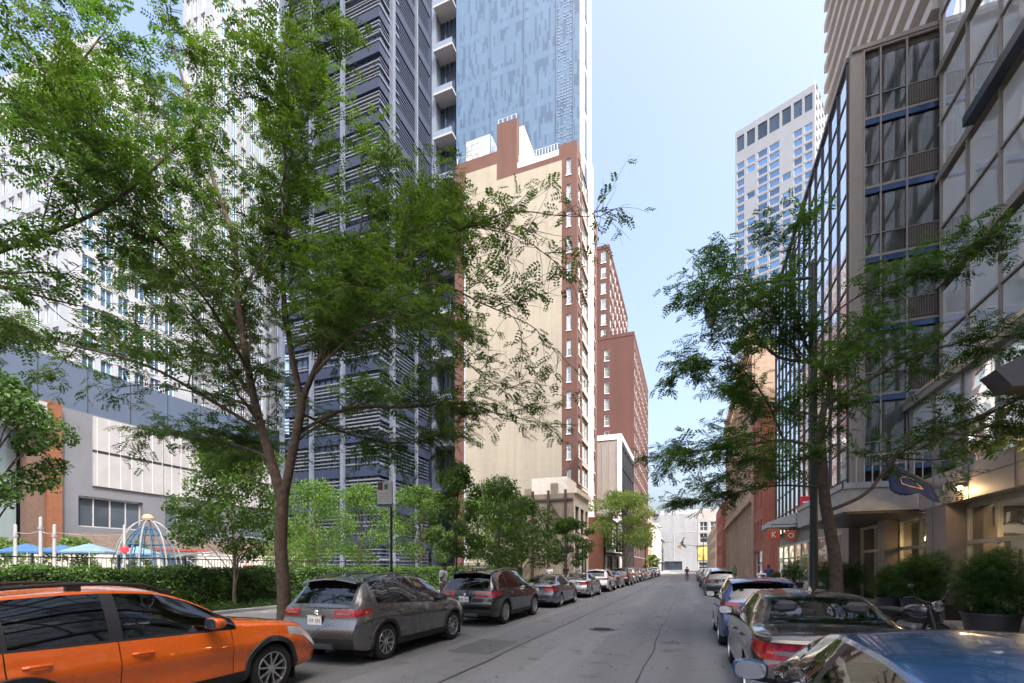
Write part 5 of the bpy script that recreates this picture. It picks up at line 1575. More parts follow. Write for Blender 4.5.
    for sg in (1, -1):
        g = MB()
        zm = (z0+z1)/2
        def zlo(y, z0=z0, z1=z1, yl=yl): return z0+(z1-z0)*.55*(y/yl)**1.5
        spatch(g, 0.0, yl, zlo, lambda y: z1+.01*(y/yl), sg, .010, 8, 3)
        if sg > 0: rpatch(g, s0, 1.0, z0, z1, .010)
        else: rpatch(g, -1.0, -s0, z0, z1, .010)
        ti = put('taillight', g, M_TAIL)
        g = MB()
        zc = z0+(z1-z0)*.30
        if sg > 0: rpatch(g, s0+.04, .90, zc, zc+(z1-z0)*.25, .015, 4, 2)
        else: rpatch(g, -.90, -s0-.04, zc, zc+(z1-z0)*.25, .015, 4, 2)
        put('reversing_lens', g, M_TAILW, ti)
        # rear reflector in the bumper
        g = MB(); rpatch(g, *( (.62, .86) if sg > 0 else (-.86, -.62)), .44, .49, .008, 4, 1); put('reflector', g, M_TAIL)
        # head lamp
        g = MB(); zb = c.belt(L-.2)
        spatch(g, L-.62, L, lambda y: c.belt(y)-.14+.03*(L-y), lambda y: c.belt(y)-.015, sg, .006, 8, 3)
        zt = c.belt(L)
        rpatch(g, *((.60, 1.0) if sg > 0 else (-1.0, -.60)), zt-.14, zt-.015, .006, 5, 3, c.frontp)
        put('headlight', g, M_HEAD)
        # door handles
        for k in (1, 2):
            w0, w1 = s['side'][k]; yh = (w0+.06 if k == 2 else w0+.08) 
            zz = c.belt(yh)-.14
            g = MB()
            g.tube([c.side(yh, zz, sg, .004), c.side(yh+.03, zz+.003, sg, .034), c.side(yh+.16, zz-.002, sg, .036), c.side(yh+.20, zz-.004, sg, .004)], [.014, .016, .016, .012], 8)
            hi = put('door_handle', g, None)
        # mirror
        ym = s['side'][2][1]-.38; xb = c.hw(ym, c.belt(ym)); zb = c.belt(ym)+.115
        g = MB()
        pts = []
        for i, (yy, sc) in enumerate(((-.075, .86), (-.055, 1.0), (.03, .92), (.085, .62), (.105, .25))):
            pts.append([(sg*(xb+.135+.115*sc*math.copysign(abs(math.cos(2*PI*k/16))**.6, math.cos(2*PI*k/16))), ym+yy, zb+.068*sc*math.copysign(abs(math.sin(2*PI*k/16))**.6, math.sin(2*PI*k/16))) for k in range(16)])
        if sg > 0: pts = [p[::-1] for p in pts]
        g.grid(pts, close=True); g.poly(pts[-1] if sg > 0 else pts[-1])
        mi = put('mirror', g, None, angle=60)
        g = MB(); g.poly([(p[0], p[1]+.004, p[2]) for p in pts[0]]); put('mirror_glass', g, M_CHROME, mi, smooth=False)
        g = MB(); g.tube([(sg*(xb-.02), ym+.02, zb-.06), (sg*(xb+.12), ym+.01, zb-.055)], [.045, .03], 8); put('mirror_arm', g, M_PLASTIC, mi)
        # cladding round the wheel arches and along the sill
        if s['clad']:
            for yc in (s['ya'], s['yb']):
                g = MB(); rows = [[], [], [], []]
                half = math.sqrt(s['R']**2-(s['sill']-s['wr'])**2); a0 = math.atan2(s['sill']-s['wr'], half)
                for i in range(29):
                    a = a0+(PI-2*a0)*i/28
                    for r, (rad, off) in enumerate(((s['R']-.015, -.03), (s['R']-.012, .016), (s['R']+.05, .018), (s['R']+.062, -.004))):
                        y = yc+rad*math.cos(a); z = max(s['wr']+rad*math.sin(a), s['sill'])
                        y = min(max(y, .02), L-.02)
                        rows[r].append(c.side(y, z, sg, off))
                if sg > 0: rows = [r[::-1] for r in rows]
                g.grid(rows[::-1] if False else rows); put('wheel_arch_trim', g, M_PLASTIC, angle=50)
            g = MB(); spatch(g, s['ya']+s['R']-.01, s['yb']-s['R']+.01, s['sill']-.01, s['sill']+.13, sg, .014, 12, 2); put('sill_trim', g, M_PLASTIC)
    if s['clad']:
        g = MB(); rpatch(g, -.99, .99, c.zlow(0), .50, .012, 12, 3); put('rear_bumper_trim', g, M_PLASTIC)
        g = MB(); rpatch(g, -.5, .5, .30, .40, .03, 8, 2); put('skid_plate', g, M_GREYM)
        g = MB(); rpatch(g, -.99, .99, c.zlow(L), .40, .012, 12, 3, c.frontp); put('front_bumper_trim', g, M_PLASTIC)
    else:
        g = MB(); rpatch(g, -.6, .6, c.zlow(0)+.01, .36, .01, 10, 2); put('rear_diffuser', g, M_PLASTIC)
    g = MB(); zt = c.belt(L); rpatch(g, -.5, .5, zt-.24, zt-.06, .008, 8, 3, c.frontp); put('grille', g, M_PLASTIC)
    zp, hp = s['plate']
    g = MB(); p = c.rear(0, zp); yp = min(c.rear(0, zp-hp/2)[1], c.rear(0, zp+hp/2)[1])
    g.box(-.155, yp-.016, zp-hp/2-.01, .155, yp-.004, zp+hp/2+.01); pl = put('plate', g, M_PLATE, smooth=False)
    g = MB()
    for k in range(7):
        if k != 3: g.box(-.128+k*.038, yp-.0175, zp-.032, -.104+k*.038, yp-.0162, zp+.03)
    put('plate_mark', g, M_PLMARK, pl, smooth=False)
    g = MB(); g.box(-.17, yp-.018, zp+hp/2+.011, .17, yp+.02, zp+hp/2+.03); put('plate_trim', g, M_CHROME if kind != 'hatch' else M_PLASTIC, pl, smooth=False)
    g = MB(); zz = zp+hp/2+.075
    if zz < c.belt(0)-.005:
        q = c.rear(0, zz); g.lathe([(0, -.018), (.035, -.016), (.045, -.006), (.045, 0)], 18, (0, q[1], q[2]), 'Y'); put('emblem', g, M_CHROME)
    # rear wiper, aerial, high brake lamp, spoiler
    if s['spoiler']:
        yr = s['roof0']
        rows = []
        for y, dz in ((yr-.20, -.005), (yr-.19, .022), (yr-.02, .024), (yr+.12, .004)):
            rows.append([(c.topp(yr, q)[0]*.98, y, c.topp(yr, q)[2]+dz-.012*abs(q)) for q in [i/8-1 for i in range(17)]])
        rows.append([(p[0], yr, p[2]-.02) for p in rows[-1]]); rows.append(rows[0])
        g = MB(); g.grid(rows); g.poly([r[0] for r in rows[:-1]]); g.poly([r[-1] for r in rows[:-1]][::-1]); si = put('spoiler', g, None, angle=50)
        q = c.topp(yr, 0); g = MB(); g.box(-.16, yr-.213, q[2]-.004, .16, yr-.199, q[2]+.012); put('brake_light', g, M_TAIL, si, smooth=False)
        g = MB(); a = c.topp(.10, 0, .012); b = c.topp(.22, .55, .014); g.tube([a, b], .010, 6); g.ball(a, .022, n=8, m=6); put('rear_wiper', g, M_PLASTIC)
    q = c.topp(s['roof0']+.35, 0)
    g = MB(); g.add([(-.025, q[1]-.12, q[2]-.004), (.025, q[1]-.12, q[2]-.004), (.02, q[1]+.12, q[2]-.004), (-.02, q[1]+.12, q[2]-.004), (-.006, q[1]-.10, q[2]+.06), (.006, q[1]-.10, q[2]+.06)], [(0,1,5,4), (1,2,5), (2,3,4,5), (3,0,4)]); put('aerial_fin', g, None, smooth=False)
    if s['rails']:
        for sg in (1, -1):
            g = MB(); y0 = s['roof0']+.1; y1 = s['wind'][0]-.02; pts = []
            for i in range(15):
                y = y0+(y1-y0)*i/14; f = min(i, 14-i)
                p = c.topp(y, .90*sg)
                h = .062 if f > 1 else (.045 if f == 1 else .004)
                pts.append((p[0], p[1], p[2]+h))
            g.tube(pts, .019, 8)
            for i in (0, 7, 14):
                p = c.topp(y0+(y1-y0)*i/14, .90*sg); g.box(p[0]-.02, p[1]-.06, p[2]-.01, p[0]+.02, p[1]+.06, p[2]+.05)
            put('roof_rail', g, M_PLASTIC if kind == 'wagon' else M_GREYM)
    # wheel wells and belly
    g = MB()
    for yc in (s['ya'], s['yb']):
        for sg in (1, -1):
            rows = []
            for x in (c.W*.955, .50):
                rows.append([(sg*x, yc+(s['R']+.004)*math.cos(PI*i/18-.0), s['wr']+(s['R']+.004)*math.sin(PI*i/18)-(.22 if i in (0, 18) else 0)) for i in range(19)])
            g.grid(rows); g.poly(rows[1])
    g.box(-.72, .35, s['sill']-.05, .72, L-.4, s['sill']+.02)
    put('underbody', g, M_SEAMC, smooth=False)
    # cabin
    yc0 = s['rwin'][0]+.15 if s['spoiler'] else s['rwin'][1]-.5; yc1 = s['wind'][1]-.12
    g = MB(); wI = c.W*.86
    g.quad((-wI, yc0, .48), (wI, yc0, .48), (wI, yc1, .48), (-wI, yc1, .48))
    zt = .90
    g.quad((-wI, yc1, .48), (wI, yc1, .48), (wI, yc1, zt), (-wI, yc1, zt)); g.quad((-wI, yc0, .48), (wI, yc0, .48), (wI, yc0, zt), (-wI, yc0, zt))
    for sg in (1, -1): g.quad((sg*wI, yc0, .48), (sg*wI, yc1, .48), (sg*wI, yc1, zt), (sg*wI, yc0, zt))
    put('cabin_lining', g, M_INT, smooth=False)
    g = MB(); g.bbox(-wI+.01, yc1-.42, .62, wI-.01, yc1-.02, .93, .06); di = put('dashboard', g, M_INT)
    g = MB(); sw = yc1-.50
    g.tube([(-.36+.18*math.cos(a), sw-.05*math.sin(a), .93+.17*math.sin(a)) for a in [2*PI*i/20 for i in range(21)]], .016, 6, False); g.tube([(-.36, sw, .93), (-.36, sw+.2, .88)], .03, 6)
    put('steering_wheel', g, M_PLASTIC, di)
    def seat(x, y, w, name='seat', heads=(0,)):
        g = MB(); g.bbox(x-w, y, .50, x+w, y+.48, .66, .05)
        rows = []
        for z, dy, ww in ((.60, 0, .95), (.8, -.06, 1), (1.0, -.13, .96), (1.12, -.18, .8)):
            rows.append([(x-w*ww, y+dy+.10, z), (x-w*ww, y+dy-.04, z), (x+w*ww, y+dy-.04, z), (x+w*ww, y+dy+.10, z)])
        g.grid(rows, close=True); g.poly(rows[-1])
        sid = put(name, g, M_SEAT, angle=30)
        for hx in heads:
            g = MB(); g.bbox(x+hx-.12, y-.20, 1.14, x+hx+.12, y-.10, 1.32, .04); g.tube([(x+hx, y-.15, 1.08), (x+hx, y-.15, 1.16)], .012, 6); put('headrest', g, M_SEAT, sid)
    ysf = s['side'][2][0]+.08
    seat(-.36, ysf, .25); seat(.36, ysf, .25); seat(0, s['side'][1][0]+.02, .62, heads=(-.38, .38))
    # wheels (built once at the axle, copied four times)
    wr = s['wr']
    ty = MB(); w = .105
    ty.lathe([(wr*.66, -w), (wr*.86, -w*1.04), (wr*.955, -w*.92), (wr*.995, -w*.7), (wr, -w*.3), (wr, w*.3), (wr*.995, w*.7), (wr*.955, w*.92), (wr*.86, w*1.04), (wr*.66, w)], 36, (0, 0, 0), 'X')
    rm = MB(); rr = wr*.68
    rm.lathe([(rr, w*.98), (rr*.99, w*1.02), (rr*.93, w*1.0), (rr*.90, w*.6), (rr*.86, -w*.9)], 36, (0, 0, 0), 'X')
    nsp = {'crossover': 5, 'wagon': 5, 'suv': 6, 'sedan': 5, 'hatch': 7}[kind]
    for k in range(nsp):
        for d in (-1, 1):
            a0 = 2*PI*k/nsp+d*.12; a1 = 2*PI*k/nsp+d*(.30 if nsp == 5 else .2)
            p0 = Vector((w*.80, rr*.16*math.cos(a0), rr*.16*math.sin(a0))); p1 = Vector((w*.93, rr*.93*math.cos(a1), rr*.93*math.sin(a1)))
            tt = (p1-p0).normalized(); nn = Vector((1, 0, 0)).cross(tt).normalized(); hw0, hw1 = rr*.055, rr*.048
            dp = Vector((-w*.25, 0, 0))
            A = [p0-nn*hw0, p0+nn*hw0, p1+nn*hw1, p1-nn*hw1]
            rm.add(A+[q+dp for q in A], [(0,1,2,3), (0,4,5,1), (1,5,6,2), (3,2,6,7), (0,3,7,4)])
    rm.lathe([(0, w*.95), (rr*.13, w*.93), (rr*.24, w*.80), (rr*.24, w*.4)], 20, (0, 0, 0), 'X')
    hb = MB(); hb.lathe([(0, -w*.1), (rr*.62, -w*.1), (rr*.62, -w*.25), (rr*.86, -w*.3), (rr*.86, -w*.9)], 28, (0, 0, 0), 'X')
    tm = ty.mesh('tyre', M_RUBBER, True, 45); rmm = rm.mesh('rim', M_RIM, True, 30); hm = hb.mesh('wheel', M_RIMD, True, 30)
    CARMESH[kind] = (out, (hm, tm, rmm), s)
    return CARMESH[kind]

def make_car(kind, label, cat, x, y, paintm, rz=0.0, group='cars parked along the left kerb', name='parked_car', steer=0.0):
    """x, y: middle of the rear bumper"""
    parts, wh, s = car_meshes(kind)
    t = thing(name, label, cat, (x, y, 0), rz, group)
    objs = []
    for nm, me, painted, par, loc in parts:
        o = link(nm, me, t if par is None else objs[par])
        if painted:
            o.material_slots[0].link = 'OBJECT'; o.material_slots[0].material = paintm
        objs.append(o)
    for yc in (s['ya'], s['yb']):
        for sg in (1, -1):
            h = link('wheel', wh[0], t); h.location = (sg*(s['W']*.985-.118), yc, s['wr'])
            h.rotation_euler = (random.uniform(0, 6), 0, 0 if sg > 0 else PI)
            if yc == s['yb']: h.rotation_euler.z += steer
            link('tyre', wh[1], h); link('rim', wh[2], h)
    return t

P_ORANGE = paint('paint_orange', (.74, .13, .006), .0, .28)
P_GUN = paint('paint_gunmetal', (.16, .16, .16), .7, .28)
P_BLACK = paint('paint_black', (.009, .009, .011), .2, .25)
P_SLATE = paint('paint_slate', (.17, .185, .215), .8, .26)
P_SILVER = paint('paint_silver', (.45, .46, .47), .8, .26)
P_WHITE = paint('paint_white', (.72, .72, .71), .0, .35)
P_BLUE = paint('paint_blue', (.018, .085, .215), .4, .22)
P_NAVY = paint('paint_navy', (.022, .05, .16), .4, .3)
P_BRONZE = paint('paint_bronze', (.085, .076, .066), .8, .25)
P_RED = paint('paint_red', (.32, .02, .02), .2, .3)
P_PEARL = paint('paint_pearl', (.66, .60, .58), .3, .35)

LX = -6.22
make_car('wagon', 'orange crossover with black roof rails nearest the viewer at the left kerb', 'car', LX-.05, 1.36, P_ORANGE)
make_car('crossover', 'grey crossover with red tail lamps parked just ahead of the orange car', 'car', LX-.02, 6.6, P_GUN)
make_car('suv', 'glossy black sport utility car in front of the grey crossover', 'car', LX+.02, 12.45, P_BLACK)
make_car('sedan', 'slate grey saloon parked ahead of the black sport utility car', 'car', LX+.08, 19.0, P_SLATE)
make_car('sedan', 'silver saloon parked ahead of the slate grey saloon', 'car', LX+.06, 25.9, P_SILVER)
make_car('crossover', 'white crossover parked ahead of the silver saloon', 'car', LX+.08, 32.4, P_WHITE)
rest = [('sedan', 'dark grey saloon parked just beyond the white crossover', P_GUN, 36.6), ('suv', 'black sport utility car second beyond the white crossover', P_BLACK, 42.2),
        ('suv', 'pearl white sport utility car in the sunlit stretch of the left kerb', P_PEARL, 48.6), ('crossover', 'grey crossover parked beyond the pearl white car', P_SLATE, 55),
        ('sedan', 'silver saloon far down the left kerb beside the bright green tree', P_SILVER, 61), ('hatch', 'white hatchback far down the left kerb beyond the bright green tree', P_WHITE, 67),
        ('crossover', 'dark crossover far down the left kerb by the black blade sign', P_BLACK, 73), ('sedan', 'navy saloon far down the left kerb past the black blade sign', P_NAVY, 80), ('suv', 'silver sport utility car, last in the left row', P_SILVER, 88)]
for k, lb, p, y in rest: make_car(k, lb, 'car', LX+random.uniform(-.04, .10), y+1.5, p)
GR = 'cars parked along the right kerb'
RX = 1.50
make_car('sedan', 'bright blue saloon nearest the viewer at the right kerb, seen over its roof', 'car', RX-.13, .66, P_BLUE, 0, GR)
make_car('sedan', 'bronze grey saloon with a big rear window ahead of the bright blue saloon', 'car', RX+.04, 5.75, P_BRONZE, 0, GR)
make_car('hatch', 'dark blue hatchback parked ahead of the bronze grey saloon', 'car', RX-.05, 10.95, P_NAVY, 0, GR)
for k, lb, p, y, x in [('crossover', 'black crossover parked beyond the gap ahead of the dark blue hatchback', P_BLACK, 30.2, 1.75), ('suv', 'silver sport utility car parked ahead of the black crossover on the right', P_SILVER, 36.4, 1.8),
                    ('suv', 'tall dark sport utility car third beyond the gap on the right', P_BLACK, 42.6, 1.7), ('sedan', 'white saloon far along the right kerb', P_WHITE, 49, 1.75), ('hatch', 'red hatchback far along the right kerb', P_RED, 55, 1.75),
                    ('crossover', 'grey crossover last in the right-hand row', P_SLATE, 61, 1.7)]:
    make_car(k, lb, 'car', x, y, p, 0, GR)
# ------------------------------------------------------------------ trees and other plants
CA, SA = math.cos(YAW), math.sin(YAW)
def quads_mesh(name, Q, m):
    """Q: (n,4,3) array of leaf faces"""
    Q = np.asarray(Q, dtype=np.float32); n = len(Q)
    me = bpy.data.meshes.new(name)
    me.vertices.add(n*4); me.loops.add(n*4); me.polygons.add(n)
    me.vertices.foreach_set('co', Q.reshape(-1))
    me.loops.foreach_set('vertex_index', np.arange(n*4, dtype=np.int32))
    me.polygons.foreach_set('loop_start', np.arange(0, n*4, 4, dtype=np.int32))
    me.polygons.foreach_set('loop_total', np.full(n, 4, dtype=np.int32))
    me.materials.append(m); me.update(calc_edges=True)
    return me

def unit(a): return a/np.maximum(np.linalg.norm(a, axis=-1, keepdims=True), 1e-9)

def rhombs(c, d, nrm, ln, wd):
    """leaf-shaped quads: centre, direction, normal, length, width arrays"""
    d = unit(d); s = unit(np.cross(d, nrm)); ln = np.reshape(ln, (-1, 1)); wd = np.reshape(wd, (-1, 1))
    up = unit(np.cross(s, d))
    a = c-d*ln*.5; b = c+s*wd*.5+d*ln*.05+up*wd*.12; e = c+d*ln*.5-up*ln*.1; f = c-s*wd*.5+d*ln*.05+up*wd*.12
    return np.stack([a, b, e, f], axis=1)

def compound(pos, dirs, rng, L=.17, pairs=5, lw=.024, ll=.062):
    """feathery pinnate leaves: pairs of leaflets along a drooping stalk"""
    n = len(pos); dirs = unit(dirs+rng.normal(0, .30, (n, 3))+np.array([0, 0, -.22]))
    up = unit(np.tile(np.array([0, 0, 1.0]), (n, 1))+rng.normal(0, .38, (n, 3)))
    side = unit(np.cross(dirs, up)); up = unit(np.cross(side, dirs))
    Ls = L*rng.uniform(.7, 1.25, n)[:, None]
    out = []
    for k in range(pairs):
        t = (k+.7)/pairs
        base = pos+dirs*Ls*t-up*Ls*.16*t*t
        for sg in (-1, 1):
            dd = unit(dirs*.55+side*sg+up*rng.uniform(-.25, .2, n)[:, None])
            sc = (1-.35*abs(t-.45))*rng.uniform(.8, 1.2, n)
            c = base+dd*(ll*.5*sc)[:, None]
            out.append(rhombs(c, dd, up, ll*sc, lw*sc*rng.uniform(.85, 1.25, n)))
    return np.concatenate(out)

def wander(rng, p, d, L, n, up=.0, jit=.16, droop=0.0):
    pts = [p.copy()]; d = d/np.linalg.norm(d)
    for i in range(n):
        d = d+rng.normal(0, jit, 3)+np.array([0, 0, up-droop*(i/n)]); d = d/np.linalg.norm(d)
        p = p+d*L/n; pts.append(p.copy())
    return pts

def resample(pts, k):
    """smooth subdivision of a control polyline (Catmull-Rom)"""
    P = [np.array(p, float) for p in pts]; out = []
    for i in range(len(P)-1):
        a = P[max(i-1, 0)]; b = P[i]; c = P[i+1]; d = P[min(i+2, len(P)-1)]
        for j in range(k):
            t = j/k
            out.append(.5*((2*b)+(-a+c)*t+(2*a-5*b+4*c-d)*t*t+(-a+3*b-3*c+d)*t**3))
    out.append(P[-1]); return out

def locust(name, label, base, limbs, seed, leafm, bark=M_BARK, nsec=9, seclen=(1.0, 2.2), nter=6, terlen=(.4, .95), spacing=.085, L=.17, tstart=.3, lean_up=.25, group=None, cat='tree', pairs=5, trunk_pts=None, ll=.062, lw=.024, flat=.6, ext=None, prune=None):
    """limbs: list of (control points relative to base, r0, r1, bare fraction)"""
    rng = np.random.default_rng(seed)
    t = thing(name, label, cat, base, 0, group)
    g = MB(); gb = MB(); lp = []; ld = []
    axis = np.array([0, 0, 0.])
    for li, (cp, r0, r1, bare) in enumerate(limbs):
        pts = resample(cp, 6); n = len(pts)
        g.tube([Vector(p) for p in pts], [r0+(r1-r0)*(i/(n-1))**.8 for i in range(n)], 9 if r0 > .05 else 6)
        if bare >= 1: continue
        lens = [0]
        for a, b in zip(pts[:-1], pts[1:]): lens.append(lens[-1]+np.linalg.norm(b-a))
        tot = lens[-1]; ns = max(2, int(nsec*tot/4.0*(1-bare)))
        for si in range(ns+1):
            f = bare+(1-bare)*(si+rng.uniform(.1, .9))/(ns+.5) if si < ns else 1.0
            f = min(f, 1.0)
            x = f*(n-1); i = min(int(x), n-2); p = pts[i]+(pts[i+1]-pts[i])*(x-i)
            tg = pts[i+1]-pts[i]; tg = tg/np.linalg.norm(tg)
            rad = np.array([p[0], p[1], 0.]); rad = rad/max(.3, np.linalg.norm(rad))
            rv = rng.normal(0, 1, 3); rv[2] *= .45
            d = tg*.55+rad*.45+rv*flat+np.array([0, 0, lean_up*.6]) if f < 1 else tg
            Ls = rng.uniform(*seclen)*(1.05-.45*f)*min(1, max(.42, r0/.042))
            sp = wander(rng, p, d, Ls, 7, .03, .15, .10)
            rr = max(.008, (r0+(r1-r0)*f)*.45)
            gb.tube([Vector(q) for q in sp], [rr+(0.004-rr)*(k/7) for k in range(8)], 5, False)
            for k in range(nter):
                u = rng.uniform(.15, 1.0); xx = u*7; ii = min(int(xx), 6)
                q = sp[ii]+(sp[ii+1]-sp[ii])*(xx-ii); dd = sp[ii+1]-sp[ii]; dd = dd/np.linalg.norm(dd)
                rv = rng.normal(0, 1, 3); rv[2] *= .4
                td = dd*.7+rv*.65
                Lt = rng.uniform(*terlen)*(1.1-.4*u)
                tp = wander(rng, q, td, Lt, 4, 0, .18, .16)
                gb.tube([Vector(v) for v in tp], [.006, .005, .004, .003, .002], 3, False)
                m = max(2, int(Lt/spacing*min(1, max(.55, r0/.035))))
                for z in range(m):
                    w = (z+rng.uniform(0, 1))/m*4; jj = min(int(w), 3)
                    lp.append(tp[jj]+(tp[jj+1]-tp[jj])*(w-jj)); e = tp[jj+1]-tp[jj]; e = e/np.linalg.norm(e)
                    s = np.cross(e, [0, 0, 1.]); s = s/max(.1, np.linalg.norm(s))
                    ld.append(e*.6+s*rng.choice([-1, 1])*.9)
    lp = np.array(lp); ld = np.array(ld)
    if prune is not None:
        k = prune(lp); lp = lp[k]; ld = ld[k]
    Q = compound(lp, ld, rng, L, pairs, lw, ll)
    g.build('trunk', bark, t, smooth=True, local=True, angle=60)
    gb.build('branch', bark, t, smooth=True, local=True, angle=60)
    link('crown', quads_mesh('crown', Q, leafm), t)
    return t, len(Q)

LF_LOCUST = leaf_mat('leaf_locust', (.023, .054, .011), (.078, .132, .030), .46, (1.4, 1.5, .5))
LF_LOCUST2 = leaf_mat('leaf_locust_second', (.026, .060, .014), (.082, .145, .031), .48, (1.25, 1.5, .6))  # second locust leaf green, slightly lighter than the first
LF_BRIGHT = leaf_mat('leaf_bright', (.06, .13, .02), (.16, .26, .05), .5)
LF_PARK = leaf_mat('leaf_park', (.020, .052, .012), (.075, .138, .028), .42)
LF_HEDGE = leaf_mat('leaf_hedge', (.022, .060, .012), (.075, .145, .028), .3)
LF_YEW = leaf_mat('leaf_yew', (.022, .056, .016), (.065, .125, .035), .35)

def W3(r, h, f): return (r*CA-f*SA, r*SA+f*CA, h)      # metres to the right, up and away, as seen from the pavement opposite
def LB(*p): return [W3(*q) for q in p]

# large honey locust on the left pavement
big = [
    (LB((0, 0, 0), (.03, 1.0, 0), (-.04, 2.0, 0), (0, 3.05, 0), (0.02, 3.3, 0)), .155, .118, 1.0),
    (LB((0, 3.0, 0), (-.28, 3.9, .1), (-.62, 4.9, .2), (-.95, 6.2, .3), (-1.15, 7.6, .3), (-1.35, 9.0, .5), (-1.9, 10.6, .6), (-2.6, 12.6, .8), (-3.0, 14.0, .8)), .125, .02, .22),
    (LB((.02, 3.1, 0), (.25, 4.0, -.1), (.48, 4.9, -.2), (.50, 5.3, -.2)), .100, .085, 1.0),
    (LB((.50, 5.2, -.2), (.35, 6.3, -.4), (.30, 7.6, -.6), (.5, 9.2, -.8), (.4, 11.0, -.9), (.7, 13.0, -1.0)), .075, .014, .15),
    (LB((.52, 5.2, -.2), (.75, 6.0, 0), (1.05, 7.0, .3), (1.3, 8.4, .6), (1.5, 10.0, .8), (1.4, 11.6, 1.0)), .07, .012, .15),
    (LB((.55, 5.25, -.2), (1.0, 5.9, -.5), (1.7, 6.7, -.9), (2.6, 7.3, -1.2), (3.6, 7.9, -1.3), (4.6, 8.35, -1.2)), .065, .010, .10),
    (LB((4.0, 8.1, -1.2), (5.0, 8.55, -1.1), (6.0, 8.55, -1.0), (6.7, 8.6, -.9)), .014, .006, .8),
    (LB((3.0, 7.5, -1.2), (4.2, 7.9, -1.6), (5.1, 7.6, -1.8), (5.7, 7.2, -1.8)), .018, .006, .2),
    (LB((.35, 4.5, -.1), (1.3, 5.2, .4), (2.5, 5.4, .9), (3.8, 5.6, 1.2), (4.7, 5.35, 1.2), (5.4, 5.2, 1.2)), .045, .008, .25),
    (LB((1.4, 6.4, -.7), (2.4, 6.4, -1.5), (3.6, 6.6, -2.0), (4.5, 6.2, -2.1), (5.3, 5.9, -2.0)), .035, .007, .2),
    (LB((2.2, 6.4, -1.4), (3.5, 6.0, -1.6), (4.4, 5.2, -1.6), (5.0, 4.8, -1.5)), .02, .006, .2),
    (LB((-.5, 4.6, .15), (-1.3, 5.1, -.3), (-2.4, 5.7, -.7), (-3.7, 6.0, -1.0), (-5.0, 6.3, -1.1), (-6.2, 6.4, -1.0)), .05, .009, .22),
    (LB((-.75, 5.4, .22), (-1.6, 6.3, .8), (-2.5, 7.3, 1.4), (-3.6, 8.6, 1.8), (-4.7, 9.8, 2.0)), .05, .010, .2),
    (LB((-1.1, 7.0, .3), (-1.9, 8.1, -.2), (-2.8, 9.4, -.6), (-3.7, 11.0, -.8), (-4.3, 12.6, -.9)), .045, .009, .15),
    (LB((-1.15, 7.6, .3), (-.7, 9.0, .6), (-.4, 10.6, .9), (-.5, 12.4, 1.1), (-.2, 13.8, 1.2)), .04, .009, .15),
    (LB((-.3, 4.0, .1), (-1.2, 4.4, .9), (-2.4, 4.8, 1.5), (-3.6, 5.1, 1.8)), .04, .008, .3),
    (LB((.3, 4.3, -.1), (.2, 5.0, 1.2), (.4, 5.8, 2.4), (.8, 6.4, 3.4), (1.2, 6.8, 4.2)), .045, .008, .25),
    (LB((-.9, 6.0, .3), (-1.0, 6.8, -.9), (-1.3, 7.5, -2.0), (-1.5, 8.2, -3.0)), .04, .008, .25),
    (LB((.9, 5.7, -.4), (1.6, 5.6, -1.4), (2.4, 5.6, -2.3), (3.2, 5.5, -3.0)), .04, .007, .15),
    (LB((.5, 4.9, -.2), (1.2, 4.8, 1.2), (2.2, 4.9, 2.2), (3.2, 5.2, 2.8)), .035, .007, .2),
    (LB((1.9, 6.9, -.9), (2.6, 7.9, -.4), (3.2, 8.7, .2), (3.6, 9.3, .6)), .03, .007, .15),
    (LB((1.2, 7.6, .5), (2.0, 8.0, 1.4), (2.9, 8.3, 2.2), (3.6, 8.3, 2.8)), .03, .007, .15),
    (LB((-.6, 4.9, .2), (-1.3, 4.7, 1.6), (-2.2, 4.7, 2.8), (-3.0, 4.9, 3.8)), .035, .007, .2),
    (LB((1.5, 9.0, .7), (2.3, 9.6, .6), (3.0, 9.9, .4), (3.5, 9.7, .2)), .022, .006, .2),
    (LB((-2.4, 12.0, .7), (-3.4, 12.6, 1.0), (-4.4, 13.0, 1.2), (-5.2, 13.2, 1.2)), .02, .006, .2),
]
t_, n_ = locust('honey_locust', 'tall honey locust with forked trunk and feathery leaves on the left pavement', (-8.35, 7.85, .15), big, 21, LF_LOCUST, nsec=12, seclen=(1.0, 2.2), nter=8, terlen=(.5, 1.25), spacing=.078, L=.22, ll=.082, lw=.036, prune=lambda q: np.random.default_rng(3).uniform(0, 1, len(q)) < np.clip(1-(q[:, 0]*CA+q[:, 1]*SA-3.2)*.42, .28, 1))
print('leaflets', n_)
# its neighbour, mostly outside the left edge
nb = [
    (LB((0, 0, 0), (.03, 1.6, 0), (0, 3.2, 0), (.05, 4.4, 0), (0, 6.2, .2), (.3, 8.4, .3), (.2, 11, .4)), .17, .02, .45),
    (LB((.02, 3.6, 0), (.9, 4.8, .6), (1.9, 6.0, 1.4), (2.9, 7.3, 2.2), (3.6, 8.8, 2.8)), .07, .012, .2),
    (LB((.02, 4.2, 0), (1.0, 4.9, -.2), (2.2, 5.2, .5), (3.2, 5.3, 1.4)), .05, .010, .25),
    (LB((0, 4.8, 0), (-1.0, 6.0, .6), (-2.2, 7.4, 1.0)), .06, .012, .2),
    (LB((0, 6.0, .2), (.9, 7.4, 1.4), (1.7, 9.2, 2.4), (2.2, 11, 3.0)), .05, .010, .2),
]
locust('honey_locust', 'second honey locust whose outer branches reach in at the left edge', (-10.6, 1.6, .15), nb, 5, LF_LOCUST2, nsec=8, seclen=(.9, 2.0), nter=6, terlen=(.5, 1.2), spacing=.08, L=.22, ll=.082, lw=.036)
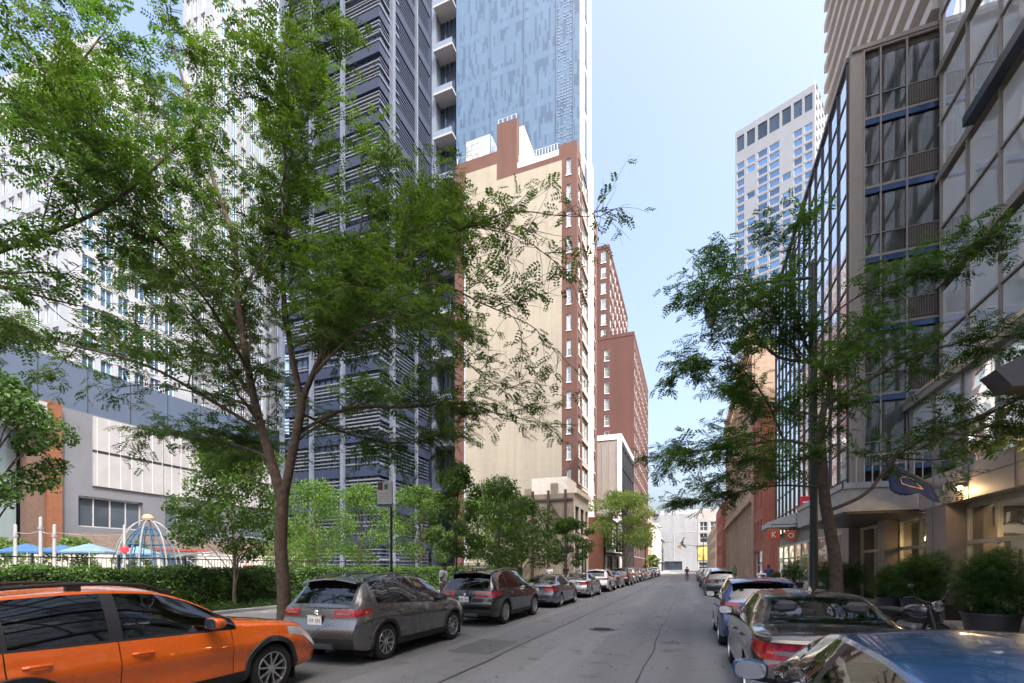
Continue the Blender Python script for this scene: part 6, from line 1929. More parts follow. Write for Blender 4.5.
# honey locust on the right pavement
rt = [
    (LB((0, 0, 0), (.0, .9, 0), (-.05, 1.9, 0), (-.28, 3.2, 0), (-.38, 4.4, 0), (-.42, 5.0, 0)), .17, .11, 1.0),
    (LB((-.4, 4.9, 0), (-.28, 5.5, .1), (-.12, 6.0, .1), (-.15, 6.5, .1), (-.5, 6.75, 0), (-.9, 7.3, -.1), (-1.2, 8.2, -.2), (-1.3, 9.2, -.3), (-1.1, 9.9, -.3)), .095, .012, .25),
    (LB((-.5, 6.75, 0), (-1.4, 7.0, .2), (-2.0, 7.9, .4), (-2.4, 8.6, .4), (-2.6, 9.6, .4)), .05, .009, .2),
    (LB((-.9, 6.9, .1), (-1.8, 7.6, -.4), (-2.9, 7.9, -.8), (-3.8, 7.75, -1.0)), .032, .007, .15),
    (LB((-.42, 4.6, 0), (-1.2, 4.9, .4), (-2.2, 4.8, .8), (-3.1, 4.75, 1.0), (-3.9, 4.6, 1.0)), .05, .008, .25),
    (LB((-1.1, 4.9, .4), (-2.0, 5.8, -.3), (-3.0, 6.4, -.8), (-4.0, 6.3, -1.0)), .035, .007, .15),
    (LB((-.4, 4.2, 0), (-1.1, 4.2, -.6), (-2.0, 4.0, -1.2), (-3.0, 3.9, -1.6), (-3.9, 3.85, -1.6)), .035, .007, .25),
    (LB((-.25, 3.0, 0), (.5, 3.4, -.3), (1.0, 4.2, -.6), (1.6, 4.7, -1.0), (2.6, 5.1, -1.4), (3.6, 5.6, -1.6)), .05, .008, .25),
    (LB((-.2, 5.7, .1), (.6, 6.2, -.3), (1.5, 6.6, -.9), (2.5, 6.7, -1.4), (3.4, 6.5, -1.6)), .045, .008, .2),
    (LB((-.9, 7.3, -.1), (0, 8.0, -.6), (1.0, 8.3, -1.1), (2.0, 8.6, -1.4)), .03, .007, .2),
    (LB((-.15, 6.2, .1), (.5, 7.0, .6), (1.1, 7.8, 1.0), (1.7, 8.3, 1.2)), .03, .007, .2),
    (LB((-.3, 5.4, .1), (-.6, 6.0, 1.2), (-1.0, 6.6, 2.3), (-1.2, 7.2, 3.2)), .04, .007, .25),
    (LB((-.3, 3.6, 0), (-1.2, 3.75, .6), (-2.2, 3.6, 1.0), (-3.2, 3.35, 1.2)), .035, .007, .25),
    (LB((1.6, 4.7, -1.0), (2.4, 4.4, -1.6), (3.1, 4.1, -2.0)), .03, .006, .15),
    (LB((1.0, 4.2, -.6), (1.8, 4.1, -.9), (2.6, 4.3, -1.2), (3.3, 4.6, -1.4)), .025, .006, .2),
    (LB((-.4, 4.7, 0), (-.8, 5.2, -1.0), (-1.4, 5.6, -1.9)), .03, .006, .2),
]
locust('honey_locust', 'honey locust with a crooked trunk beside the lamp post on the right pavement', (3.45, 13.95, .15), rt, 9, LF_LOCUST2, nsec=15, seclen=(.8, 1.7), nter=8, terlen=(.4, 1.0), spacing=.078, L=.22, ll=.082, lw=.036)

# broad-leaved park and street trees
def leafy_blob(rng, blobs, n, size, jitter=.25):
    """leaves spread through several overlapping clumps, denser near each rim"""
    w = np.array([b[3]**2 for b in blobs]); w = w/w.sum(); k = rng.choice(len(blobs), n, p=w)
    B = np.array([b[:3] for b in blobs])[k]; r = np.array([b[3] for b in blobs])[k]
    d = unit(rng.normal(0, 1, (n, 3))); rad = r*rng.uniform(.25, 1.0, n)**.5*(1+rng.normal(0, .10, n))
    flat = np.array([b[4] if len(b) > 4 else .8 for b in blobs])[k]
    p = B+d*rad[:, None]*np.stack([np.ones(n), np.ones(n), flat], 1)
    nrm = unit(d*.5+np.array([0, 0, .7])+rng.normal(0, .5, (n, 3))); dr = unit(rng.normal(0, 1, (n, 3))+d*.6)
    s = size*rng.uniform(.6, 1.35, n)
    return rhombs(p, dr, nrm, s, s*.62)

def tree(name, label, x, y, z0, h, r, seed, leafm, bark=M_BARK, nleaf=6000, size=.13, trunk=.09, clear=.35, nb=20, group='trees in the park', flat=.75, cat='tree', sway=.2):
    rng = np.random.default_rng(seed); t = thing(name, label, cat, (x, y, z0), 0, group)
    g = MB(); top = np.array([rng.uniform(-sway, sway), rng.uniform(-sway, sway), h*.93])
    tp = resample([(0, 0, 0), (rng.uniform(-.06, .06), 0, h*.3), (top[0]*.6, top[1]*.6, h*.62), tuple(top)], 5)
    g.tube([Vector(p) for p in tp], [trunk*(1-.88*i/(len(tp)-1)) for i in range(len(tp))], 8)
    blobs = []
    for i in range(nb):
        f = clear+(1-clear)*(i+.5)/nb
        a = i*2.4+rng.uniform(-.5, .5); wid = math.sin(PI*min(1, max(0.05, (f-clear)/(1-clear)*.85+.15)))**.8
        rr = r*wid*rng.uniform(.40, 1.0)
        c = np.array([rr*math.cos(a), rr*math.sin(a), h*f])
        br = r*rng.uniform(.20, .38)
        blobs.append((c[0], c[1], min(c[2], h-br*.7), br, flat))
        k = min(len(tp)-2, int(max(.1, f-.18)*(len(tp)-1))); s = tp[k]
        mid = s*.5+c*.5+np.array([0, 0, .12*r])
        bp = resample([tuple(s), tuple(mid), tuple(c)], 4)
        g.tube([Vector(p) for p in bp], [trunk*.34*(1-.8*j/(len(bp)-1)) for j in range(len(bp))], 5, False)
        for q in range(4):
            e = c+unit(rng.normal(0, 1, 3))*br*.8
            g.tube([Vector(c), Vector(e)], [trunk*.08, .004], 3, False)
    blobs.append((top[0], top[1], h-r*.28, r*.42, flat))
    g.build('trunk', bark, t, smooth=True, local=True, angle=60)
    link('crown', quads_mesh('crown', leafy_blob(rng, blobs, nleaf, size), leafm), t)
    return t

LF_YELLOW = leaf_mat('leaf_yellowgreen', (.045, .09, .02), (.115, .18, .05), .45, (1.3, 1.4, .7))
LF_MID = leaf_mat('leaf_mid', (.025, .068, .012), (.10, .175, .035), .45, (1.3, 1.5, .5))
LF_DARK = leaf_mat('leaf_dark', (.017, .047, .013), (.055, .110, .028), .36)
tree('young_tree', 'young tree with a slim pale trunk standing before the hedge', -17.0, 13.6, .2, 6.6, 2.7, 3, LF_PARK, M_BARKL, 15000, .13, .075, .33)
tree('park_tree', 'broad green park tree behind the hedge, right of the large trunk', -21.5, 22.5, .45, 6.6, 3.0, 4, LF_MID, M_BARK, 8000, .14, .09, .28)
tree('park_tree', 'bright green park tree behind the sign post', -22.0, 27.5, .45, 7.2, 3.0, 5, LF_MID, M_BARK, 8000, .15, .09, .25)
tree('park_tree', 'yellow-green low tree deep in the park behind the grey crossover', -31.0, 30.5, .45, 5.0, 2.8, 6, LF_YELLOW, M_BARK, 9000, .17, .08, .2)
tree('park_tree', 'dark broad tree at the left edge of the park', -19.8, 7.6, .45, 7.2, 2.1, 7, LF_DARK, M_BARK, 11000, .14, .1, .48)
tree('park_tree', 'tall green tree between the sign post and the louvred tower', -22.5, 36.5, .45, 8.6, 3.4, 8, LF_PARK, M_BARK, 12000, .17, .1, .25)
tree('park_tree', 'green park tree in front of the brick pier of the cream wall', -19.5, 42.0, .45, 8.2, 3.4, 9, LF_PARK, M_BARK, 11000, .18, .1, .25)
tree('park_tree', 'light green park tree below the steel braced wall', -19.0, 46.4, .45, 6.2, 2.7, 10, LF_BRIGHT, M_BARK, 8000, .18, .09, .25)
tree('street_tree', 'young dark green kerbside tree just beyond the sign post', -8.6, 16.6, .15, 5.6, 1.35, 12, LF_PARK, M_BARK, 5200, .12, .06, .36, group='young trees along the left kerb')
tree('street_tree', 'fuller dark green kerbside tree beside the black sport utility car', -8.9, 21.5, .15, 6.0, 2.2, 13, LF_PARK, M_BARK, 7600, .13, .075, .33, group='young trees along the left kerb')
tree('street_tree', 'spreading dark kerbside tree above the slate grey saloon', -9.0, 25.2, .15, 5.6, 2.2, 14, LF_PARK, M_BARK, 6600, .14, .075, .33, group='young trees along the left kerb')
tree('street_tree', 'small layered kerbside tree in front of the red brick corner shop', -8.6, 34.2, .15, 5.4, 2.2, 15, LF_PARK, M_BARK, 6500, .16, .07, .33, group='young trees along the left kerb', flat=.5)
tree('sunlit_tree', 'bright sunlit yellow-green street tree far down the left kerb', -8.4, 66.0, .15, 12.4, 6.0, 16, leaf_mat('leaf_sunlit', (.12, .19, .05), (.28, .36, .11), .5, (1.2, 1.3, .8)), M_BARKL, 10000, .30, .16, .35, nb=24, group=None, flat=.5)  # sunlight on this tree is put into its pale leaf colour
tree('small_shrub', 'small bright round shrub at the far end of the left pavement', -8.4, 118.0, .15, 4.6, 2.2, 17, LF_BRIGHT, M_BARK, 2500, .3, .08, .2, group=None, cat='shrub')
for i, (px, py, h, r, lb) in enumerate([(-39.3, 19.3, 2.9, 1.5, 'round pale green shrub between the white poles and the climbing dome'), (-42.5, 17.0, 2.8, 1.9, 'pale green shrub at the left edge of the playground'), (-39.0, 22.8, 2.9, 1.3, 'pale shrub in front of the climbing dome')]):
    tree('park_shrub', lb, px, py, .9, h, r, 30+i, LF_YELLOW, M_BARK, 3000, .17, .05, .12, group='shrubs in the playground', cat='shrub')

# clipped hedge with a leafy surface
def hedge():
    rng = np.random.default_rng(44)
    y0, y1, x0, x1, z0, z1 = -4.0, 61.0, -18.5, -17.45, .2, 1.66
    t = thing('hedge', 'long clipped green hedge behind the planted bed', 'hedge', (-17.97, 28, .2))
    def core(q): return q
    g = MB(); ny = 130
    rows = []
    for i in range(ny+1):
        y = y0+(y1-y0)*i/ny; dz = .05*math.sin(y*1.7)+.04*math.sin(y*4.1+1); dx = .05*math.sin(y*2.3)
        rows.append([(x1-.10+dx, y, z0), (x1-.08+dx, y, z1-.22+dz), (x1-.25, y, z1-.1+dz), (x0+.25, y, z1-.1+dz), (x0+.1, y, z1-.2), (x0+.1, y, z0)])
    g.grid(rows); g.poly(rows[0]); g.poly(rows[-1][::-1])
    g.build('hedge_core', mat('hedge_core', (.020, .034, .012), .95, var=.3, scale=6), t)
    Q = []
    def layer(n, face, ya, yb, size):
        y = rng.uniform(ya, yb, n); bump = .05*np.sin(y*1.7)+.04*np.sin(y*4.1+1)
        if face == 'front':
            z = rng.uniform(z0, z1+.03, n)+bump*.6; x = x1+.05*np.sin(y*2.3)+rng.normal(0, .055, n)+.05*np.sin(z*5+y*3); nn = np.array([1, -.2, .5])
        else:
            x = rng.uniform(x0, x1+.05, n); z = z1+bump+rng.normal(0, .055, n); nn = np.array([.2, 0, 1.])
        p = np.stack([x, y, z], 1); nrm = unit(nn+rng.normal(0, .5, (n, 3))); d = unit(rng.normal(0, 1, (n, 3)))
        s = size*rng.uniform(.6, 1.4, n)
        return rhombs(p, d, nrm, s, s*.6)
    for ya, yb, dens, sz in ((0, 16, 650, .085), (16, 34, 340, .11), (34, 61, 160, .16), (-4, 0, 250, .1)):
        Q.append(layer(int((yb-ya)*dens*1.45), 'front', ya, yb, sz)); Q.append(layer(int((yb-ya)*dens), 'top', ya, yb, sz))
    link('foliage', quads_mesh('foliage', np.concatenate(Q)-np.array([-17.97, 28, .2]), LF_HEDGE), t)
hedge()
def ground_cover():
    rng = np.random.default_rng(45)
    n = 26000; y = rng.uniform(-2, 58, n)**1.0; y = -2+60*rng.uniform(0, 1, n)**1.5; x = rng.uniform(-17.4, -15.05, n)
    h = .05+.16*(.5+.5*np.sin(x*3.1+np.sin(y*1.3)*2)*np.cos(y*1.9)); z = .2+h*rng.uniform(.2, 1, n)
    p = np.stack([x, y, z], 1); s = (.07+.0015*y)*rng.uniform(.7, 1.4, n)
    Q = rhombs(p, unit(rng.normal(0, 1, (n, 3))), unit(np.array([0, 0, 1.])+rng.normal(0, .5, (n, 3))), s, s*.55)
    o = link('ground_cover', quads_mesh('ground_cover', Q, LF_DARK))
    tag(o, 'low dark green ground cover in the bed before the hedge', 'ground cover', kind='stuff')
ground_cover()

# planters with clipped yews along the hotel
def planter(label, x, y, pw, ph, rr, sh, seed, group='planters along the hotel front', kind='round', leafm=None, n=9000):
    rng = np.random.default_rng(seed)
    t = thing('planter', label, 'planter', (x, y, .15), 0, group)
    m = mat('planter_black', (.022, .022, .025), .45)
    g = MB()
    if kind == 'round':
        g.lathe([(0, 0), (pw*.36, 0), (pw*.40, .02), (pw*.50, ph-.05), (pw*.53, ph-.04), (pw*.53, ph), (pw*.48, ph), (pw*.46, ph-.08)], 28)
    else:
        b0, b1 = pw*.40, pw*.5
        for z0, z1, a, b in ((0, ph, b0, b1), (ph, ph+.001, b1+.03, b1+.03)):
            pass
        rows = [[(-b0, -b0, 0), (b0, -b0, 0), (b0, b0, 0), (-b0, b0, 0)], [(-b1, -b1, ph-.06), (b1, -b1, ph-.06), (b1, b1, ph-.06), (-b1, b1, ph-.06)],
                [(-b1-.03, -b1-.03, ph-.055), (b1+.03, -b1-.03, ph-.055), (b1+.03, b1+.03, ph-.055), (-b1-.03, b1+.03, ph-.055)], [(-b1-.03, -b1-.03, ph), (b1+.03, -b1-.03, ph), (b1+.03, b1+.03, ph), (-b1-.03, b1+.03, ph)],
                [(-b1+.03, -b1+.03, ph), (b1-.03, -b1+.03, ph), (b1-.03, b1-.03, ph), (-b1+.03, b1-.03, ph)], [(-b1+.03, -b1+.03, ph-.08), (b1-.03, -b1+.03, ph-.08), (b1-.03, b1-.03, ph-.08), (-b1+.03, b1-.03, ph-.08)]]
        g.grid(rows, close=True)
    g.build('pot', m, t, smooth=True, local=True, angle=35)
    g = MB(); g.lathe([(0, ph-.07), (pw*.465, ph-.075)], 24) if kind == 'round' else g.quad((-pw*.46, -pw*.46, ph-.07), (pw*.46, -pw*.46, ph-.07), (pw*.46, pw*.46, ph-.07), (-pw*.46, pw*.46, ph-.07))
    g.build('soil', M_SOIL, t, local=True)
    g = MB(); blobs = []
    for i in range(9):
        a = i*2.4; c = (rr*.55*math.cos(a)*rng.uniform(.6, 1.1), rr*.55*math.sin(a)*rng.uniform(.6, 1.1), ph+sh*(.18+.72*(i+.5)/9))
        blobs.append((*c, rr*(.62-.25*(i/9)), .75)); g.tube([Vector((0, 0, ph-.08)), Vector((c[0]*.4, c[1]*.4, ph+sh*.3)), Vector(c)], [.03, .02, .008], 5, False)
    g.build('stem', M_BARK, t, smooth=True, local=True)
    # upswept feathery sprays: needles along short twigs
    nb = n//9; P = []; D = []
    w = np.array([b[3]**2 for b in blobs]); k = rng.choice(len(blobs), nb, p=w/w.sum())
    B = np.array([b[:3] for b in blobs])[k]; r = np.array([b[3] for b in blobs])[k]
    d = unit(rng.normal(0, 1, (nb, 3))); p = B+d*(r*rng.uniform(.3, 1.3, nb)**.7)[:, None]*np.array([1, 1, .8])
    dr = unit(d+np.array([0, 0, .25])+rng.normal(0, .35, (nb, 3)))
    Q = compound(p, dr, rng, .17, 5, .013, .055)
    link('foliage', quads_mesh('foliage', Q, leafm or LF_YEW), t)
planter('large black planter with a wide dark shrub near the right edge', 6.05, 13.1, .95, .62, .58, 1.3, 1, n=42000)
planter('black planter with a dark shrub at the right edge, farther from the kerb', 6.85, 12.1, .95, .62, .55, 1.3, 8, n=32000)
planter('black planter with the widest dark shrub, just left of the stone pier', 6.15, 16.6, .95, .70, .66, 1.2, 2, n=40000)
planter('black planter with a yellower rounder shrub next to the parked motorcycle', 5.9, 17.9, .80, .66, .48, .95, 3, n=24000, leafm=leaf_mat('leaf_box', (.03, .062, .014), (.075, .13, .03), .3))
planter('dark planter with low shrub beneath the marquee by the tree trunk', 6.1, 23.4, .9, .7, .7, 1.0, 4, n=24000)
planter('dark planter with low shrub beyond the marquee, right of the lamp post', 6.0, 25.8, .9, .7, .7, 1.1, 5, n=20000)
planter('blue-black square planter with a bright yellow-green plant left of the lamp post', 5.3, 29.5, .8, .75, .5, 1.1, 6, n=14000, kind='square', leafm=LF_YELLOW)
planter('square blue-black planter farthest along the right pavement', 5.3, 35.0, .9, .7, .5, .5, 7, n=9000, kind='square', leafm=LF_PARK)
# ------------------------------------------------------------------ street furniture
def street_lamp():
    x, y = 3.2, 15.1
    t = thing('street_lamp', 'tall dark street lamp with a long arm reaching over the road through the right-hand tree', 'street lamp', (x, y, .15))
    m = mat('lamp_green_black', (.018, .022, .02), .5, .2)
    g = MB(); g.lathe([(.20, 0), (.20, .5), (.17, .55), (.13, .9), (.105, 1.0), (.095, 4), (.07, 9.95), (.08, 9.96), (.05, 10.1), (0, 10.12)], 16, (x, y, .15)); g.build('pole', m, t, smooth=True)
    g = MB(); g.tube([(x, y, 9.75), (x-1.2, y-.05, 9.85), (x-2.0, y-.08, 9.82), (x-2.62, y-.1, 9.72)], [.045, .04, .036, .034], 8)
    g.tube([(x, y, 9.25), (x-.5, y-.02, 9.55), (x-1.0, y-.04, 9.8)], .02, 6); a = g.build('arm', m, t, smooth=True)
    g = MB(); g.lathe([(0, 0), (.05, 0), (.06, -.12), (.15, -.30), (.19, -.62), (.17, -.66), (.05, -.68)], 16, (x-2.62, y-.1, 9.72)); h = g.build('lamp_head', m, t, smooth=True)
    g = MB(); g.lathe([(.14, -.66), (.13, -.78), (.08, -.9), (0, -.95)], 14, (x-2.62, y-.1, 9.72)); g.build('lens', mat('lamp_lens', (.12, .13, .13), .15), h, smooth=True)
street_lamp()
def sign_post():
    x, y = -7.85, 11.15
    t = thing('sign_post', 'dark post carrying a white parking notice near the left kerb', 'sign', (x, y, .15))
    g = MB(); g.tube([(x, y, .15), (x, y, 4.15)], .038, 10); g.build('post', M_BLACKM, t, smooth=True)
    R_ = Vector((CA, SA, 0)); F_ = Vector((-SA, CA, 0)); P = Vector((x, y, 0))-F_*.05
    g = MB(); g.obox(P-R_*.37+UZ*3.52, R_*.40, UZ*.62, -F_*.012); p = g.build('notice', mat('sign_white', (.56, .57, .58), .45, var=.05), t)
    g = MB(); g.obox(P-R_*.36+UZ*3.90-F_*.013, R_*.14, UZ*.22, -F_*.003); g.build('mark', mat('sign_dark_mark', (.10, .04, .04), .5), p)
    g = MB(); g.obox(P-R_*.18+UZ*3.92-F_*.013, R_*.10, UZ*.14, -F_*.003); g.build('mark', mat('sign_green', (.03, .22, .07), .5), p)
    g = MB()
    for k in range(4): g.obox(P-R_*.35+UZ*(3.58+k*.07)-F_*.013, R_*(.34-.05*(k % 2)), UZ*.018, -F_*.003)
    g.build('mark', mat('sign_grey_line', (.32, .33, .35), .5), p)
    g = MB(); g.obox(P-R_*.37+UZ*3.44-F_*.002, R_*.40, UZ*.07, -F_*.014); g.build('lower_plate', mat('sign_navy', (.03, .05, .11), .5), t)
sign_post()

# motorcycle on the right pavement
def motorcycle():
    x, y, z = 3.75, 10.6, .15
    t = thing('motorcycle', 'black motorcycle with round lamp and mirrors parked on the right pavement', 'motorcycle', (x, y, z), R(200))
    for yy in (.68, -.66):
        g = MB(); g.lathe([(.23, -.05), (.29, -.055), (.31, -.03), (.315, 0), (.31, .03), (.29, .055), (.23, .05)], 28, (0, yy, .315), 'X'); w = g.build('wheel', M_RUBBER, t, smooth=True, local=True)
        g = MB(); g.lathe([(.24, -.03), (.21, -.03), (.21, .03), (.24, .03)], 28, (0, yy, .315), 'X')
        for k in range(10):
            a = 2*PI*k/10; g.tube([(0, yy+.03*math.cos(a), .315+.03*math.sin(a)), (0, yy+.22*math.cos(a), .315+.22*math.sin(a))], .008, 5)
        g.build('rim', M_GREYM, w, local=True)
    g = MB(); g.tube([(.07, .68, .315), (.07, .48, .95)], .026, 8); g.tube([(-.07, .68, .315), (-.07, .48, .95)], .026, 8); g.build('fork', M_BLACKM, t, smooth=True, local=True)
    g = MB(); g.tube([(0, .45, .85), (0, .1, .75), (0, -.3, .62), (0, -.66, .315)], .035, 8); g.tube([(0, .45, .8), (0, .2, .35), (0, -.25, .32), (0, -.35, .6)], .03, 8); g.build('frame', M_BLACKM, t, smooth=True, local=True)
    g = MB(); g.bbox(-.14, -.22, .27, .14, .25, .58, .05)
    for k in range(5): g.box(-.17, -.02, .36+k*.04, .17, .22, .375+k*.04)
    g.build('engine', M_GREYM, t, local=True)
    g = MB(); g.ball((0, .18, .82), .15, .27, .12, 16, 10); g.build('fuel_tank', paint('paint_moto', (.015, .015, .017)), t, smooth=True, local=True)
    g = MB(); g.bbox(-.13, -.62, .74, .13, -.02, .84, .04); g.build('seat', M_PLASTIC, t, smooth=True, local=True)
    g = MB(); g.tube([(-.40, .36, 1.06), (-.28, .42, 1.08), (-.1, .47, .98), (.1, .47, .98), (.28, .42, 1.08), (.40, .36, 1.06)], .014, 8); hb = g.build('handlebar', M_BLACKM, t, smooth=True, local=True)
    for s in (-1, 1):
        g = MB(); g.tube([(s*.29, .42, 1.08), (s*.41, .355, 1.055)], .02, 8); g.build('grip', M_RUBBER, hb, smooth=True, local=True)
        g = MB(); g.tube([(s*.24, .43, 1.08), (s*.33, .44, 1.24)], .007, 6); g.ball((s*.34, .44, 1.27), .06, .015, .045, 12, 8); g.build('mirror', M_PLASTIC, hb, smooth=True, local=True)
    g = MB(); g.lathe([(0, -.06), (.07, -.04), (.095, .03), (.09, .05), (0, .055)], 18, (0, .56, .93), 'Y'); g.build('headlight', M_CHROME, t, smooth=True, local=True)
    for yy, a0 in ((.68, .2), (-.66, .4)):
        g = MB(); rows = [[(sx*.065, yy+.345*math.cos(a), .315+.345*math.sin(a)) for a in [a0+i*.17 for i in range(14)]] for sx in (-1, 1)]
        g.grid(rows); g.build('mudguard', M_PLASTIC, t, smooth=True, local=True)
    g = MB(); g.tube([(.13, .2, .35), (.16, -.1, .26), (.17, -.8, .34)], [.025, .03, .045], 10); g.build('exhaust', M_CHROME, t, smooth=True, local=True)
    g = MB(); g.tube([(-.1, -.05, .28), (-.26, -.02, .0)], .012, 6); g.build('side_stand', M_BLACKM, t, local=True)
motorcycle()

# boxes and clutter on the far right pavement
t = thing('news_box', 'white metal news box on the pavement beneath the orange sign', 'news box', (4.3, 34.0, .15))
g = MB(); g.bbox(4.05, 33.8, .35, 4.55, 34.25, 1.35, .03); g.build('cabinet', M_WHITEM, t)
g = MB(); g.box(4.11, 33.785, .8, 4.49, 33.799, 1.25); g.build('window', M_GDARK, t)
g = MB(); g.box(4.1, 33.85, .15, 4.5, 34.2, .35); g.build('base', M_BLACKM, t)
t = thing('hydrant', 'dark fire hydrant on the right pavement near the gap in the parked cars', 'hydrant', (3.1, 21.5, .15))
g = MB(); g.lathe([(.16, 0), (.16, .05), (.11, .07), (.105, .55), (.13, .57), (.13, .62), (.10, .70), (.03, .77), (.03, .82), (0, .82)], 16, (3.1, 21.5, .15)); g.build('barrel', M_BLACKM, t, smooth=True)
g = MB(); g.lathe([(.06, -.17), (.06, .17)], 12, (3.1, 21.5, .58), 'X'); g.build('nozzle', M_GREYM, t)

# ------------------------------------------------------------------ playground
def railing():
    t = thing('park_railing', 'dark metal railing running behind the hedge', 'railing', (-19.4, 28, .45))
    g = MB()
    for z in (.75, 2.05): g.box(-19.42, -4, z, -19.38, 61, z+.04)
    g.build('rail', M_BLACKM, t)
    for k in range(27):
        y = -3.5+k*2.4; g = MB(); g.bbox(-19.44, y-.03, .45, -19.36, y+.03, 2.2, .01); g.build('post', M_BLACKM, t)
    g = MB(); n = int(65/.14)
    for k in range(n): g.box(-19.406, -3.9+k*.14, .78, -19.394, -3.888+k*.14, 2.06)
    tag(g.build('baluster', M_BLACKM, t), kind='stuff')
railing()
t = thing('garden_wall', 'pale stone terrace wall across the far side of the playground', 'wall', (-49, 28, .45))
g = MB(); g.box(-49.4, -10, .45, -49, 60, 3.0); g.build('wall', mat('pale_garden_stone', (.30, .29, .275), .8, var=.15), t)
g = MB(); g.box(-49.5, -10, 3.0, -48.9, 60, 3.12); g.build('coping', M_KERB, t)
M_PALE0 = mat('pole_white', (.2, .2, .21), .5, var=.1)
def parasol(x, y, label, col):
    t = thing('parasol', label, 'parasol', (x, y, .45), 0, 'parasols in the playground')
    g = MB(); g.tube([(x, y, .45), (x, y, 3.2)], .03, 8); g.build('pole', M_WHITEM, t)
    g = MB(); n = 8; rows = []
    for r, z in ((.05, 3.2), (.75, 2.98), (1.5, 2.7), (1.5, 2.6)):
        rows.append([(x+r*math.cos(2*PI*k/n), y+r*math.sin(2*PI*k/n), z) for k in range(n)])
    g.grid(rows, close=True); g.build('canopy', col, t)
    g = MB(); g.lathe([(0, 0), (.35, 0), (.35, .08), (.06, .1)], 16, (x, y, .45)); g.build('base', M_GREYM, t)
m_b = mat('parasol_blue', (.016, .065, .16), .8); m_l = mat('parasol_pale_blue', (.08, .14, .21), .8)
parasol(-38.4, 16.6, 'bright blue parasol by the white poles', m_b)
parasol(-38.4, 18.3, 'bright blue parasol between the poles and the round shrub', m_b)
parasol(-34.7, 17.9, 'pale blue parasol in front of the round pale green shrub', m_l)
parasol(-36.4, 21.6, 'pale blue parasol beside the climbing dome', m_l)
for i, (x, y, h, lb) in enumerate([(-33.5, 14.0, 3.95, 'leftmost of the three white poles in the playground'), (-32.3, 14.5, 4.35, 'tallest and middle of the three white poles in the playground'), (-31.6, 14.75, 3.95, 'rightmost of the three white poles in the playground'), (-31.5, 18.0, 4.2, 'white pole with a red collar beside the climbing dome')]):
    t = thing('white_pole', lb, 'pole', (x, y, .45), 0, 'white poles in the playground')
    g = MB(); g.tube([(x, y, .45), (x, y, h)], .075, 12); g.ball((x, y, h), .075, n=12, m=6); g.build('shaft', M_PALE0, t, smooth=True)
    if i == 3:
        g = MB(); g.lathe([(.13, 0), (.22, .1), (.22, .3), (.13, .4)], 14, (x, y, 2.6)); g.build('collar', MATS['red_sign'], t)
    else:
        g = MB(); g.lathe([(.13, 0), (.13, .12)], 14, (x, y, h-.6)); g.build('collar', M_GREYM, t)
g = MB()
P = [Vector((-33.5, 14.0, 3.6)), Vector((-32.3, 14.5, 3.7)), Vector((-31.6, 14.75, 3.6)), Vector((-31.5, 18.0, 3.7))]
for a, b in zip(P[:-1], P[1:]):
    g.tube([a+(b-a)*(i/6)-UZ*.12*math.sin(PI*i/6) for i in range(7)], .018, 5)
tag(g.build('light_string', M_GREYM), 'thin grey cable strung between the white playground poles', 'cable')
M_PALE = mat('pale_painted_steel', (.13, .14, .16), .5, var=.1)
def dome():
    cx, cy, z0, r, h = -32.5, 19.9, .45, 1.9, 4.3
    t = thing('climbing_dome', 'white climbing dome with blue rope net in the playground', 'climbing frame', (cx, cy, z0))
    for k in range(4):
        a0 = PI*k/4; g = MB()
        g.tube([(cx+r*math.cos(a0)*math.cos(b), cy+r*math.sin(a0)*math.cos(b), z0+h*abs(math.sin(b))**.85) for b in [PI*i/18 for i in range(19)]], .045, 8); g.build('arch', M_PALE, t, smooth=True)
    rope = mat('rope_blue', (.015, .06, .12), .8)
    g = MB()
    for i in range(1, 6):
        f = i/6; rr = r*.86*math.cos(f*PI/2); z = z0+h*.9*math.sin(f*PI/2)
        g.tube([(cx+rr*math.cos(2*PI*k/16), cy+rr*math.sin(2*PI*k/16), z) for k in range(17)], .03, 5, False)
    for k in range(16):
        a = 2*PI*k/16
        g.tube([(cx+r*.86*math.cos(f*PI/12)*math.cos(a), cy+r*.86*math.cos(f*PI/12)*math.sin(a), z0+h*.9*math.sin(f*PI/12)) for f in range(7)], .03, 5, False)
    g.build('rope_net', rope, t)
    g = MB(); g.lathe([(.3, 0), (.34, .15), (.2, .35), (0, .4)], 14, (cx, cy, z0+h)); g.build('cap', mat('cap_yellow', (.28, .19, .11), .5), t)
    g = MB()
    for k, (a, b) in enumerate([((-1.8, 1.4, 2.3), (.6, 4.0, .8)), ((1.2, 1.0, 2.5), (.2, 5.0, .9)), ((.4, 2.2, 2.2), (1.8, 5.2, 2.4)), ((-.5, 2.6, 2.6), (1.5, 6.0, 1.0))]):
        g.tube([(cx+a[0], cy+a[1], a[2]), (cx+(a[0]+b[0])/2, cy+(a[1]+b[1])/2, max(a[2], b[2])+.25), (cx+b[0], cy+b[1], b[2])], .045, 8)
    g.build('ramp_tube', M_PALE, t, smooth=True)
dome()
t = thing('park_kiosk', 'small grey and red kiosk beneath the sports building', 'kiosk', (-47.5, 31.5, .45))
g = MB(); g.bbox(-48.8, 29.6, .45, -46.8, 33.4, 3.3, .05); g.build('wall', mat('kiosk_white', (.25, .25, .26), .6), t)
g = MB(); g.box(-46.79, 30.0, 1.3, -46.72, 33.0, 2.8); g.build('opening', M_GDARK, t)
g = MB(); g.box(-46.9, 29.4, 3.3, -46.0, 33.6, 3.5); g.box(-48.9, 29.5, 3.302, -46.9, 33.5, 3.45); g.build('roof', mat('kiosk_red', (.16, .03, .025), .6), t)

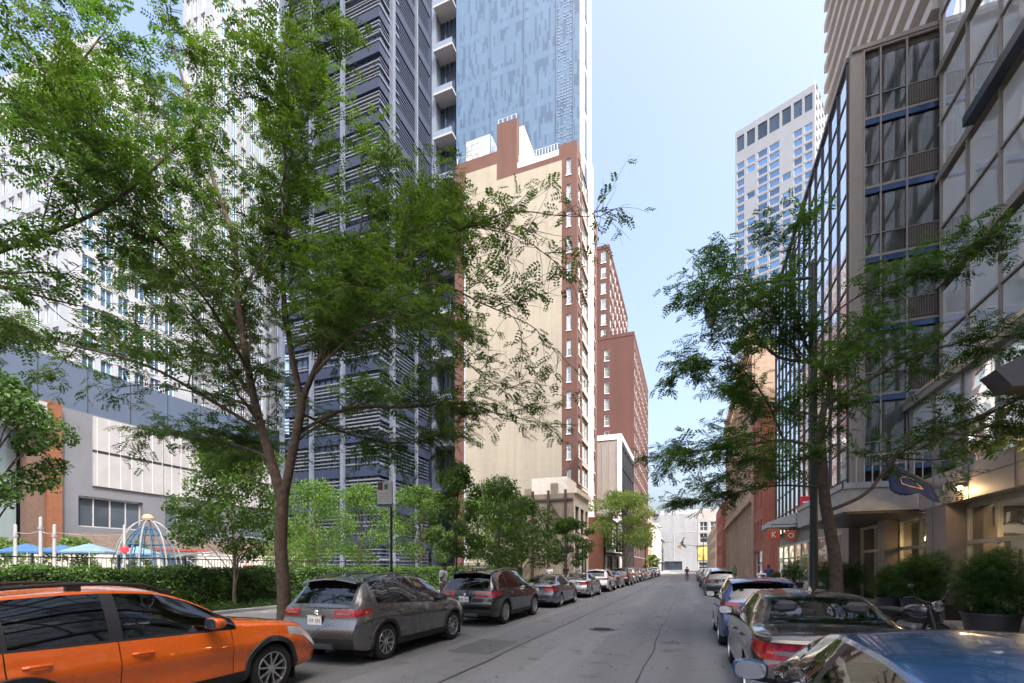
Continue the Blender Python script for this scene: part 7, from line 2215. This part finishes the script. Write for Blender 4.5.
# far traffic signal by the cross street
t = thing('traffic_signal', 'dark traffic signal mast at the far end of the street', 'traffic light', (3.2, 130, .15))
g = MB(); g.tube([(3.2, 130, .15), (3.2, 130, 9.6)], .09, 8); g.tube([(3.2, 130, 7.0), (-2.2, 130, 7.6)], .06, 8); g.build('mast', M_BLACKM, t)
g = MB(); g.bbox(-2.5, 129.8, 6.4, -2.1, 130.1, 7.5, .03); g.bbox(3.0, 129.6, 3.2, 3.4, 129.9, 4.3, .03); h = g.build('signal_head', mat('signal_yellow', (.45, .3, .03), .5), t)
g = MB()
for z in (6.58, 6.95, 7.32): g.lathe([(0, 0), (.11, 0), (.12, .02)], 10, (-2.3, 129.78, z), 'Y')
g.build('lens', mat('signal_lens', (.06, .02, .02), .3), h)
for y, lb in ((92, 'slim dark lamp post on the far left pavement near the white upper front'), (150, 'slim dark lamp post farthest down the left pavement')):
    t = thing('street_lamp', lb, 'street lamp', (-7.9, y, .15), 0, 'far lamp posts on the left')
    g = MB(); g.tube([(-7.9, y, .15), (-7.9, y, 9)], [.11, .07], 8); g.build('pole', M_BLACKM, t)
    g = MB(); g.tube([(-7.9, y, 8.9), (-6.2, y, 9.3), (-5.4, y, 9.2)], .05, 6); g.build('arm', M_BLACKM, t)
    g = MB(); g.bbox(-5.6, y-.15, 9.05, -4.9, y+.15, 9.22, .03); g.build('lamp_head', M_GREYM, t)
# sandwich board and blue bin on the left pavement
t = thing('utility_cabinet', 'pale grey utility cabinet standing behind the slate grey saloon', 'cabinet', (-8.7, 19.2, .15))
g = MB(); g.bbox(-9.1, 19.0, .15, -8.4, 19.5, 1.75, .03); g.build('cabinet_body', M_GREYM, t)
g = MB(); g.box(-9.05, 18.985, .3, -8.45, 18.998, 1.65); d = g.build('door', mat('cabinet_door', (.3, .31, .33), .5, .3), t)
g = MB(); g.box(-8.55, 18.96, .95, -8.52, 18.984, 1.1); g.build('handle', M_BLACKM, d)

# ------------------------------------------------------------------ people
def skin_obj(name, pts, edges, rad, m, parent, sub=1, root=0):
    me = bpy.data.meshes.new(name); bm = bmesh.new(); ly = bm.verts.layers.skin.verify()
    vs = []
    for p, r in zip(pts, rad):
        v = bm.verts.new(p); v[ly].radius = (r, r) if not hasattr(r, '__len__') else r; vs.append(v)
    vs[root][ly].use_root = True
    for a, b in edges: bm.edges.new((vs[a], vs[b]))
    bm.to_mesh(me); bm.free(); me.materials.append(m)
    o = link(name, me, parent)
    k = o.modifiers.new('skin', 'SKIN'); k.use_smooth_shade = True
    if sub: u = o.modifiers.new('sub', 'SUBSURF'); u.levels = sub; u.render_levels = sub
    return o

M_SKIN = {'light': mat('skin_light', (.48, .28, .20), .6, var=.05), 'tan': mat('skin_tan', (.30, .17, .11), .6, var=.05), 'dark': mat('skin_dark', (.12, .065, .04), .6, var=.05)}
M_HAIR = mat('hair_dark', (.018, .013, .01), .7)
def person(label, x, y, rz, shirt, legs, skin='tan', h=1.75, z=.15, pose='stand', hair=True, shorts=False, lean=0.0, group='people on the pavements'):
    t = thing('person', label, 'person', (x, y, z), rz, group)
    k = h/1.75; sk = M_SKIN[skin]
    st = {'stand': .03, 'walk': .26}[pose if pose in ('stand', 'walk') else 'stand']
    bend = lean
    def T(p):
        """bend the trunk forward above the hips"""
        X, Y, Z = p
        if Z > .95 and bend: dy = Z-.95; Y, Z = Y+dy*math.sin(bend), .95+dy*math.cos(bend)
        return (X*k, Y*k, Z*k)
    fw, bk = st, -st
    P = [(0,0,.96), (0,-.01,1.12), (0,0,1.30), (0,0,1.42), (0,.01,1.52), (0,.03,1.60), (0,.025,1.69)]
    Rr = [.125, .115, .135, .10, .055, .085, .075]
    E = [(0,1), (1,2), (2,3), (3,4), (4,5), (5,6)]
    # nose
    P.append((0, .125, 1.605)); Rr.append(.016); E.append((5, 7))
    arms = []
    for s, sw in ((-1, fw), (1, bk)):
        i = len(P)
        fore = .28 if pose == 'hold' else (.10+max(0, sw)*.7)
        hz = 1.04 if pose == 'hold' else .89
        hy = .30 if pose == 'hold' else .08+sw*.8
        P += [(s*.17, 0, 1.42), (s*.225, sw*.35-.02, 1.15), (s*.235, hy, hz), (s*.235, hy+.035, hz-.075)]; Rr += [.062, .044, .028, .034]
        E += [(3, i), (i, i+1), (i+1, i+2), (i+2, i+3)]
        for f, (dx, dl) in enumerate(((-.028, .062), (-.010, .072), (.010, .068), (.027, .052))):
            j = len(P); P += [(s*.235+dx, hy+.05+.012*f*0, hz-.115), (s*.235+dx*1.1, hy+.072, hz-.115-dl)]; Rr += [.011, .008]; E += [(i+3, j), (j, j+1)]
        j = len(P); P += [(s*.235-s*.040, hy+.06, hz-.07), (s*.235-s*.045, hy+.085, hz-.115)]; Rr += [.012, .009]; E += [(i+3, j), (j, j+1)]
    for s, sw in ((-1, bk), (1, fw)):
        i = len(P)
        P += [(s*.095, 0, .88), (s*.10, sw*.55+.02, .50), (s*.10, sw*1.0-(.06 if sw < 0 else 0), .10), (s*.105, sw*1.0+.13-(.06 if sw < 0 else 0), .035)]; Rr += [.090, .060, .040, .035]
        E += [(0, i), (i, i+1), (i+1, i+2), (i+2, i+3)]
    skin_obj('body', [T(p) for p in P], E, [r*k if not hasattr(r, '__len__') else r for r in Rr], sk, t)
    # shirt
    SP = [(0,0,.93), (0,-.01,1.12), (0,0,1.30), (0,0,1.43)]; SR = [.150, .138, .155, .115]; SE = [(0,1), (1,2), (2,3)]
    for s, sw in ((-1, fw), (1, bk)):
        i = len(SP); SP += [(s*.18, 0, 1.425), (s*.215, sw*.2-.012, 1.24)]; SR += [.075, .066]; SE += [(3, i), (i, i+1)]
    skin_obj('shirt', [T(p) for p in SP], SE, [r*k for r in SR], shirt, t)
    LP = [(0,0,.98), (0,0,.90)]; LR = [.142, .135]; LE = [(0,1)]
    for s, sw in ((-1, bk), (1, fw)):
        i = len(LP)
        if shorts: LP += [(s*.10, .005, .84), (s*.105, sw*.55+.02, .53)]; LR += [.105, .085]; LE += [(1, i), (i, i+1)]
        else:
            LP += [(s*.10, .005, .84), (s*.105, sw*.55+.02, .50), (s*.105, sw*1.0-(.06 if sw < 0 else 0), .12)]; LR += [.105, .075, .062]; LE += [(1, i), (i, i+1), (i+1, i+2)]
    skin_obj('shorts' if shorts else 'trousers', [(a*k, b*k, c*k) for a, b, c in LP], LE, [r*k for r in LR], legs, t)
    for s, sw in ((-1, bk), (1, fw)):
        g = MB(); yy = sw*1.0-(.06 if sw < 0 else 0)
        g.bbox((s*.105-.045)*k, (yy-.07)*k, 0, (s*.105+.045)*k, (yy+.19)*k, .085*k, .02); g.build('shoe', M_PLASTIC, t, smooth=True, local=True, angle=60)
    if hair:
        c = T((0, .012, 1.665)); g = MB(); g.ball(c, .096*k, .105*k, .098*k, 14, 9); g.build('hair', M_HAIR, t, smooth=True, local=True)
    for s in (-1, 1):
        c = T((s*.032, .112, 1.628)); g = MB(); g.ball(c, .011*k, n=8, m=6); g.build('eye', mat('eye_dark', (.03, .02, .015), .3), t, smooth=True, local=True)
    c = T((0, .108, 1.555)); g = MB(); g.ball(c, .024*k, .008*k, .007*k, 8, 6); g.build('mouth', mat('lip', (.30, .10, .08), .5), t, smooth=True, local=True)
    return t
C_WHITE = mat('cloth_white', (.70, .71, .72), .85); C_BLACK = mat('cloth_black', (.02, .02, .023), .85); C_BLUE = mat('cloth_blue', (.03, .06, .32), .85)
C_DENIM = mat('cloth_denim', (.07, .09, .15), .9); C_GREEN = mat('cloth_green', (.03, .25, .12), .85); C_RED = mat('cloth_red', (.42, .03, .03), .85); C_GREY = mat('cloth_grey', (.2, .2, .22), .85)
person('person in a white t-shirt holding something in both hands beside the black sport utility car', -7.5, 13.5, R(-75), C_WHITE, C_DENIM, 'dark', 1.78, pose='hold')
person('person in dark clothes walking in the roadway far down the street', -.35, 62.0, R(180), C_BLACK, C_DENIM, 'tan', 1.78, 0.004, 'walk')
person('person in a black t-shirt and shorts bending forward on the right pavement', 4.85, 29.6, R(-60), C_BLACK, C_BLACK, 'light', 1.78, lean=.45, shorts=True)
person('person in bright blue standing beneath the orange sign', 5.0, 36.0, R(160), C_BLUE, C_BLUE, 'dark', 1.75)
person('person in a blue-grey shirt standing behind the one bending forward', 5.5, 33.2, R(140), C_GREY, C_DENIM, 'light', 1.75)
person('person in a green shirt on the far right pavement beside the brownstone block', 4.6, 57.0, R(170), C_GREEN, C_BLACK, 'dark', 1.72, pose='walk')
person('person with dark hair walking on the left pavement behind the slate grey saloon', -9.6, 25.4, R(20), C_RED, C_DENIM, 'dark', 1.72, pose='walk')
person('person in white walking on the left pavement behind the silver saloon', -9.0, 31.0, R(180), C_WHITE, C_BLACK, 'tan', 1.72, pose='walk')
person('person in black walking on the left pavement behind the white crossover', -9.2, 36.4, R(0), C_BLACK, C_BLACK, 'light', 1.75, pose='walk')
person('person in grey walking on the left pavement near the red brick corner shop', -9.4, 41.5, R(180), C_GREY, C_DENIM, 'tan', 1.72, pose='walk')
person('person in a red shirt standing in the playground behind the large tree trunk', -27.5, 23.0, R(60), C_RED, C_GREY, 'tan', 1.72, .45, group='people in the playground')
